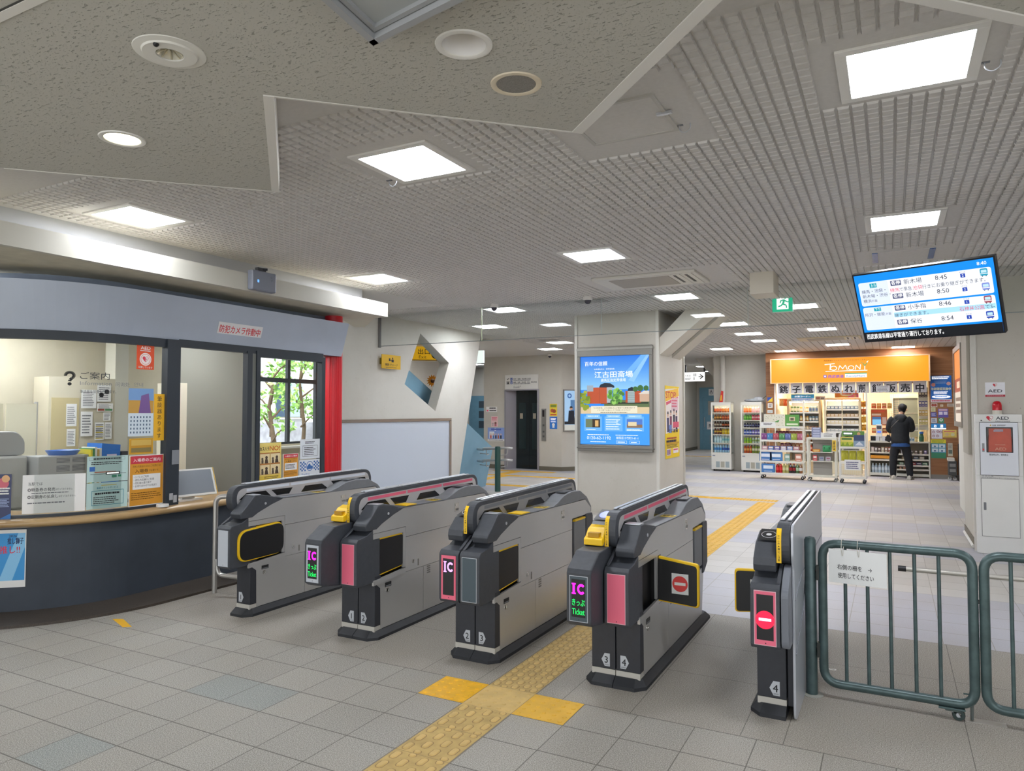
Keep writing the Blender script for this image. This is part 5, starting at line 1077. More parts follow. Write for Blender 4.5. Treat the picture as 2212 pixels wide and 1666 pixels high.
t = thing('exit_arrow_sign', 'small green arrow exit sign behind the slanted wall edge', 'sign', (-6.4, 11.0, 2.76)); p = Pan((-6.75, 11.0, 2.76), RX, RZ, .61, .30, M('#e8f4ee', .4, emit=.9), .06); p.poly([(.38, .15), (.38, .85), (.62, .5)], EG); p.rect(.02, .3, .38, .7, EG); p.mb.build('lit_face', t); mb = MB(); mb.box(-6.5, -6.44, 11.0, 11.04, 3.05, H, GREY); mb.build('hanger', t)

# ================================================================ BOOTH CONTENTS
SIL = .003
def onglass(s0, s1, z0, z1, base, off=.006, **kw):
    a = Vector((*bp(s0, RB + off), z0)); b = Vector((*bp(s1, RB + off), z0)); return Pan(a, b - a, RZ, (b-a).length, z1-z0, base, .001, .0005)
p = onglass(-.833, -.403, .784, 1.092, PAPER, .012); p.t('当駅では', .09, .73, .095, TXT, w=.22); p.t('◎特急券の発売', .08, .575, .10, TXT, w=.43, bold=.012); p.t('は行っておりません。', .52, .585, .06, TXT, w=.27); p.lines(.14, .5, .75, .555, 1, GREY, .4); p.t('◎定期券の払戻し', .08, .39, .10, TXT, w=.48, bold=.012); p.t('は行っておりません。', .57, .40, .06, TXT, w=.27); p.lines(.08, .24, .85, .30, 1, GREY, .5, 2); poster('paper_notice', p, 'white paper notice about express tickets at the bottom of the booth glass', 'notice')
MINT = M('#bcd6d2', .45)
p = onglass(-.395, -.073, 1.010, 1.226, MINT); p.frame(.05, .84, .92, .95, .008, GREY); p.lines(.15, .86, .85, .93, 1, TXT, .7); p.lines(.1, .66, .9, .80, 2, TXT, .45, 3); p.rect(.06, .42, .19, .60, M('#3468b0')); p.rect(.08, .30, .95, .315, TXT); p.rect(.18, .36, .7, .40, M('#c87860')); p.rect(.45, .27, .8, .38, M('#3a4440')); p.rect(.6, .15, .72, .25, M('#3c8a6c')); p.rect(.75, .17, .83, .25, M('#3c8a6c')); p.lines(.48, .28, .78, .37, 1, EWT, .6); poster('route_notice', p, 'pale green route map notice taped to the booth glass', 'notice')
p = onglass(-.395, -.073, .787, 1.004, MINT); p.rect(.35, .88, .72, .91, M('#c8b860')); p.t('乗車ポイントサービス', .5, .76, .09, M('#2c7c94'), 'c', w=.52, bold=.02); p.frame(.12, .13, .9, .70, .02, M('#3c8898')); p.lines(.2, .52, .82, .64, 1, TXT, .6); p.lines(.16, .18, .84, .48, 4, TXT, .4, 6); poster('service_notice', p, 'pale green notice with a teal box below the route map', 'notice')
def ticket_notice(p, small=False):
    p.rect(.04, .83, .96, .985, M('#d03a48')); p.t('入場券のご案内', .5, .875, .075, M('#f4ecec'), 'c', w=.78, bold=.015); p.t('改札内施設のみのご利用には', .5, .76, .05, M('#6a4a10'), 'c', w=.8); p.t('入場券', .16, .66, .08, M('#4a3010'), w=.38, bold=.02); p.t('が必要です。', .56, .67, .05, M('#4a3010'), w=.3); p.rect(.1, .33, .9, .62, PAPER)
    if small: p.lines(.14, .38, .8, .58, 4, TXT, .5)
    else:
        for k, tx in enumerate(('・トイレのご利用', '・改札内店舗のご利用', '・改札階の通り抜け', '・お待ち合わせやお見送り')): p.t(tx, .13, .555 - .06*k, .05, TXT, w=(.42, .58, .50, .66)[k])
    p.lines(.06, .12, .92, .28, 4, M('#7a5410'), .4, 5)
ORN = M('#dd9a30', .5, var=.08, scale=6)
p = onglass(-.062, .269, .775, 1.218, PAPER); p.rect(.02, .015, .98, .985, ORN); ticket_notice(p); poster('ticket_notice', p, 'large orange admission ticket notice on the booth glass', 'notice')
p = onglass(.162, .270, 1.341, 1.758, M('#f2b82c', .5)); p.t('筆談器あります', .5, .97, .118, TXT, vert=True); poster('vertical_notice', p, 'narrow yellow vertical notice on the booth glass', 'notice')
p = onglass(-.014, .154, 1.972, 2.198, M('#e4562c', .5)); p.t('AED', .5, .78, .18, PAPER, 'c', w=.56, bold=.03); p.lines(.2, .70, .8, .76, 1, PAPER, .6); p.disc(.5, .40, .25, M('#f0e4e0'), 28); p.disc(.5, .40, .205, M('#e4562c'), 28); p.disc(.5, .40, .19, M('#f0e4e0'), 28); heart(p, .5, .40, .13, M('#d83a50'), M('#d83a50')); p.t('設置しています', .5, .05, .09, PAPER, 'c', w=.8, bold=.02); poster('sticker', p, 'orange red defibrillator sticker at the top of the booth glass', 'sticker')
p = onglass(-.066, .158, 1.228, 1.366, M('#d8a82c', .5)); p.rect(.04, .06, .96, .94, M('#c8922a')); p.rect(.08, .55, .92, .9, M('#d8b45c')); p.rect(.08, .12, .92, .4, M('#8a7a4a')); poster('sticker', p, 'small ochre sheet on the booth glass above the orange notice', 'sticker')
p = onglass(-.08, .155, 1.385, 1.803, M('#d8e4ec', .5)); p.rect(0, .48, 1, 1, M('#7aa0d0')); p.rect(0, .48, 1, .75, M('#c89a48')); p.poly([(.4, .48), (.9, .48), (.8, .9), (.5, .85)], M('#7a5a94')); 
for r_ in range(5):
    for c_ in range(7): p.rect(.08+.125*c_, .06+.08*r_, .13+.125*c_, .10+.08*r_, M('#5a7088'))
poster('calendar', p, 'photo calendar hung inside the booth glass', 'calendar')
p = onglass(-1.005, -.905, .742, 1.105, M('#27305c', .35), .02); p.disc(.4, .80, .12, M('#d06a78'), 14); p.disc(.6, .9, .08, M('#e0b080'), 12); p.lines(.05, .55, .95, .72, 3, PAPER, .6, 3); p.lines(.05, .28, .9, .48, 6, M('#a8b8e0'), .5, 4); p.poly([(0, 0), (1, .15), (1, 0)], M('#3a78c0')); poster('poster', p, 'dark blue firework leaflet at the left end of the booth glass')
p = onglass(-.985, -.80, .210, .663, PAPER, .004); p.rect(0, .12, .96, .94, M('#3c98d8')); p.poly([(.0, .12), (.5, .12), (.96, .7), (.96, .94), (.7, .94)], M('#8cc8ee')); p.t('推し獅子', .30, .76, .12, M('#24406c'), w=.6, bold=.03); p.t('推し!!', .02, .60, .15, M('#d83a50'), w=.75, bold=.02); p.t('2026', .35, .87, .06, M('#24406c'), w=.3, bold=.03); poster('poster', p, 'blue and white poster on the slate booth front under the counter')
# lettering on the glass
t = thing('window_lettering', 'black information lettering with a question mark on the booth glass', 'lettering', (*bp(-.3, RB+.01), 1.75)); 
def gl(s0, z0, hh, tx, w, m=TXT, bold=0):
    a = Vector((*bp(s0, RB + .005), z0)); tg = Vector((*bp(s0 + .2, RB + .005), z0)) - a; mb = MB(); mb.text(tx, a, tg, RZ, hh, m, w, 'l', bold); return mb
qa = Vector((*bp(-.574, RB + .005), 1.814)); qt = (Vector((*bp(-.48, RB + .005), 1.814)) - qa).normalized(); mb = MB(); QC = (.0435, .083)
qp = [(QC[0] + .030*math.cos(math.radians(w_)), QC[1] + .026*math.sin(math.radians(w_))) for w_ in range(190, -61, -10)] + [(.0455, .046), (.0435, .035)]
for n_, ((x0, y0), (x1, y1)) in enumerate(zip(qp[:-1], qp[1:])):
    l_ = math.hypot(x1-x0, y1-y0); nx, ny = -(y1-y0)/l_*.0115, (x1-x0)/l_*.0115; mb.add([qa + qt*u + RZ*v for u, v in ((x0-nx, y0-ny), (x1-nx, y1-ny), (x1+nx, y1+ny), (x0+nx, y0+ny))], [(0, 1, 2, 3)], BLACK)
mb.add([qa + qt*(.0435 + .0145*math.cos(n_*.314)) + RZ*(.0135 + .0135*math.sin(n_*.314)) for n_ in range(20)], [tuple(range(20))], BLACK); mb.build('question_mark', t); gl(-.458, 1.874, .066, 'ご案内', .22, M('#3a3c40')).build('text_line', t); gl(-.457, 1.82, .045, 'Information', .235, M('#8a8c8e')).build('text_line', t); gl(-.189, 1.818, .04, '问询处', .12, M('#8a8c8e')).build('text_line', t); gl(-.032, 1.822, .038, '안내', .085, M('#8a8c8e')).build('text_line', t); gl(-.456, 1.756, .030, '筆談器を設置しています。', .27, M('#55575a')).build('text_line', t)
# stickers on the right pane
def onright(y0, y1, z0, z1, base): return Pan((-3.405, y0, z0), RY, RZ, y1-y0, z1-z0, base, .001, .0005)
p = onright(1.66, 1.97, .875, 1.27, M('#f0d878', .5)); p.t('カスハラ', .05, .80, .12, TXT, w=.40, bold=.03); p.t('NO!', .48, .79, .18, M('#d8742c'), w=.46, bold=.04)
for r_ in range(2):
    for c_ in range(2): u, v = .06+.46*c_, .46-.29*r_; p.rect(u-.01, v-.01, u+.43, v+.28, M('#b87838')); p.rect(u, v, u+.42, v+.25, M('#ecd8a8')); p.disc(u+.28, v+.15, .045, M('#4a3828'), 10); p.poly([(u+.2, v), (u+.36, v), (u+.33, v+.11), (u+.22, v+.11)], M('#4a3828')); p.disc(u+.1, v+.12, .035, M('#5a4a3a'), 10); p.rect(u+.06, v, u+.15, v+.09, M('#5a4a3a'))
p.rect(.03, .02, .97, .13, M('#e8c848')); p.lines(.25, .04, .9, .12, 2, TXT, .4); poster('poster', p, 'yellow four picture poster on the right booth pane')
p = onright(2.0, 2.225, .875, 1.14, PAPER); p.rect(.03, .02, .97, .98, ORN); ticket_notice(p, True); poster('ticket_notice', p, 'small orange admission ticket notice on the right booth pane', 'notice')
p = onright(2.25, 2.56, 1.068, 1.29, M('#dfe4e8', .5)); p.lines(.25, .76, .75, .9, 2, TXT, .5); p.frame(.12, .12, .88, .68, .015, TXT); p.lines(.2, .18, .8, .62, 5, TXT, .4, 2); poster('paper_notice', p, 'white boxed paper notice at the upper right of the right booth pane', 'notice')
p = onright(2.24, 2.56, .878, 1.06, M('#e4e8ec', .5)); B2 = M('#3a6cb0')
for r_ in range(6):
    for c_ in range(4):
        if (r_ + c_) % 2: p.rect(.03+.07*c_, .3+.1*r_, .10+.07*c_, .4+.1*r_, B2); p.rect(.69+.07*c_, .3+.1*r_, .76+.07*c_, .4+.1*r_, B2)
p.disc(.5, .6, .3, B2, 24); p.disc(.5, .6, .26, M('#e4e8ec', .5), 24); p.poly([(.38, .42), (.62, .42), (.64, .58), (.55, .62), (.5, .76), (.42, .68), (.36, .56)], B2); p.t('Seibu', .1, .08, .14, B2, w=.4); poster('poster', p, 'blue checked notice with a round emblem on the right booth pane')
p = Pan((*bp(.79, 1.155), 2.365), RY, RZ, .55, .11, M('#e8e6e6', .5), .001, .0005); fsl = Vector((.283, 0, .959)).normalized()
o_ = Vector((-4.52 + 1.141 + .004, 1.09, 2.365)); p = Pan(o_, RY, fsl, .55, .115, M('#e8e6e6', .5), .001, .0006); p.t('防犯カメラ作動中', .5, .16, .72, M('#d8323c'), 'c', w=.92, bold=.02); poster('camera_notice', p, 'white sticker with red Japanese lettering on the blue grey fascia', 'notice')
# sensor box on the trough
t = thing('sensor_box', 'small grey sensor box clipped to the white lighting trough', 'device', (-2.96, 1.27, 2.77)); mb = MB(); GB = M('#7c808c', .45); mb.box(-3.0, -2.93, 1.12, 1.42, 2.765, 2.955, GB); mb.build('housing', t, bev=.012); mb = MB(); mb.box(-2.9295, -2.928, 1.18, 1.20, 2.84, 2.865, M('#6aa8ff', .3, emit=1.2)); mb.build('status_light', t)
mb = MB(); mb.box(-3.03, -2.99, 1.24, 1.34, 2.955, 3.0, M('#3c3e42')); mb.tube([(-3.0, 1.30, 2.99), (-2.97, 1.34, 2.99)], .012, DARK2, 8); mb.build('mount_bracket', t); mb = MB()
for k in range(8): mb.prism([Vector((-2.9292, 1.355, 2.895)) + RY*math.cos(k*.785+q)*r + RZ*math.sin(k*.785+q)*r for q, r in ((-.15, .008), (.15, .008), (0, .028))], (.0008, 0, 0), M('#666a76'))
mb.build('emblem', t)
# counter top things
t = thing('tape_roll', 'roll of white tape lying on the wooden counter', 'tape', (-3.36, .50, .752)); mb = MB(); mb.lathe([(.035, 0), (.052, 0), (.052, .022), (.035, .022), (.035, 0)], (-3.355, .52, .752), M('#e4e4e2', .5), 24); mb.build('roll', t, smooth=40)
t = thing('tablet_monitor', 'white tilted tablet monitor standing in the open booth window', 'monitor', (-3.6, .92, .752)); tr_ = Vector((.10, .995, 0)).normalized(); tu = Vector((-.30, .0, .95)).normalized(); o_ = Vector((-3.47, .72, .80))
p = Pan(o_, tr_, tu, .45, .265, M('#e2e0da', .4), .03); p.rect(.05, .08, .95, .94, M('#8a9098', .12)); p.mb.build('screen', t, bev=.004); mb = MB(); mb.prism([(-3.50, .80, .752), (-3.62, .80, .752), (-3.62, 1.06, .752), (-3.50, 1.06, .752)], (0, 0, .015), M('#d8d6d0')); mb.prism([(-3.54, .86, .765), (-3.58, .86, .765), (-3.56, .86, .92), (-3.53, .86, .92)], (0, .14, 0), M('#d0cec8')); mb.build('stand', t); mb = MB(); mb.prism([tuple(o_ + tr_*.452 + tu*.0), tuple(o_ + tr_*.458), tuple(o_ + tr_*.458 + tu*.265), tuple(o_ + tr_*.452 + tu*.265)], (-.02, 0, 0), M('#e6c060', .4)); mb.build('side_edge', t)
mb = MB(); mb.blob((-3.60, .74, .775), (.03, .05, .028), M('#2440e0', .4, emit=.35), 12, 8); mb.box(-3.66, -3.52, .68, .80, .752, .762, BLACK); tag(mb.build('card_reader'), 'small card reader glowing blue behind the tablet monitor', 'card reader')
# interior furniture
mb = MB(); mb.box(-4.35, -4.0, -.25, 2.4, .62, .66, M('#b8b4a4', .6)); mb.box(-4.35, -4.3, -.25, 2.4, 0, .62, M('#a8a498', .6)); 
tag(mb.build('desk'), 'grey work desk inside the booth behind the glass', 'desk')
mb = MB(); mb.box(-5.3, -4.4, -.6, 1.3, .66, .72, M('#a8a698', .6)); mb.box(-5.3, -5.2, -.6, -.5, 0, .66, GREY); mb.box(-4.5, -4.4, 1.2, 1.3, 0, .66, GREY); mb.box(-4.5, -4.4, -.6, -.5, 0, .66, GREY); mb.box(-5.3, -5.2, 1.2, 1.3, 0, .66, GREY); tag(mb.build('table'), 'grey equipment table further inside the booth', 'table')
t = thing('ticket_machine', 'large grey office machine with rounded top inside the booth', 'machine', (-4.8, -.05, .72)); mb = MB(); mb.box(-5.0, -4.55, -.40, .02, .72, 1.20, M('#a9a9a4', .5)); mb.build('body', t, bev=.02); mb = MB(); mb.yz(fil2([(-.36, 1.205), (.02, 1.205), (.02, 1.34), (-.05, 1.42), (-.32, 1.42)], .04, 4), -4.98, -4.6, M('#9c9c98', .5)); mb.build('cover', t, bev=.01)
t = thing('control_unit', 'low grey metal unit with vent slots inside the booth', 'machine', (-4.55, .27, .72)); mb = MB(); mb.box(-4.7, -4.42, .04, .50, .72, 1.19, M('#9a9b98', .5)); mb.build('body', t, bev=.008); mb = MB()
for k in range(9):
    for y0 in (.20, .345): mb.box(-4.4195, -4.418, y0, y0+.12, 1.045+.012*k + (.02 if k > 4 else 0), 1.050+.012*k + (.02 if k > 4 else 0), M('#55575a'))
mb.build('vents', t)
mb = MB(); mb.lathe([(.0, .01), (.11, .01), (.14, .045), (.145, .045), (.115, 0), (0, 0)], (-4.55, .33, 1.19), M('#2a66b8', .35), 24); tag(mb.build('tray', smooth=50), 'round blue plastic tray on the low grey unit', 'tray')
for i, (c_, lb) in enumerate((('#d8c840', 'yellow'), ('#4a8a58', 'green'), ('#e4e2da', 'white'), ('#b89858', 'tan'), ('#d6d4cc', 'pale grey'))):
    mb = MB(); y = .505 + .0225*i; mb.box(-4.62, -4.40, y, y+.019, .72, 1.235+.01*(i % 3), M(c_, .6)); tag(mb.build('folder'), '%s file folder standing beside the blue file box in the booth' % lb, 'folder', 'file folders in the booth')
t = thing('file_box', 'bright blue file box holding papers inside the booth', 'file box', (-4.5, .70, .72)); mb = MB(); mb.yz([(.645, .72), (.80, .72), (.82, 1.27), (.63, 1.29), (.625, 1.22)], -4.66, -4.42, M('#2f74c8', .45)); mb.build('box', t); p = Pan((-4.418, .68, 1.10), RY, RZ, .10, .08, M('#cfc8dc'), .001); p.rect(.15, .3, .85, .7, M('#a85878')); p.mb.build('label_card', t)
mb = MB(); mb.box(-4.6, -4.42, .83, .90, .72, 1.20, M('#3a3c40')); tag(mb.build('binder'), 'dark grey binder to the right of the blue file box', 'binder')
t = thing('folding_screen', 'cream folding screen in the left of the booth', 'screen', (-5.4, -.1, 0))
for k in range(4): mb = MB(); y = -.55 + .27*k; mb.prism([(-5.42, y, 0), (-5.40, y, 0), (-5.36 if k % 2 else -5.44, y+.265, 0), (-5.38 if k % 2 else -5.46, y+.265, 0)], (0, 0, 1.68), M('#d6cfb4', .7)); mb.build('panel', t)
mb = MB(); mb.tube([(-5.4, .54, 0), (-5.4, .54, 1.7)], .02, M('#c9c7c0', .4, .4), 8); mb.build('end_post', t)
t = thing('locker', 'cream cupboard panel with papers at the back of the booth', 'cupboard', (-5.95, 1.3, 0)); mb = MB(); mb.box(-6.3, -6.0, 1.0, 1.78, 0, 2.0, BW); mb.build('body', t); mb = MB(); mb.box(-6.0, -5.99, 1.03, 1.34, .1, 1.76, M('#bfb083', .6)); mb.build('door', t)
R = random.Random(5)
for i, (y0, y1, z0, z1, lb) in enumerate(((1.36, 1.54, 1.64, 1.86, 'white sheet, upper left, on the booth cupboard'), (1.55, 1.72, 1.72, 1.92, 'white sheet with black blotches at the top of the booth cupboard'), (1.55, 1.75, 1.60, 1.70, 'white sheet with green and red bar on the booth cupboard'), (1.36, 1.50, 1.31, 1.60, 'white sheet with big handwriting on the booth cupboard'), (1.53, 1.64, 1.26, 1.47, 'narrow list with grey and yellow rows on the booth cupboard'), (1.65, 1.74, 1.27, 1.47, 'small list sheet at the right of the booth cupboard'), (1.19, 1.31, 1.43, 1.69, 'tall white sheet on the tan cupboard door'), (1.20, 1.30, 1.20, 1.40, 'small white sheet low on the tan cupboard door'), (1.63, 1.72, 1.49, 1.59, 'small box notice in the middle of the booth cupboard'))):
    p = Pan((-5.985, y0, z0), RY, RZ, y1-y0, z1-z0, PAPER, .002)
    p.lines(.1, .1, .9, .9, R.choice((5, 7, 9)), GREY, .45, i)
    if i == 2: p.rect(.05, .1, .45, .35, M('#c86850')); p.rect(.5, .1, .95, .35, M('#5c9060'))
    if i == 1: p.disc(.3, .4, .15, TXT, 10); p.disc(.7, .6, .15, TXT, 10)
    if i == 4: 
        for k in range(8): p.rect(.08, .08+.11*k, .92, .13+.11*k, M('#8a8c90' if k % 3 else '#c8b040'))
    poster('paper_sheet', p, lb, 'paper', 'papers pinned in the booth')
mb = MB(); mb.box(-6.2, -6.0, 1.78, 1.95, 0, 2.6, M('#d0cdbf', .7)); struct('wall_booth_pier', mb)
mb = MB(); mb.box(-5.05, -4.9, 1.72, 2.83, 0, 2.62, GP); struct('wall_booth_partition', mb, 'grey olive partition inside the booth')
t = thing('cabinet', 'tall cream cabinet beside the grey partition in the booth', 'cabinet', (-4.9, 1.75, 0)); mb = MB(); mb.box(-4.95, -4.6, 1.60, 1.715, 0, 1.92, M('#d8d0bb', .6)); mb.build('body', t)
mb = MB(); mb.box(-4.58, -4.45, -.6, -.35, .72, 1.05, M('#d4d4d0', .4)); tag(mb.build('printer', bev=.02), 'small white printer at the left of the booth', 'printer')
# lamps inside the booth
t = thing('booth_lamp', 'fluorescent batten lamp on the booth ceiling', 'lamp', (-4.9, -.6, 2.6)); mb = MB(); mb.box(-5.5, -4.3, -.75, -.55, 2.59, 2.62, PANEL); mb.build('tube_cover', t)
t = thing('booth_lamp', 'second fluorescent batten lamp deeper in the booth', 'lamp', (-5.5, 1.4, 2.6)); mb = MB(); mb.box(-4.5, -3.7, 1.9, 2.1, 2.59, 2.62, PANEL); mb.box(-6.2, -5.3, 3.6, 3.8, 2.59, 2.62, PANEL); mb.box(-6.1, -5.2, .5, .7, 2.59, 2.62, PANEL); mb.build('tube_cover', t)  # lamp strips added to brighten the booth interior and its partition
# hidden fluorescent tubes lie in the trough
t = thing('trough_lamp', 'fluorescent tubes hidden in the white trough', 'lamp', (-3.25, -1, 2.8)); mb = MB()
for y in (-4.2, -2.2, -.2, 1.7): mb.box(-3.33, -3.27, y, y+1.2, 2.79, 2.82, M('#fff4d8', .5, emit=1.6, name='trough_tube'))
mb.build('tubes', t)

# ================================================================ OUTSIDE THE BOOTH WINDOW
t = thing('building', 'white and pale brick house outside the booth window', 'building', (-13, 9, 0)); mb = MB(); mb.box(-16, -12.2, 4, 12.5, 0, 6, M('#eef0f4', .8, var=.03)); mb.build('wall', t); mb = MB(); mb.box(-12.2, -12.1, 4, 12.5, 0, 1.3, M('#a8aab4', .8, var=.25, scale=6)); mb.build('brick_base', t)
for y, z in ((7.9, 1.4), (10.2, 1.4), (6.2, 2.9), (8.2, 2.9), (10.4, 2.9)):
    mb = MB(); mb.box(-12.2, -12.12, y, y+1.1, z, z+1.1, WHITE); wf = mb.build('window_frame', t); mb = MB(); mb.box(-12.12, -12.10, y+.06, y+.52, z+.06, z+1.04, M('#42566e', .15)); mb.box(-12.12, -12.10, y+.58, y+1.04, z+.06, z+1.04, M('#a8c4dc', .2)); mb.build('pane', wf)
def tree(x, y, h, r, n, label, seed, trunk=.07):
    R = random.Random(seed); t = thing('tree', label, 'tree', (x, y, 0), 'trees outside the booth window'); mb = MB(); lf = []
    mb.tube([(x, y, 0), (x+.05, y+.05, h*.35), (x-.03, y-.02, h*.62), (x+.04, y, h*.8)], [trunk, trunk*.85, trunk*.6, trunk*.35], M('#6b5a48', .9, var=.2, scale=14), 8); cl = []
    for k in range(9):
        a = k*2.4; zz = h*(.35 + .06*k); e = Vector((x + r*.7*math.cos(a), y + r*.7*math.sin(a), zz + .35)); mb.tube([(x, y, zz), tuple((Vector((x, y, zz)) + e)/2 + Vector((0, 0, .05))), tuple(e)], [trunk*.45, trunk*.3, trunk*.15], M('#6b5a48', .9, var=.2, scale=14), 6); cl.append(e)
    mb.build('trunk', t, smooth=60); mb = MB(); G = [M(c, .7) for c in ('#8fbe60', '#6f9f4e', '#a8d274')]
    for e in cl:
        for k in range(n):
            d = Vector((R.gauss(0, 1), R.gauss(0, 1), R.gauss(0, .8))); d.normalize(); q = e + d * (r*.42*R.random()**.4); u = Vector((R.gauss(0, 1), R.gauss(0, 1), R.gauss(0, 1))).normalized(); v = u.cross(d).normalized(); s_ = .05 + .04*R.random()
            mb.add([q - u*s_, q + v*s_*.45, q + u*s_, q - v*s_*.45], [(0, 1, 2, 3)], R.choice(G))
    mb.build('foliage', t)
tree(-8.6, 6.75, 2.7, .55, 34, 'pruned tree with clumps of leaves outside the booth window, left one', 1, .06); tree(-9.2, 8.2, 3.6, .8, 95, 'leafy tree outside the booth window, right one', 2, .05)
mb = MB(); mb.box(-11.6, -11.5, 5.5, 8.0, 0, .9, M('#b4b6be', .8, var=.2, scale=12)); tag(mb.build('garden_wall'), 'low pale brick garden wall outside the booth window', 'garden wall')
# ================================================================ SHOP
SY = 16.2
ORG = M('#ff9a10', .45, emit=.9)
mb = MB()
mb.box(-.50, -.28, SY, SY+.3, 0, H, WOODS); mb.box(-.28, 3.24, SY, SY+.3, 2.34, H, WOODS); mb.box(3.24, 3.82, SY, SY+.05, .1, H, WOODS); mb.box(3.24, 3.82, SY+.005, SY+.05, 0, .1, M('#8f8a82', .5)); mb.box(3.24, 3.30, SY+.06, SY+2.5, 0, H, BEIGE); mb.box(-.34, -.28, SY+.31, SY+2.5, 0, H, BEIGE)
struct('wall_shop', mb, 'brown wood panelled front of the kiosk', org=(1.5, 16.3, 0))
mb = MB(); mb.box(-.34, 3.3, SY+2.45, SY+2.55, 0, H, M('#cfbfa4', .7)); struct('wall_shop_back', mb, 'beige back wall of the kiosk')
mb = MB(); mb.box(-.28, 3.24, SY+.1, SY+2.45, 2.75, 2.8, M('#e0d6c4', .8)); struct('ceiling_shop', mb, 'pale ceiling inside the kiosk')
t = thing('shop_lamp', 'long lamp on the kiosk ceiling', 'lamp', (1.5, SY+1, 2.7)); mb = MB()
for x in (.2, 1.2, 2.2): mb.box(x, x+.8, SY+.7, SY+.85, 2.70, 2.75, M('#fff0d8', .5, emit=80, name='shop_tube'))
mb.build('tube_cover', t)
t = thing('shop_sign', 'wide lit orange shop sign above the kiosk', 'sign', (1.45, 15.95, 2.34))
p = Pan((-.33, 15.995, 2.345), RX, RZ, 3.56, .605, ORG, .19, .0015); WS = M('#ffffff', .5, emit=1.0); VIO = M('#8a5ad0', .5, emit=.6); GS = M('#2aa86c', .5, emit=.8); BS = M('#2878d0', .5, emit=.8); BRN = M('#7a4a10', .5, emit=.3)
p.t('西武鉄道とファミリーマートのコンビニ・トモニー', .5, .875, .06, BRN, 'c', w=.29, bold=.02)
# hand drawn logo lettering
def stroke(pts, wd, m):
    a = p.h / p.w
    for (x0, y0), (x1, y1) in zip(pts[:-1], pts[1:]):
        dx, dy = (x1-x0)/a, y1-y0; l = math.hypot(dx, dy) or 1; nx, ny = -dy/l*wd, dx/l*wd; p.k -= .12; p.poly([(x0+nx*a, y0+ny), (x1+nx*a, y1+ny), (x1-nx*a, y1-ny), (x0-nx*a, y0-ny)], m)
ws = .014
stroke([(.360, .735), (.425, .765)], ws*1.2, WS); stroke([(.398, .75), (.395, .50)], ws*1.4, WS)
stroke([(.418 + .02*math.cos(k*.4488), .575 + .085*math.sin(k*.4488)) for k in range(15)], ws, WS); stroke([(.448, .49), (.458, .68), (.476, .54), (.494, .69), (.506, .49)], ws, WS)
stroke([(.530 + .018*math.cos(k*.4488), .575 + .085*math.sin(k*.4488)) for k in range(15)], ws, WS); stroke([(.556, .49), (.562, .68), (.586, .51), (.590, .70)], ws, WS); stroke([(.604, .76), (.616, .64), (.632, .77)], ws, GS); stroke([(.616, .64), (.616, .48)], ws, WS)
p.poly([(.604, .76), (.585, .82), (.598, .76)], GS); p.poly([(.632, .76), (.640, .86), (.626, .80)], WS); stroke([(.365, .445), (.632, .46)], ws*.9, WS)
p.disc(.362, .24, .07, VIO, 18); p.disc(.362, .24, .035, WS, 14); p.t('西武鉄道', .382, .18, .14, VIO, w=.10, bold=.04); p.rect(.490, .17, .628, .36, WS); p.rect(.490, .32, .628, .36, GS); p.t('FamilyMart', .559, .20, .11, BS, 'c', w=.115, bold=.02)
p.mb.build('sign_face', t); mb = MB()
for q in ((-.36, 3.26, 2.33, 2.345), (-.36, 3.26, 2.95, 2.965), (-.36, -.33, 2.345, 2.95), (3.23, 3.26, 2.345, 2.95)): mb.box(q[0], q[1], 15.98, 16.2, q[2], q[3], M('#d8b088', .4))
mb.build('sign_frame', t)
for i, ch in enumerate('銚子電鉄ぬれ煎餅販売中'):
    x = -.19 + .309*i; p = Pan((x, 16.12, 2.065), RX, RZ, .285, .265, M('#d9d6da', .6), .004, .001); p.t(ch, .5, .12, .80, M('#2a2830'), 'c', bold=.045); poster('character_sheet', p, 'white sheet with the large black character %s under the shop sign' % ch, 'sheet', 'lettered sheets under the shop sign')
p = Pan((2.10, 16.10, 2.09), RX, RZ, .30, .15, M('#e8e8ee'), .002, .001); p.lines(.1, .1, .9, .9, 4, GREY, .4); poster('paper_notice', p, 'small white notice stuck over the lettered sheets', 'notice')
# shutter poles
for x, z, lb in ((-.265, 2.34, 'left end of the kiosk opening'), (.43, 1.9, 'left part of the kiosk opening'), (1.885, 2.34, 'middle of the kiosk opening')): mb = MB(); mb.box(x-.018, x+.018, 16.10, 16.14, 0, z, M('#dcd8cc', .4)); tag(mb.build('pole'), 'slim pale pole at the ' + lb, 'pole')
# ---------- goods
def mk(fn, name):
    mb = MB(); fn(mb); return mb
PR = {}
def bottle_m(liq, cap, lab, h=.21, r=.032):
    k = ('b', liq, cap, lab, h, r)
    if k not in PR:
        mb = MB(); a = M(liq, .2); mb.lathe([(r*.9, 0), (r, .01), (r, h*.30)], (0, 0, 0), a, 10); mb.lathe([(r*1.02, h*.30), (r*1.02, h*.58)], (0, 0, 0), M(lab, .5), 10, cap=False); mb.lathe([(r, h*.58), (r*.95, h*.70), (r*.42, h*.88), (r*.4, h*.9)], (0, 0, 0), a, 10); mb.lathe([(r*.46, h*.9), (r*.46, h)], (0, 0, 0), M(cap, .5), 8); PR[k] = mb
    return PR[k]
def can_m(c1, c2, h=.12, r=.030):
    k = ('c', c1, c2, h, r)
    if k not in PR:
        mb = MB(); mb.lathe([(r*.85, 0), (r, .008), (r, h*.25)], (0, 0, 0), M(c1, .3, .2), 12); mb.lathe([(r*1.01, h*.25), (r*1.01, h*.7)], (0, 0, 0), M(c2, .4), 12, cap=False); mb.lathe([(r, h*.7), (r, h*.93), (r*.85, h)], (0, 0, 0), M(c1, .3, .2), 12); PR[k] = mb
    return PR[k]
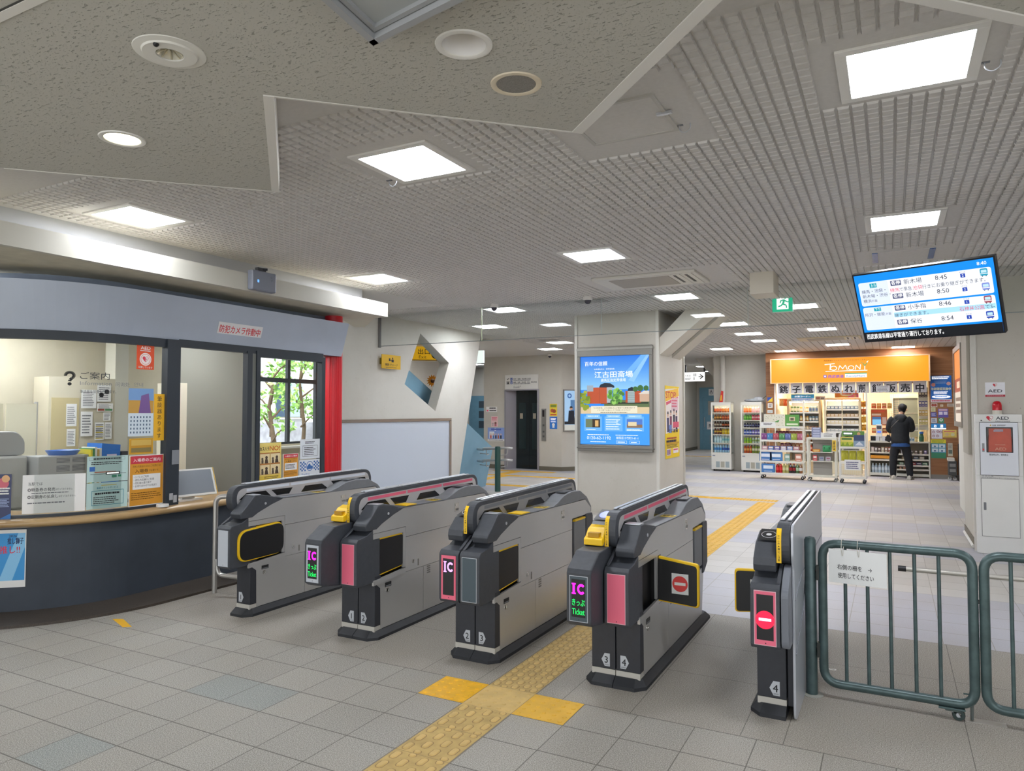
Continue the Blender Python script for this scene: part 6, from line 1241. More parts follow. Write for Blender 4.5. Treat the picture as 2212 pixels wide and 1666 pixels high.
def pack_m(c1, c2, w=.10, d=.05, h=.13):
    k = ('p', c1, c2, w, d, h)
    if k not in PR:
        mb = MB(); mb.prism([(-w/2, -d/2, 0), (w/2, -d/2, 0), (w/2, d/2, 0), (-w/2, d/2, 0)], (0, 0, h*.94), M(c1, .45)); mb.prism([(-w*.47, -d*.12, h*.9), (w*.47, -d*.12, h*.9), (w*.47, d*.12, h*.9), (-w*.47, d*.12, h*.9)], (0, 0, h*.1), M(c1, .45)); mb.box(-w*.36, w*.36, -d/2-.001, -d/2, h*.45, h*.8, M(c2, .5)); mb.box(-w*.3, w*.3, -d/2-.001, -d/2, h*.15, h*.22, M(c2, .5)); PR[k] = mb
    return PR[k]
def bag_m(c1, c2, w=.14, h=.17, d=.06):
    k = ('g', c1, c2, w, h, d)
    if k not in PR:
        mb = MB(); n = 6; vs = []
        for j in range(n+1):
            t_ = j/n; b = math.sin(math.pi*t_)**.6*d/2 + .002
            for u in (-1, -.5, 0, .5, 1): vs.append((u*w/2, -b*(1-u*u*.8), t_*h))
            for u in (1, .5, 0, -.5, -1): vs.append((u*w/2, b*(1-u*u*.8), t_*h))
        fs = [(j*10+i, j*10+(i+1) % 10, j*10+10+(i+1) % 10, j*10+10+i) for j in range(n) for i in range(10)]
        mb.add(vs, fs, M(c1, .35)); mb.add([(u*w*.33, -d*.52*(1-.45*u*u*.8) - .003, z*h) for u, z in ((-1, .42), (1, .42), (1, .72), (-1, .72))], [(0, 1, 2, 3)], M(c2, .5)); PR[k] = mb
    return PR[k]
INST = {}
def put(mb, name, x, y, z, label, cat, group, rz=0):
    key = id(mb)
    if key not in INST: o = mb.build(name, org=(0, 0, 0)); INST[key] = o
    else: o = INST[key].copy(); COL.objects.link(o)
    o.location = (x, y, z); o.rotation_euler = (0, 0, rz); tag(o, label, cat, group); return o
CN = {}
def rowof(kinds, x0, x1, y, z, name, where, cat, group, jit=.0):
    """kinds: list of (mesh, colour words); spreads them in equal blocks along x"""
    n = len(kinds)
    for i, (mb, words) in enumerate(kinds):
        x = x0 + (x1-x0)*(i+.5)/n; put(mb, name, x, y, z, '%s %s' % (words, where), cat, group, random.uniform(-jit, jit))
def tall_fridge(x0, y0, which, shelves):
    t = thing('drink_fridge', '%s of the two tall white glass drink fridges left of the shop' % which, 'fridge', (x0+.25, y0+.28, 0), 'glass drink fridges'); w, d, h = .52, .44, 1.85; x1 = x0 + w; y1 = y0 + d; FW_ = M('#dedcd2', .4)
    mb = MB(); mb.box(x0, x1, y0, y1, .05, .46, FW_); mb.box(x0, x1, y0, y1, h-.05, h, FW_); mb.box(x0, x1, y1-.03, y1, .46, h-.05, FW_)
    for x in (x0, x1-.03):
        for y in (y0+.02, y1-.06): mb.box(x, x+.03, y, y+.03, .46, h-.05, FW_)
    mb.build('cabinet', t); mb = MB()
    for k in range(3): mb.box(x0+.12+.125*k, x0+.22+.125*k, y0-.003, y0, .10, .26, M('#a9a493' if k % 2 else '#9aa6a8', .5))
    mb.box(x0+.03, x0+.10, y0-.003, y0, .40, .43, M('#8a8f9a', .5)); mb.build('vent_panel', t)
    mb = MB(); b = .035
    for q in ((x0, x1, .46, .46+b), (x0, x1, h-.05-b, h-.05), (x0, x0+b, .46, h-.05), (x1-b, x1, .46, h-.05)): mb.box(q[0], q[1], y0-.015, y0+.01, q[2], q[3], FW_)
    dr_ = mb.build('door', t); mb = MB(); mb.quad((x0+b, y0-.002, .49), (x1-b, y0-.002, .49), (x1-b, y0-.002, h-.08), (x0+b, y0-.002, h-.08), GLASS); mb.build('pane', dr_)
    mb = MB(); mb.quad((x1, y0+.05, .47), (x1, y1-.05, .47), (x1, y1-.05, h-.06), (x1, y0+.05, h-.06), GLASS); mb.build('side_glass', t)
    mb = MB(); mb.box(x0+.05, x1-.05, y0+.06, y0+.10, h-.075, h-.055, M('#fff4dc', .5, emit=12)); mb.build('lamp', t)
    for x in (x0+.04, x1-.09): mb = MB(); mb.lathe([(.02, 0), (.024, .05)], (x+.02, y0+.05, 0), BLACK, 8); mb.build('foot', t)
    for z in shelves: mb = MB(); mb.box(x0+.02, x1-.02, y0+.06, y1-.05, z-.012, z, M('#dfe4e4', .3)); mb.box(x0+.035, x1-.035, y0+.055, y0+.06, z-.03, z, M('#e6dccb', .5)); mb.build('shelf', t)
    return t
SH = [.50, .76, .99, 1.18, 1.38, 1.58]
tall_fridge(-1.90, 16.0, 'left one', SH); tall_fridge(-1.12, 16.0, 'right one', SH)
F1 = [[('#b8dcee', '#f2f2f2', '#3a8ad0', .22), ('#a8d0e8', '#e8e8f0', '#2858b8', .22)], [('#c8e4ea', '#4a9ad0', '#d8ecf0', .2), ('#d0e4da', '#f0f0f0', '#7ac0c8', .2)], [('#7a3a28', '#2c2c30', '#d8b040', .16), ('#e0b828', '#e8e4d8', '#f0d850', .16)], [('#4a3024', '#2a2420', '#c8b8a0', .16), ('#3a2418', '#303030', '#d06838', .15)], [('#8a5a30', '#c84830', '#e0a850', .14), ('#a8482c', '#e8e0d0', '#e07840', .14)], [('#7c3a24', '#d8c8a8', '#d0602c', .14), ('#984c20', '#f0f0f0', '#e89038', .14)]]
F2 = [[('#c8562c', '#e8e8e0', '#e8a850', .22), ('#8a9a40', '#f0f0f0', '#e4e0c0', .22)], [('#a8c838', '#e8e8e0', '#7cb840', .17), ('#c8d4c8', '#e8b830', '#90a860', .17)], [('#3858b8', '#e8e8f8', '#c8d0f0', .14), ('#6a58b8', '#d8d8f0', '#e0dcf4', .14)], [('#2c2a38', '#202028', '#8a8cb0', .12), ('#3a3050', '#c0c0c8', '#606490', .12)], [('#5aa838', '#e8f0e0', '#88c850', .15), ('#d84858', '#f0f0f0', '#f0b0b8', .15)], [('#d8602c', '#f0e8e0', '#e89050', .15), ('#e0a0a8', '#f0f0f0', '#e8c8c8', .15)]]
cw = {}
def cword(h):
    r, g, b = [int(h[i:i+2], 16) for i in (1, 3, 5)]; mx, mn = max(r, g, b), min(r, g, b)
    if mx - mn < 28: return 'white' if mx > 190 else 'grey' if mx > 90 else 'black'
    import colorsys
    hh = colorsys.rgb_to_hsv(r/255, g/255, b/255); a = hh[0]*360
    if hh[2] < .55 and (a < 45): return 'brown'
    for lim, n in ((16, 'red'), (42, 'orange'), (66, 'yellow'), (165, 'green'), (200, 'pale blue'), (255, 'blue'), (300, 'purple'), (345, 'pink')):
        if a < lim: return n
    return 'red'
ON = ['bottom', 'fifth', 'fourth', 'third', 'second', 'top']
for nm, x0, F in (('left', -1.90, F1), ('right', -1.12, F2)):
    for z, row_, o in zip(SH, F, ON):
        kk = [(bottle_m(a, b, c, h, .033), '%s drink bottle with %s label' % (cword(a), cword(c))) for a, b, c, h in row_]; kk = [kk[0]]*3 + [kk[1]]*3
        rowof(kk, x0+.05, x0+.47, 16.12, z, 'drink_bottle', 'on the %s shelf of the %s drink fridge' % (o, nm), 'bottle', 'drinks in the %s drink fridge' % nm)
t = thing('small_banner', 'small red and yellow banner standing on the left drink fridge', 'banner', (-1.66, 16.2, 1.85)); mb = MB(); mb.prism([(-1.72, 16.18, 1.85), (-1.62, 16.18, 1.85), (-1.60, 16.18, 2.15), (-1.66, 16.18, 2.17)], (0, .004, 0), M('#d0382c', .6)); mb.prism([(-1.69, 16.175, 1.9), (-1.65, 16.175, 1.9), (-1.64, 16.175, 2.05), (-1.67, 16.175, 2.05)], (0, .004, 0), M('#e8b830', .6)); mb.build('cloth', t)
mb = MB(); R = random.Random(8); mb.blob((-.82, 16.28, 1.90), (.26, .16, .05), M('#a8adb2', .25), 10, 6); mb.blob((-.70, 16.25, 1.93), (.15, .12, .07), M('#b4b8bc', .25), 8, 5); mb.tube([(-.60, 16.2, 1.93), (-.52, 16.2, 2.0), (-.48, 16.2, 2.02)], .006, DARK2, 6); tag(mb.build('plastic_bundle'), 'crumpled grey plastic wrapped bundle on the right drink fridge', 'bundle')
# ---------- rack 1
def caster(mb, x, y, m=BLACK): mb.lathe([(.012, -.015), (.035, -.015), (.038, 0), (.035, .015), (.012, .015)], (x, y, .038), m, 14, 'y'); mb.box(x-.014, x+.014, y-.02, y+.02, .05, .10, GREY)
def rack(name, label, x0, x1, y0, y1, h, shelves, col, back=True, wheel=BLACK):
    t = thing(name, label, 'rack', ((x0+x1)/2, (y0+y1)/2, 0))
    for x in (x0, x1-.025):
        for y in (y0, y1-.025): mb = MB(); mb.box(x, x+.025, y, y+.025, .09, h if y > y0 else h*.98, col); mb.build('upright', t)
    for z in shelves: mb = MB(); mb.box(x0, x1, y0, y1, z-.02, z, col); mb.box(x0, x1, y0-.006, y0, z-.035, z+.012, M('#e9e6dc', .4)); mb.build('shelf', t)
    if back: mb = MB(); [mb.box(x0 + (x1-x0)*k/12 - .002, x0 + (x1-x0)*k/12 + .002, y1-.02, y1-.016, .1, h, col) for k in range(1, 12)]; [mb.box(x0, x1, y1-.02, y1-.016, z, z+.004, col) for z in [.2 + .08*k for k in range(int((h-.2)/.08))]]; mb.build('wire_back', t)
    for x in (x0+.04, x1-.04):
        for y in (y0+.05, y1-.05): mb = MB(); caster(mb, x, y, wheel); mb.build('caster', t)
    return t
CRM = M('#dfdccd', .45)
rack('goods_rack', 'wide cream wire goods rack on casters in front of the kiosk', -.38, .60, 14.3, 14.75, 1.24, [.14, .42, .68, .92, 1.24], CRM)
def ppan(x0, x1, z0, z1, y, base, fn, label, name='poster', cat='poster', grp=None, tilt=0): p = Pan((x0, y, z0), RX, Vector((0, tilt, 1)), x1-x0, z1-z0, base, .004, .001); fn(p); return poster(name, p, label, cat, grp)
def f_(p):
    R = random.Random(2)
    for k in range(46): u, v = R.random()*.9+.05, R.random()*.9+.05; a = R.random()*3.1; p.poly([(u-.03*math.cos(a), v-.04*math.sin(a)), (u-.012*math.sin(a), v+.02*math.cos(a)), (u+.03*math.cos(a), v+.04*math.sin(a)), (u+.012*math.sin(a), v-.02*math.cos(a))], M('#8a9a70' if k % 3 else '#a89078'))
    p.poly([(.4, .3), (.75, .55), (.7, .35)], M('#5a9a50'))
ppan(-.31, .17, 1.245, 1.54, 14.5, M('#e2ddcc', .6), f_, 'cream leaf patterned poster on top of the wide goods rack')
ppan(.175, .49, 1.25, 1.53, 14.49, M('#5c9a48', .6), lambda p: (p.rect(.3, .45, .7, .8, M('#cfc8a0')), p.rect(.38, .5, .62, .72, M('#6a6250')), p.rect(.1, .1, .9, .25, M('#dfe8cc'))), 'green poster on top of the wide goods rack')
ppan(-.36, -.02, 1.245, 1.35, 14.32, PAPER, lambda p: p.lines(.2, .3, .8, .85, 2, TXT, .5), 'small white notice at the left top of the wide goods rack', 'paper_notice', 'notice')
WR = 'of the wide goods rack'
bags = [('#8a4a8a', '#e0c8d8'), ('#4a90c8', '#d8e8f4'), ('#c05868', '#f0d8d0'), ('#5aa060', '#e0f0d8'), ('#6878b8', '#d8dcf0'), ('#a8b848', '#eef0d0'), ('#b86880', '#f0d8e0')]
rowof([(bag_m(a, b, .13, .16), '%s snack bag' % cword(a)) for a, b in bags], -.36, .58, 14.40, .92, 'snack_bag', 'in front on the second shelf ' + WR, 'snack', 'snacks on the second shelf', .2)
rowof([(pack_m('#7c2434' if k < 4 else '#c07050', '#e0b0a0', .07, .05, .22), '%s tall snack packet' % ('dark red' if k < 4 else 'tan')) for k in range(8)], -.05, .55, 14.55, .92, 'snack_packet', 'behind on the second shelf ' + WR, 'snack', 'snacks on the second shelf')
rowof([(pack_m(a, '#f0e8e0', .12, .08, .10), '%s sweet box' % w_) for a, w_ in (('#d0a0b0', 'rose'), ('#5a7ac0', 'blue'), ('#7a68c0', 'violet'), ('#c8c0d8', 'pale lilac'), ('#8aa0d0', 'light blue'), ('#c890a0', 'dusty pink'))], -.35, .50, 14.40, .68, 'sweet_box', 'on the third shelf ' + WR, 'box', 'boxes on the third shelf')
rowof([(pack_m('#701c30', '#d8a0a0', .07, .05, .17), 'dark red packet')]*3 + [(pack_m('#c07848', '#f0d8b0', .07, .05, .17), 'orange brown packet')]*3, .05, .56, 14.58, .68, 'snack_packet', 'behind on the third shelf ' + WR, 'snack', 'snacks on the third shelf')
rowof([(pack_m('#4a80c0', '#e8eef8', .28, .03, .22), 'blue price card'), (pack_m('#5088c4', '#eef4f8', .28, .03, .22), 'light blue price card'), (pack_m('#8ab0a0', '#e8f0e8', .12, .03, .18), 'pale green price card'), (pack_m('#d08870', '#f4e4dc', .14, .03, .18), 'salmon price card')], -.38, .60, 14.33, .42, 'price_card', 'on the fourth shelf ' + WR, 'card', 'cards on the fourth shelf')
put(pack_m('#4a84c4', '#e8f0f8', .30, .03, .22), 'price_card', -.20, 14.33, .14, 'wide blue price card on the bottom shelf ' + WR, 'card', 'cards on the bottom shelf')
rowof([(bottle_m('#c02020', '#e8e8e8', '#e03030', .24, .036), 'red drink bottle')]*2 + [(bottle_m('#b8b068', '#f0f0f0', '#d8d4a0', .24, .036), 'pale yellow tea bottle')]*2 + [(bottle_m('#1c1414', '#c83030', '#a02028', .24, .036), 'black cola bottle')]*2 + [(bottle_m('#4a6a3c', '#e8e8d8', '#b8d0a8', .24, .036), 'green tea bottle'), (bottle_m('#8a5a38', '#f0f0f0', '#e8e4e0', .24, .036), 'brown tea bottle')], -.03, .56, 14.36, .14, 'tea_bottle', 'on the bottom shelf ' + WR, 'bottle', 'bottles on the bottom shelf of the wide rack')
# ---------- rack 2
t = thing('grey_trolley', 'narrow cream trolley with grey inner panels and casters', 'trolley', (1.0, 14.3, 0))
for x in (.68, 1.27):
    for y in (14.1, 14.5): mb = MB(); mb.box(x, x+.045, y, y+.045, .09, 1.0, CRM); mb.build('upright', t)
for z in (.12, .98): mb = MB(); mb.box(.68, 1.315, 14.1, 14.545, z-.02, z+.02, CRM); mb.build('shelf', t)
mb = MB(); mb.box(.80, 1.20, 14.3, 14.33, .14, .96, M('#a3a09a', .6)); mb.build('inner_panel', t); mb = MB(); 
for z in (.30, .40, .86): mb.box(.80, 1.20, 14.297, 14.3, z, z+.005, M('#77746e'))
mb.build('grooves', t)
for z in (.47, .675): mb = MB(); mb.box(.77, 1.23, 14.12, 14.30, z-.015, z, CRM); mb.build('tray', t)
for x in (.72, 1.28):
    for y in (14.15, 14.5): mb = MB(); caster(mb, x, y, M('#8f9490', .5)); mb.build('caster', t)
put(pack_m('#e0902c', '#f0d890', .16, .10, .06), 'snack_tray', .88, 14.2, .675, 'orange snack pack on the upper tray of the grey trolley', 'snack', None); put(bag_m('#3c9a60', '#102818', .17, .15), 'snack_bag', 1.10, 14.2, .675, 'green snack bag on the upper tray of the grey trolley', 'snack', None)
rowof([(pack_m('#c85050', '#f0d8d0', .09, .06, .13), 'red carton'), (pack_m('#a8a8b0', '#7880a0', .10, .08, .10), 'silver grey carton'), (pack_m('#b8b4bc', '#a06878', .10, .08, .10), 'pale grey carton')], .78, 1.2, 14.2, .47, 'carton', 'on the lower tray of the grey trolley', 'carton', 'cartons on the grey trolley')
for k in range(4): put(pack_m('#8a90b0', '#c8cce0', .20, .14, .06), 'paper_pack', .88, 14.32, 1.0 + .058*k, 'grey blue paper pack, %s in the stack on the grey trolley' % ('lowest', 'second lowest', 'third', 'topmost')[k], 'pack', 'stacked packs')
ppan(.98, 1.30, 1.0, 1.12, 14.18, PAPER, lambda p: p.lines(.2, .2, .8, .85, 3, TXT, .4), 'white notice standing on the grey trolley', 'paper_notice', 'notice')
ppan(1.225, 1.30, .70, .95, 14.09, M('#f0c838', .5), lambda p: p.lines(.25, .1, .8, .9, 6, TXT, .6), 'narrow yellow tag hanging on the grey trolley', 'tag', 'tag')
# ---------- rack 3
rack('white_wire_rack', 'white slim wire rack on casters nearest the hall', 1.37, 1.91, 13.95, 14.35, 1.12, [.14, .47, .81], M('#e4e3de', .45))
ppan(1.40, 1.66, .82, 1.03, 14.0, M('#c8cc48', .5), lambda p: (p.rect(0, .5, 1, 1, M('#e8d870')), p.rect(.1, .7, .9, .9, M('#4a7a40')), p.poly([(0, 0), (.2, .45), (.35, .1), (.55, .5), (.7, .1), (1, .4), (1, 0)], M('#90a838'))), 'yellow green snack display card on the white wire rack', 'display_card', 'card')
ppan(1.67, 1.89, .82, 1.08, 14.02, M('#3c4c70', .5), lambda p: (p.rect(0, 0, 1, .5, M('#8aa0b8')), p.poly([(.1, .1), (.5, .45), (.9, .1)], M('#d8dce4'))), 'navy snack display card on the white wire rack', 'display_card', 'card')
ppan(1.42, 1.88, 1.04, 1.16, 14.2, M('#6a9a48', .5), lambda p: (p.rect(.05, .2, .5, .8, M('#2c6a40')), p.disc(.75, .5, .3, M('#d8b080'), 14), p.lines(.08, .3, .48, .7, 1, EWT, .8)), 'green header card at the top of the white wire rack', 'display_card', 'card')
rowof([(bag_m('#c4c038', '#e8e070', .15, .22), 'yellow green snack bag')]*3, 1.40, 1.88, 14.15, .50, 'snack_bag', 'on the middle shelf of the white wire rack', 'snack', 'bags on the white wire rack', .1)
ppan(1.48, 1.80, .30, .53, 13.94, PAPER, lambda p: p.lines(.1, .1, .9, .85, 4, M('#6a6a8a'), .5), 'white paper notice clipped to the white wire rack', 'paper_notice', 'notice')
# ---------- counter with shelves
t = thing('shop_counter', 'cream kiosk counter with stocked shelves below', 'counter', (2.57, 16.4, 0))
mb = MB(); mb.box(1.92, 3.22, SY-.02, SY+.5, .835, .87, CRM); mb.build('counter_top', t)
for x in (1.915, 2.49, 3.20): mb = MB(); mb.box(x, x+.03, SY, SY+.45, 0, .835, CRM); mb.build('upright', t)
mb = MB(); mb.box(1.93, 3.21, SY+.42, SY+.45, .05, .835, M('#b8ad9c', .6)); mb.build('back_panel', t); mb = MB(); mb.box(1.92, 3.22, SY-.01, SY+.45, .03, .09, CRM); mb.build('plinth', t)
for x0, x1, zs in ((1.945, 2.49, (.09, .42, .60)), (2.52, 3.20, (.20, .30, .44, .57))):
    for z in zs: mb = MB(); mb.box(x0, x1, SY, SY+.4, z-.015, z, CRM); mb.box(x0, x1, SY-.006, SY, z-.03, z+.008, M('#e9e2d2', .4)); mb.build('shelf', t)
mb = MB(); mb.box(1.95, 2.49, SY-.004, SY+.02, .445, .52, M('#e89a28', .5)); tag(mb.build('price_strip'), 'orange price strip on the shelf under the kiosk counter', 'strip')
rowof([(bottle_m('#b8c8d4', '#e8ecf0', '#dce4ea', .235, .034), 'clear water bottle')]*7, 1.96, 2.48, SY+.08, .09, 'water_bottle', 'on the bottom shelf under the kiosk counter', 'bottle', 'water bottles under the counter')
cs_ = ['#d8c8c0', '#8a7a78', '#5a3a38', '#d0c0a0', '#a87858', '#b06050', '#a04848']
rowof([(pack_m(c, '#f0e8e0', .058, .04, .125), 'upright %s packet' % cword(c)) for c in cs_], 1.96, 2.48, SY+.07, .60, 'packet', 'on the upper left shelf under the kiosk counter', 'packet', 'packets under the counter')
rowof([(pack_m(c, '#f0e8e8', .058, .04, .10), 'small %s packet' % w_) for c, w_ in (('#c8c4c8', 'light grey'), ('#d8a0a8', 'pink'), ('#786860', 'brown'), ('#907868', 'dark beige'), ('#b8a080', 'tan'), ('#7868a8', 'purple'))], 2.60, 3.18, SY+.07, .57, 'packet', 'on the upper right shelf under the kiosk counter', 'packet', 'packets under the counter')
rowof([(pack_m(c, '#f0e8e0', .10, .06, .07), '%s flat box' % w_) for c, w_ in (('#8a7048', 'brown'), ('#c8b048', 'mustard'), ('#708098', 'slate'), ('#c8c0b0', 'cream'))], 2.62, 3.12, SY+.07, .44, 'flat_box', 'on the second right shelf under the kiosk counter', 'box', 'boxes under the counter')
rowof([(pack_m(c, '#f0e8e0', .11, .06, .07), '%s low box' % w_) for c, w_ in (('#4a7a50', 'green'), ('#8a3048', 'crimson'), ('#b02838', 'red'), ('#584070', 'violet'), ('#4a8060', 'sea green'))], 2.56, 3.18, SY+.07, .30, 'low_box', 'on the third right shelf under the kiosk counter', 'box', 'boxes under the counter')
rowof([(pack_m('#c8704a', '#f0d8c0', .05, .05, .06), 'small orange tin')]*2, 2.56, 2.72, SY+.07, .20, 'tin', 'on the lowest right shelf under the kiosk counter', 'tin', 'tins under the counter')
# on the counter
t = thing('card_terminal', 'white card terminal with blue light standing on the kiosk counter', 'terminal', (2.16, SY+.1, .87)); mb = MB(); mb.box(2.08, 2.22, SY+.06, SY+.14, .97, 1.28, M('#d6d4d0', .4)); mb.box(2.13, 2.17, SY+.08, SY+.12, .87, .97, GREY); mb.build('body', t, bev=.01); mb = MB(); mb.box(2.10, 2.20, SY+.055, SY+.06, 1.17, 1.25, M('#3a3c40', .2)); mb.build('display', t); mb = MB(); mb.box(2.11, 2.19, SY+.055, SY+.06, 1.08, 1.12, M('#5a80ff', .3, emit=1.0)); mb.build('touch_light', t)
t = thing('cash_changer', 'black and white cash changer on the left of the kiosk counter', 'cash machine', (2.15, SY+.15, .87)); mb = MB(); mb.box(1.95, 2.15, SY+.05, SY+.3, .87, 1.0, M('#d8d8da', .4)); mb.box(2.22, 2.46, SY+.05, SY+.3, .87, .99, M('#d0d0d4', .4)); mb.box(2.15, 2.22, SY+.08, SY+.3, .87, .97, WHITE); mb.build('body', t, bev=.006); mb = MB(); mb.box(1.96, 2.07, SY+.045, SY+.05, .88, .99, BLACK); mb.box(2.28, 2.40, SY+.045, SY+.05, .88, .98, M('#1c2048', .3)); mb.build('front', t)
ppan(1.97, 2.33, 1.26, 1.66, SY+.3, M('#e8762c', .5, emit=.25), lambda p: (p.rect(.08, .02, .62, .36, M('#7ac0e8', .3, emit=.8)), p.rect(.08, .36, .62, .52, M('#4878b0', .3, emit=.5)), p.rect(.05, .6, .62, .72, M('#e8d0b8')), p.rect(.7, .05, .95, .5, M('#d8b8a8')), p.lines(.05, .8, .95, .95, 2, M('#d83a28'), .6)), 'orange kiosk panel with a blue screen behind the counter', 'kiosk_panel', 'panel')
t = thing('goods_grid', 'wire grid hung with orange snack packets behind the kiosk counter', 'rack', (2.1, SY+.55, 1.3)); mb = MB()
for k in range(14): mb.box(1.93 + .05*k, 1.934 + .05*k, SY+.55, SY+.555, 1.05, 2.3, M('#d8b898', .5))
for k in range(25): mb.box(1.93, 2.6, SY+.55, SY+.555, 1.05 + .05*k, 1.054 + .05*k, M('#d8b898', .5))
mb.build('wire_grid', t)
rowof([(pack_m(c, '#f0d890', .10, .03, .13), '%s hanging snack packet' % w_) for c, w_ in (('#d84c28', 'red'), ('#e88a30', 'orange'), ('#b83a2c', 'brick red'), ('#e0a848', 'amber'))], 1.97, 2.45, SY+.52, 1.68, 'snack_packet', 'in the upper row on the wire grid', 'snack', 'snacks on the wire grid')
rowof([(pack_m(c, '#f0e0a0', .10, .03, .12), '%s hanging packet' % w_) for c, w_ in (('#c85830', 'rust'), ('#e0b040', 'golden'), ('#a84a30', 'dark rust'), ('#e8c870', 'pale gold'))], 1.97, 2.45, SY+.52, 1.06, 'snack_packet', 'in the lower row on the wire grid', 'snack', 'snacks on the wire grid')
for k, (c, w_) in enumerate((('#e0982c', 'topmost'), ('#b86030', 'second'), ('#e8b848', 'third'), ('#d8a030', 'lowest'))): put(bag_m(c, '#f0e0a8', .11, .15), 'snack_bag', 1.80, SY+.45, 1.12 + .2*(3-k), 'orange snack bag hanging left of the middle pole, %s' % w_, 'snack', 'bags hanging by the middle pole')
t = thing('hanging_strip', 'metal strip holding snack bags left of the middle pole', 'rack', (1.8, SY+.5, 1)); mb = MB(); mb.box(1.79, 1.81, SY+.49, SY+.5, 1.0, 2.4, CRM); mb.build('strip', t)
t = thing('back_fridge', 'white framed glass fridge at the back of the kiosk behind the person', 'fridge', (2.78, SY+1.3, 0)); mb = MB(); FG = M('#e4ead4', .4)
mb.box(2.40, 3.10, SY+1.32, SY+1.7, 0, 2.05, FG); mb.build('cabinet', t); mb = MB()
for q in ((2.40, 3.10, 1.95, 2.03), (2.40, 2.47, .9, 1.95), (3.03, 3.10, .9, 1.95), (2.40, 3.10, .82, .9)): mb.box(q[0], q[1], SY+1.28, SY+1.32, q[2], q[3], FG)
dd = mb.build('door', t); mb = MB(); mb.box(2.47, 3.03, SY+1.31, SY+1.318, .9, 1.95, M('#8a9084', .15)); mb.build('pane', dd); mb = MB(); [mb.box(2.47, 3.03, SY+1.30, SY+1.31, z, z+.015, M('#c8ccc0')) for z in (1.25, 1.55)]; mb.build('shelf_edges', t)
t = thing('till_shelf', 'cream shelf with small till boxes at the right of the kiosk counter', 'shelf', (3.05, SY+.35, .87)); mb = MB(); mb.box(2.80, 3.01, SY+.2, SY+.45, 1.13, 1.15, CRM); mb.box(2.80, 2.82, SY+.2, SY+.45, .87, 1.13, CRM); mb.build('shelf', t); mb = MB(); mb.box(2.82, 2.91, SY+.22, SY+.4, 1.15, 1.27, M('#c8c4bc', .5)); mb.build('printer', t, bev=.008); mb = MB(); mb.box(2.92, 3.0, SY+.22, SY+.4, 1.15, 1.23, M('#b8b8b4', .5)); mb.build('till', t, bev=.008)
mb = MB(); mb.lathe([(.05, 0), (.055, .12), (.05, .125), (.035, .19), (0, .2)], (3.06, SY+.12, .87), M('#3a6a50', .5), 14); mb.lathe([(.045, .19), (.045, .24)], (3.06, SY+.12, .87), M('#3a70c0', .5), 12); tag(mb.build('canister'), 'dark green canister with blue lid on the kiosk counter', 'canister')
rowof([(can_m('#c8d0d8', '#7898b8', .1, .028), 'silver blue can')]*3 + [(can_m('#c8b070', '#e0d0a0', .12, .03), 'tan can')], 2.72, 2.98, SY+.1, .87, 'can', 'right of the person on the kiosk counter', 'can', 'cans on the counter')
for z, c, w_ in ((1.95, '#3a3034', 'dark'), (1.72, '#5a5888', 'violet'), (1.5, '#b89850', 'golden'), (1.28, '#a8a058', 'olive')):
    rowof([(pack_m(c, '#d8d0c0', .06, .04, .14), '%s hanging pouch' % w_)]*3, 3.02, 3.21, SY+.28, z, 'pouch', 'on the rack at the right end of the kiosk', 'pouch', 'pouches at the right end')
t = thing('pouch_rack', 'narrow rack of pouches at the right end of the kiosk', 'rack', (3.12, SY+.3, 1.15)); mb = MB(); mb.box(3.02, 3.22, SY+.33, SY+.34, 1.15, 2.2, CRM); [mb.box(3.02, 3.22, SY+.24, SY+.33, z-.012, z, CRM) for z in (1.28, 1.5, 1.72, 1.95)]; mb.build('rack', t)
mb = MB(); mb.box(2.2, 3.1, SY+.5, SY+.9, 2.32, 2.60, M('#8a7a74', .6, var=.3, scale=8)); tag(mb.build('overhead_locker'), 'brown overhead locker inside the top right of the kiosk', 'locker')
# ---------- left part of the shop: open chiller and glass case
def chiller(name, label, x0, x1, z1, y, shelves, fr):
    t = thing(name, label, 'chiller', ((x0+x1)/2, y+.3, 0)); mb = MB(); mb.box(x0, x0+.05, y, y+.55, 0, z1, fr); mb.box(x1-.05, x1, y, y+.55, 0, z1, fr); mb.box(x0, x1, y, y+.55, z1-.05, z1, fr); mb.box(x0, x1, y+.5, y+.55, 0, z1, M('#d8d4cc', .5)); mb.box(x0, x1, y, y+.55, 0, .3, fr); mb.build('cabinet', t)
    mb = MB(); mb.box(x0+.06, x1-.06, y+.05, y+.10, z1-.075, z1-.055, M('#fff8ea', .5, emit=16)); mb.build('lamp', t)
    for z in shelves: mb = MB(); mb.box(x0+.05, x1-.05, y+.06, y+.5, z-.015, z, M('#e8e8e4', .3)); mb.box(x0+.05, x1-.05, y+.05, y+.06, z-.03, z+.01, M('#f0efe8', .4)); mb.build('shelf', t)
    return t
LW = M('#cdb48c', .5)
chiller('open_chiller', 'open wood framed chiller with lit shelves under the blue corner sign', -.02, .80, 1.92, SY+.35, [.55, .80, 1.12, 1.34, 1.58], LW)
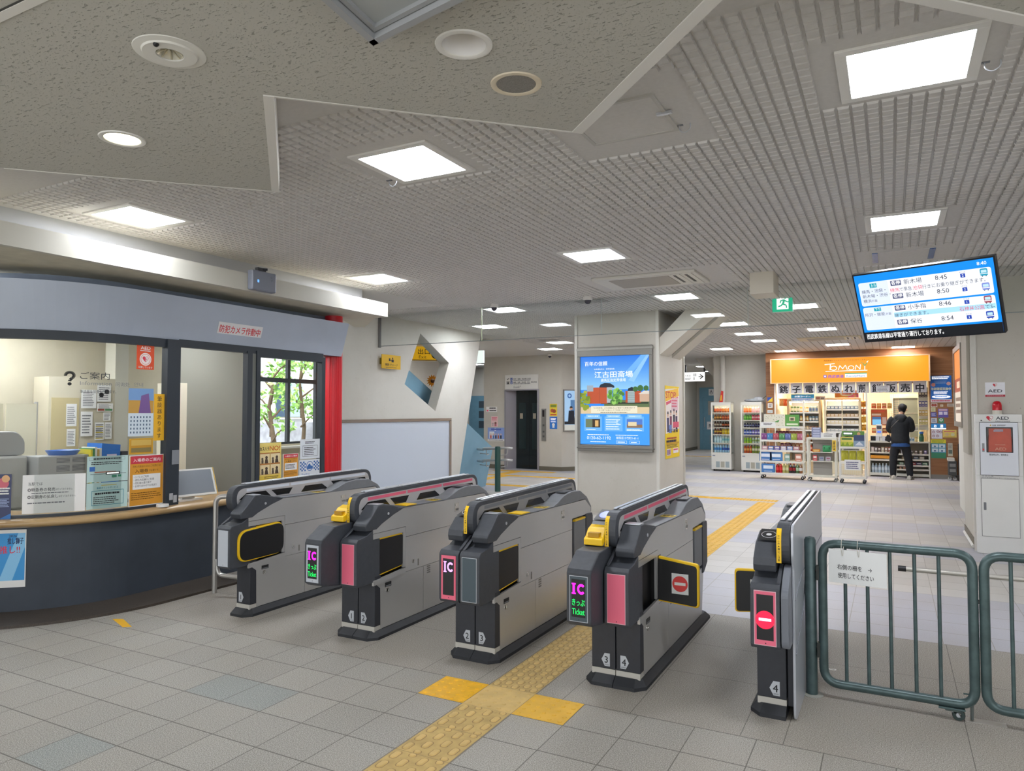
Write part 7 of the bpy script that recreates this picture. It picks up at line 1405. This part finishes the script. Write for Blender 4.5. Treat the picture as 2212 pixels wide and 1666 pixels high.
for z, ks, nm, rowname in ((1.58, [('#6a7a48', '#e0d8b0', .16), ('#e8a850', '#fff0d0', .15), ('#a8b0a0', '#5a6a88', .16)], 'tall can', 'top'), (1.34, [('#5a8a58', '#e8e0c8', .14), ('#c89040', '#f0e0b0', .15), ('#708a9a', '#d8d8d0', .14)], 'can', 'second'), (1.12, [('#8a8aa0', '#d8d8e8', .1), ('#c8a878', '#f0e4c8', .1), ('#98705a', '#e8d0b8', .1)], 'short can', 'third'), (.80, [('#8a5028', '#d89850', .22), ('#a86430', '#e8b060', .22), ('#6a4020', '#d0a060', .22)], 'amber bottle', 'fourth'), (.55, [('#c05838', '#f0b0a0', .2), ('#d87848', '#f0d0b0', .2), ('#b04830', '#e8a890', .2)], 'red bottle', 'lowest')):
    kk = [((bottle_m(a, '#e8d8a8', b, h, .033) if 'bottle' in nm else can_m(a, b, h, .032)), '%s with %s sleeve' % (nm, cword(a))) for a, b, h in ks]; kk = [q for q in kk for _ in range(3)]
    rowof(kk, .05, .73, SY+.46, z, 'bottle' if 'bottle' in nm else 'can', 'on the %s shelf of the open chiller' % rowname, 'bottle' if 'bottle' in nm else 'can', 'drinks in the open chiller')
g = chiller('glass_case', 'cream two column glass case with white shelves in the kiosk', .88, 1.74, 1.95, SY+.3, [.6, .86, 1.08, 1.27, 1.46, 1.66], M('#e4d8b8', .45))
mb = MB(); mb.box(1.295, 1.325, SY+.29, SY+.32, .3, 1.9, M('#e4d8b8', .45)); mb.build('middle_post', g)
for z, c, w_, nm in ((1.66, '#5a7088', 'blue grey', 'top'), (1.46, '#c8a870', 'tan', 'second'), (1.27, '#e8dcb8', 'cream', 'third'), (1.08, '#c0c4c4', 'silver', 'fourth'), (.86, '#d8d4c8', 'white', 'fifth')):
    rowof([(pack_m(c, '#f4f0e8', .09, .10, .085 if z != 1.27 else .11), '%s wrapped sandwich' % w_)]*8, .94, 1.68, SY+.42, z, 'food_pack', 'on the %s shelf of the glass case' % nm, 'food', 'food in the glass case')
ppan(.10, .66, 1.88, 2.05, SY+.2, M('#2aa0e0', .5), lambda p: (p.t('お酒コーナー', .5, .58, .30, EWT, 'c', w=.7, bold=.03), p.rect(0, 0, 1, .42, M('#e8eef4')), p.lines(.05, .05, .95, .38, 2, BS, .45)), 'blue drinks corner sign inside the kiosk', 'corner_sign', 'sign')
ppan(.68, .92, 1.90, 2.0, SY+.22, M('#e0d4c8', .6), lambda p: (p.rect(.1, .15, .5, .8, M('#a86a50')), p.rect(.55, .2, .9, .7, M('#8a7868'))), 'small food photo card between the blue sign and the orange poster', 'photo_card', 'card')
ppan(1.15, 1.70, 1.96, 2.14, SY+.2, M('#f0982c', .5), lambda p: (p.rect(.55, 0, 1, .5, M('#e87088')), p.disc(.15, .75, .2, M('#e06828'), 14), p.disc(.12, .25, .2, M('#f08838'), 14), p.disc(.9, .75, .2, M('#e87048'), 14), p.disc(.85, .2, .2, M('#f0a878'), 14), p.poly([(.5 + .27*math.cos(k*.35), .5 + .3*math.sin(k*.35)) for k in range(18)], M('#f4ecc8')), p.lines(.3, .35, .72, .65, 1, M('#c84a20'), .7)), 'orange and pink food poster above the glass case')
t = thing('snack_basket', 'tilted basket of orange snack packs at the left of the kiosk', 'basket', (-.15, SY+.35, .95)); mb = MB(); mb.box(-.26, -.03, SY+.2, SY+.5, 1.28, 1.31, LW); mb.box(-.26, -.24, SY+.2, SY+.5, 0, 1.31, LW); mb.box(-.05, -.03, SY+.2, SY+.5, 0, 1.31, LW); mb.build('stand', t)
for k, (c, w_) in enumerate((('#e8b070', 'pale orange'), ('#e8703c', 'deep orange'), ('#f0d8a8', 'cream'))): put(bag_m(c, '#fff0d0', .10, .20), 'snack_bag', -.19 + .07*k, SY+.25, 1.31, '%s snack bag on the stand at the left end of the kiosk' % w_, 'snack', 'bags at the left end'); put(bag_m(c, '#fff0d0', .11, .18), 'snack_bag', -.18 + .10*k, SY+.5, 1.75, '%s snack bag hanging high at the left end of the kiosk' % w_, 'snack', 'bags at the left end')
t = thing('hanging_rail', 'short rail of hanging bags high at the left of the kiosk', 'rail', (-.1, SY+.5, 1.9)); mb = MB(); mb.box(-.27, .12, SY+.49, SY+.51, 1.93, 1.95, LW); mb.build('rail', t)
# left outer stickers
ppan(-.47, -.34, 1.86, 1.98, SY-.003, M('#e8c838', .5), lambda p: p.poly([(0, 0), (0, 1), (1, 1)], M('#2c50a8')), 'blue and yellow square sticker on the left wood edge of the kiosk', 'sticker', 'sticker')
ppan(-.46, -.34, 1.70, 1.82, SY-.003, PAPER, lambda p: p.lines(.15, .2, .85, .8, 2, TXT, .6), 'small white sticker under the blue and yellow one', 'sticker', 'sticker')
ppan(-.47, -.34, 1.56, 1.64, SY-.003, M('#d8e0e0'), lambda p: p.lines(.1, .2, .9, .8, 2, GREY, .5), 'pale sticker at the bottom of the left wood edge', 'sticker', 'sticker')
# right wood wall posters
def f_(p):
    p.lines(.08, .86, .92, .98, 2, EWT, .6); p.lines(.2, .70, .8, .82, 3, M('#a8c8f0'), .4); p.disc(.14, .66, .07, M('#d89080'), 10); p.disc(.86, .70, .07, M('#e0b0a8'), 10); p.t('年齢確認実施中', .5, .46, .12, M('#e8ecd0'), 'c', w=.92, bold=.05); p.lines(.15, .30, .85, .42, 3, EWT, .5)
    p.poly([(.5 + .44*math.cos(k*.35), .21 + .06*math.sin(k*.35)) for k in range(18)], EWT); p.lines(.2, .19, .8, .23, 1, BS, .8); p.rect(0, 0, 1, .12, M('#ece4ea')); p.lines(.05, .03, .95, .09, 1, PN, .6)
wy = SY - .003
ppan(3.265, 3.70, 1.82, 2.46, wy, M('#2878d8', .5), f_, 'large blue age check poster on the wood wall right of the kiosk')
SMALL = [(3.265, 3.40, 1.71, 1.80, '#d8ccc0', '#a85040', 'food sticker with two red discs under the age check poster'), (3.46, 3.52, 1.72, 1.77, '#e0d8c0', '#b89050', 'tiny tan sticker under the age check poster'), (3.60, 3.76, 1.72, 1.79, '#c8c0b0', '#a08878', 'beige hours sticker at the right under the age check poster'), (3.265, 3.36, 1.60, 1.70, '#d8d8b0', '#b0a878', 'pale square sticker in the second row on the wood wall'),
         (3.26, 3.38, 1.47, 1.585, '#5a60a8', '#c0c0e0', 'violet square sticker on the wood wall'), (3.41, 3.62, 1.46, 1.67, '#7060b0', '#e8e0f0', 'wide violet payment sticker on the wood wall'), (3.265, 3.385, 1.33, 1.45, '#d0d8e0', '#808898', 'pale grey square sticker on the wood wall'), (3.41, 3.53, 1.33, 1.45, '#4a9a70', '#e8f0e8', 'green square sticker with a white disc on the wood wall')]
for i, (x0, x1, z0, z1, a, b, lb) in enumerate(SMALL):
    def f_(p, i=i, b=b):
        m = M(b, .5)
        if i == 7: p.disc(.5, .6, .3, m, 18); p.disc(.5, .62, .14, M('#4a9a70', .5), 14)
        elif i == 0: p.disc(.3, .5, .35, m, 12); p.disc(.7, .5, .35, m, 12)
        elif i == 5: p.rect(.08, .75, .92, .95, m); p.rect(.08, .3, .45, .65, m); p.rect(.55, .3, .92, .65, m); p.rect(.08, .82, .92, .87, M('#c83850'))
        else: p.lines(.15, .2, .85, .8, 3, m, .6, i)
    ppan(x0, x1, z0, z1, wy, M(a, .5), f_, lb, 'sticker', 'sticker')
ppan(3.26, 3.57, 1.18, 1.315, wy, M('#2a94dc', .5), lambda p: (p.t('お　酒', .5, .35, .55, EWT, 'c', w=.6, bold=.05), p.rect(0, 0, 1, .2, EWT)), 'blue alcohol sign strip on the wood wall')
def f_(p):
    for u, v in ((.2, .75), (.6, .8), (.85, .75), (.2, .3), (.55, .3)): p.ring(u, v, .10, .14, M('#a85060'), 14); p.rect(u-.06, v-.02, u+.06, v+.02, TXT)
ppan(3.265, 3.49, .955, 1.17, wy, M('#e4e2ea', .5), f_, 'white prohibition pictogram sheet under the alcohol strip')
ppan(3.50, 3.78, .985, 1.165, wy, M('#ecd070', .5), lambda p: (p.lines(.1, .7, .9, .9, 1, PN, .6), p.disc(.3, .4, .22, M('#e0c090'), 14), p.disc(.72, .4, .22, M('#e4dcb0'), 14), p.rect(.1, .05, .9, .12, M('#c8a848'))), 'yellow picture sheet right of the pictograms')
def f_(p):
    p.rect(0, .80, 1, 1, M('#e8dc40')); p.lines(.08, .83, .92, .97, 2, M('#6a8a30'), .5); p.rect(0, .3, 1, .78, M('#4a98b8'))
    for u in (.06, .53):
        for v in (.34, .57): p.rect(u, v, u+.41, v+.18, M('#d8e8ee')); p.disc(u+.2, v+.06, .05, M('#5878a0'), 10)
ppan(3.25, 3.56, .485, .935, wy, M('#3c8a68', .5), f_, 'yellow, blue and green picture poster low on the wood wall')
# ---------- right of the shop: trolley, board, packs
t = thing('dark_trolley', 'dark wheeled trolley beside the wood wall', 'trolley', (3.66, 15.95, 0)); mb = MB(); mb.box(3.58, 3.74, 15.8, 16.15, .12, .45, M('#4a4c4c', .6)); mb.build('body', t); mb = MB(); mb.box(3.57, 3.70, 15.78, 16.15, .45, .52, M('#d8d4c8', .5)); mb.build('tray', t)
for x in (3.60, 3.70): mb = MB(); caster(mb, x, 15.85, M('#c8c8c4')); mb.build('caster', t)
for z in (.2, .32): mb = MB(); mb.box(3.60, 3.72, 15.795, 15.8, z, z+.07, M('#8a8a88', .5)); mb.build('box_front', t)
ppan(3.585, 3.68, .55, .86, 16.0, M('#c8c4b0', .6), lambda p: (p.rect(.1, .2, .9, .5, M('#6a7a70')), p.lines(.1, .6, .9, .9, 3, GREY, .5)), 'pale picture board standing on the dark trolley', 'board', 'board')
t = thing('black_board', 'black framed poster board showing a dark figure beside the wood wall', 'board', (3.78, 15.75, 0)); p = Pan((3.765, 15.66, .04), Vector((.9, .1, 0)), RZ, .22, .82, BLACK, .03); p.rect(.12, .06, .88, .96, M('#b8b8b4')); p.rect(.12, .06, .88, .2, M('#9a9a98')); p.poly([(.25, .3), (.75, .3), (.7, .6), (.35, .6)], M('#2c3440')); p.disc(.52, .68, .07, M('#2c2a30'), 12); p.mb.build('board', t); mb = MB(); mb.box(3.765, 3.96, 15.6, 15.78, 0, .04, BLACK); mb.build('base', t)
for k in range(3): put(pack_m('#3c48b8', '#e0e4f4', .13, .10, .17), 'blue_pack', 3.94, 15.45, .30 + .172*k, 'blue and white paper pack behind the black board, %s of three' % ('lowest', 'middle', 'top')[k], 'pack', 'blue packs')
t = thing('cardboard_bundle', 'bundle of cardboard leaning by the right pillar below the blue packs', 'cardboard', (3.93, 15.4, 0)); mb = MB(); mb.box(3.85, 3.90, 15.35, 15.55, 0, .295, M('#cbb9a4', .8)); mb.box(3.905, 3.935, 15.36, 15.55, 0, .295, M('#d8d0c4', .8)); mb.box(3.94, 4.01, 15.35, 15.55, 0, .295, M('#c4b09a', .8)); mb.build('sheets', t); mb = MB(); mb.box(3.905, 3.935, 15.355, 15.36, .12, .26, M('#8a4a40')); mb.build('printed_side', t)

# ================================================================ PERSON
def skin(name, nodes, edges, mat, parent=None, lv=2, root=0):
    me = bpy.data.meshes.new(name); me.from_pydata([n[0] for n in nodes], edges, []); o = bpy.data.objects.new(name, me); COL.objects.link(o)
    if parent is not None: o.parent = parent; o.matrix_parent_inverse = parent.matrix_basis.inverted()
    md = o.modifiers.new('skin', 'SKIN'); md.use_smooth_shade = True
    sv = me.skin_vertices[0].data
    for i, n in enumerate(nodes):
        r = n[1]; sv[i].radius = r if isinstance(r, tuple) else (r, r)
    for s_ in sv: s_.use_root = False
    sv[root].use_root = True
    sb = o.modifiers.new('sub', 'SUBSURF'); sb.levels = lv; sb.render_levels = lv; me.materials.append(mat); return o
SK = M('#c99c80', .55)
px, py = 2.60, 15.60
J = dict(pel=(px, py, .94), bel=(px, py+.01, 1.08), che=(px+.01, py+.05, 1.30), ncb=(px+.015, py+.11, 1.47), nec=(px+.03, py+.16, 1.54), hd1=(px+.05, py+.21, 1.60), hd2=(px+.06, py+.22, 1.68), top=(px+.06, py+.20, 1.745),
         hL=(px-.10, py, .90), kL=(px-.155, py+.02, .49), aL=(px-.165, py-.02, .09), tL=(px-.20, py+.12, .035), hR=(px+.10, py, .90), kR=(px+.16, py+.03, .49), aR=(px+.185, py-.01, .09), tR=(px+.225, py+.13, .035),
         sL=(px-.175, py+.06, 1.41), eL=(px-.24, py+.10, 1.13), wL=(px-.10, py+.30, 1.18), mL=(px-.06, py+.36, 1.22), sR=(px+.19, py+.06, 1.41), eR=(px+.26, py+.11, 1.15), wR=(px+.12, py+.31, 1.22), mR=(px+.09, py+.37, 1.26))
def nodes_from(spec): return [(J[k] if isinstance(k, str) else k, r) for k, r in spec]
spec = [('pel', .10), ('bel', .10), ('che', .11), ('ncb', .06), ('nec', .05), ('hd1', .075), ('hd2', .09), ('top', .06), ('hL', .075), ('kL', .058), ('aL', .042), ('tL', .038), ('hR', .075), ('kR', .058), ('aR', .042), ('tR', .038), ('sL', .06), ('eL', .044), ('wL', .028), ('mL', (.038, .02)), ('sR', .06), ('eR', .044), ('wR', .028), ('mR', (.038, .02))]
ed = [(0, 1), (1, 2), (2, 3), (3, 4), (4, 5), (5, 6), (6, 7), (0, 8), (8, 9), (9, 10), (10, 11), (0, 12), (12, 13), (13, 14), (14, 15), (2, 16), (16, 17), (17, 18), (18, 19), (2, 20), (20, 21), (21, 22), (22, 23)]
nd = nodes_from(spec)
for base, m_, s_ in ((19, Vector(J['mL']), 1), (23, Vector(J['mR']), -1)):
    for k, (dx, ln) in enumerate(((-.03, .05), (-.012, .065), (.008, .07), (.026, .06))):
        a = m_ + Vector((dx*.8, .03, .012)); b = a + Vector((s_*.01, ln*.5, .025)); c = b + Vector((s_*.012, -.005, .03)); i = len(nd); nd += [(tuple(a), .009), (tuple(b), .0085), (tuple(c), .0075)]; ed += [(base, i), (i, i+1), (i+1, i+2)]
    a = m_ + Vector((s_*.035, -.01, .03)); b = a + Vector((s_*.012, .03, .03)); i = len(nd); nd += [(tuple(a), .011), (tuple(b), .009)]; ed += [(base, i), (i, i+1)]
i = len(nd); nd.append((tuple(Vector(J['hd1']) + Vector((.02, .095, -.0))), .016)); ed.append((5, i))
per = skin('person', nd, ed, SK); tag(per, 'person in a black hooded jacket and black trousers standing at the kiosk with head bent', 'person')
JK = M('#1e2126', .75, var=.25, scale=16, bump=.25); TR_ = M('#1a1c22', .8, var=.2, scale=16, bump=.2)
def loft(mb, rings, m, n=18, close=True):
    """rings: (centre, rx, ry[, turn]) stacked into one skin"""
    vs = []
    for c, rx, ry in rings:
        for k in range(n):
            a = 2*math.pi*k/n; f = 1 + .02*math.sin(3*a + c[2]*40); vs.append((c[0] + rx*f*math.cos(a), c[1] + ry*f*math.sin(a), c[2]))
    fs = [(i*n+k, i*n+(k+1) % n, (i+1)*n+(k+1) % n, (i+1)*n+k) for i in range(len(rings)-1) for k in range(n)]
    if close: fs += [tuple(range(n-1, -1, -1)), tuple(range((len(rings)-1)*n, len(rings)*n))]
    return mb.add(vs, fs, m)
def limb(mb, pts, rad, m):
    P_ = fillet(pts, .12, 5); L_ = [0]
    for u, v in zip(P_[:-1], P_[1:]): L_.append(L_[-1] + (v-u).length)
    rr = []
    for l in L_:
        t_ = l / L_[-1] * (len(rad)-1); q = min(int(t_), len(rad)-2); rr.append((rad[q]*(1-(t_-q)) + rad[q+1]*(t_-q)) * (1 + .03*math.sin(l*55)))
    mb.tube(P_, rr, m, 14)
jk = MB(); loft(jk, [((px, py, .835), .165, .12), ((px, py, .84), .185, .135), ((px, py, .93), .20, .145), ((px, py+.005, 1.04), .19, .138), ((px+.002, py+.02, 1.16), .195, .14), ((px+.006, py+.035, 1.28), .21, .148), ((px+.01, py+.05, 1.37), .215, .145), ((px+.012, py+.07, 1.43), .195, .125), ((px+.014, py+.09, 1.475), .14, .10), ((px+.018, py+.105, 1.505), .09, .08), ((px+.022, py+.125, 1.53), .068, .066)], JK)
for k, s_ in (('L', -1), ('R', 1)):
    S_, E_, W_2 = Vector(J['s'+k]), Vector(J['e'+k]), Vector(J['w'+k]); limb(jk, [S_ + Vector((-s_*.05, 0, .015)), S_ + Vector((s_*.01, 0, -.03)), E_, E_ + (W_2-E_)*.92], [.085, .092, .085, .074, .062, .05], JK)
jk.blob((px+.012, py+.0, 1.46), (.135, .085, .085), JK, 14, 8); jk.blob((px+.016, py-.03, 1.40), (.105, .085, .11), JK, 14, 8)
jk.build('jacket', per, smooth=70)
mb = MB(); loft(mb, [((px, py+.01, .90), .18, .13), ((px, py-.004, .80), .205, .15), ((px, py-.004, .775), .20, .147)], M('#2a5490', .8, var=.1, scale=20)); mb.build('shirt_hem', per, smooth=60)
mb = MB(); loft(mb, [((px, py, .95), .15, .11), ((px, py, .88), .172, .125), ((px, py, .78), .178, .128), ((px, py, .72), .16, .11)], TR_)
for k, s_ in (('L', -1), ('R', 1)):
    K_, A_ = Vector(J['k'+k]), Vector(J['a'+k]); limb(mb, [Vector((px + s_*.088, py, .86)), K_, Vector((A_.x, A_.y+.005, .17)), Vector((A_.x, A_.y, .085))], [.105, .098, .088, .082, .078, .062], TR_)
mb.build('trousers', per, smooth=70)
h_ = Vector(J['hd2']); HR = M('#121214', .6, var=.3, scale=60)
mb = MB(); mb.blob(tuple(h_ + Vector((-.005, -.022, .012))), (.093, .105, .105), HR, 18, 10); mb.blob(tuple(h_ + Vector((-.01, -.05, -.055))), (.075, .06, .06), HR, 14, 8); mb.blob(tuple(h_ + Vector((.05, .05, .03))), (.05, .055, .06), HR, 12, 7); mb.build('hair', per, smooth=180)
mb = MB(); mb.blob(tuple(h_ + Vector((.094, .02, -.04))), (.010, .018, .03), SK, 8, 6); mb.blob(tuple(h_ + Vector((-.094, .02, -.04))), (.010, .018, .03), SK, 8, 6); mb.build('ears', per, smooth=180)
mb = MB()
for dx in (-.03, .04): mb.blob(tuple(h_ + Vector((dx, .085, -.045))), (.012, .008, .008), M('#e8e4e0'), 8, 6)
o_ = mb.build('eyes', per)
SHW = M('#cfcbc0', .6); SHG = M('#6a6860', .6)
for k in 'LR':
    a = Vector(J['a'+k]); b = Vector(J['t'+k]); f = (b - a); f.z = 0; f.normalize(); w_ = Vector((-f.y, f.x, 0)); mb = MB(); P0 = Vector((a.x, a.y, 0)) - f*.09
    rings = [(0, .036, .085), (.03, .045, .105), (.10, .047, .11), (.17, .052, .075), (.24, .05, .055), (.285, .03, .035)]; vs = []
    for d_, hw, hh in rings:
        c = P0 + f*d_
        for u, z in ((-1, 0), (1, 0), (1.05, .35), (.7, .85), (0, 1), (-.7, .85), (-1.05, .35)): vs.append(c + w_*hw*u + RZ*(z*hh))
    fs = [(i*7+j, i*7+(j+1) % 7, i*7+7+(j+1) % 7, i*7+7+j) for i in range(5) for j in range(7)] + [tuple(range(6, -1, -1)), tuple(range(35, 42))]
    mb.add(vs, fs, SHW); sh = mb.build('shoe', per, smooth=50); mb = MB()
    q = [P0 + f*d_ + w_*hw*u*1.06 for d_, hw, hh in rings for u in (-1,)] + [P0 + f*d_ + w_*hw*1.06 for d_, hw, hh in rings[::-1]]; mb.prism([tuple(v) for v in q], (0, 0, .022), M('#b8b4a8', .7)); mb.build('sole', sh); mb = MB(); c = P0 + f*.05
    for s_ in (-1, 1): mb.prism([c + w_*s_*.049 + RZ*.03, c + f*.07 + w_*s_*.052 + RZ*.03, c + f*.09 + w_*s_*.048 + RZ*.06, c + f*.03 + w_*s_*.044 + RZ*.075], w_*s_*.003, SHG)
    mb.build('stripe', sh)
t = thing('shoulder_bag', 'small black bag hanging at the left side of the person', 'bag', (px-.24, py+.06, .88)); mb = MB(); mb.xz(fil2([(px-.33, .92), (px-.22, .86), (px-.20, 1.02), (px-.27, 1.06)], .02, 3), py-.02, py+.10, BLACK); mb.build('pouch', t, bev=.01); mb = MB(); mb.tube(fillet([(px-.22, py+.02, 1.03), (px-.20, py-.115, 1.2), (px-.05, py-.13, 1.38), (px+.12, py+.0, 1.505)], .08), .009, BLACK, 6); mb.build('strap', t)
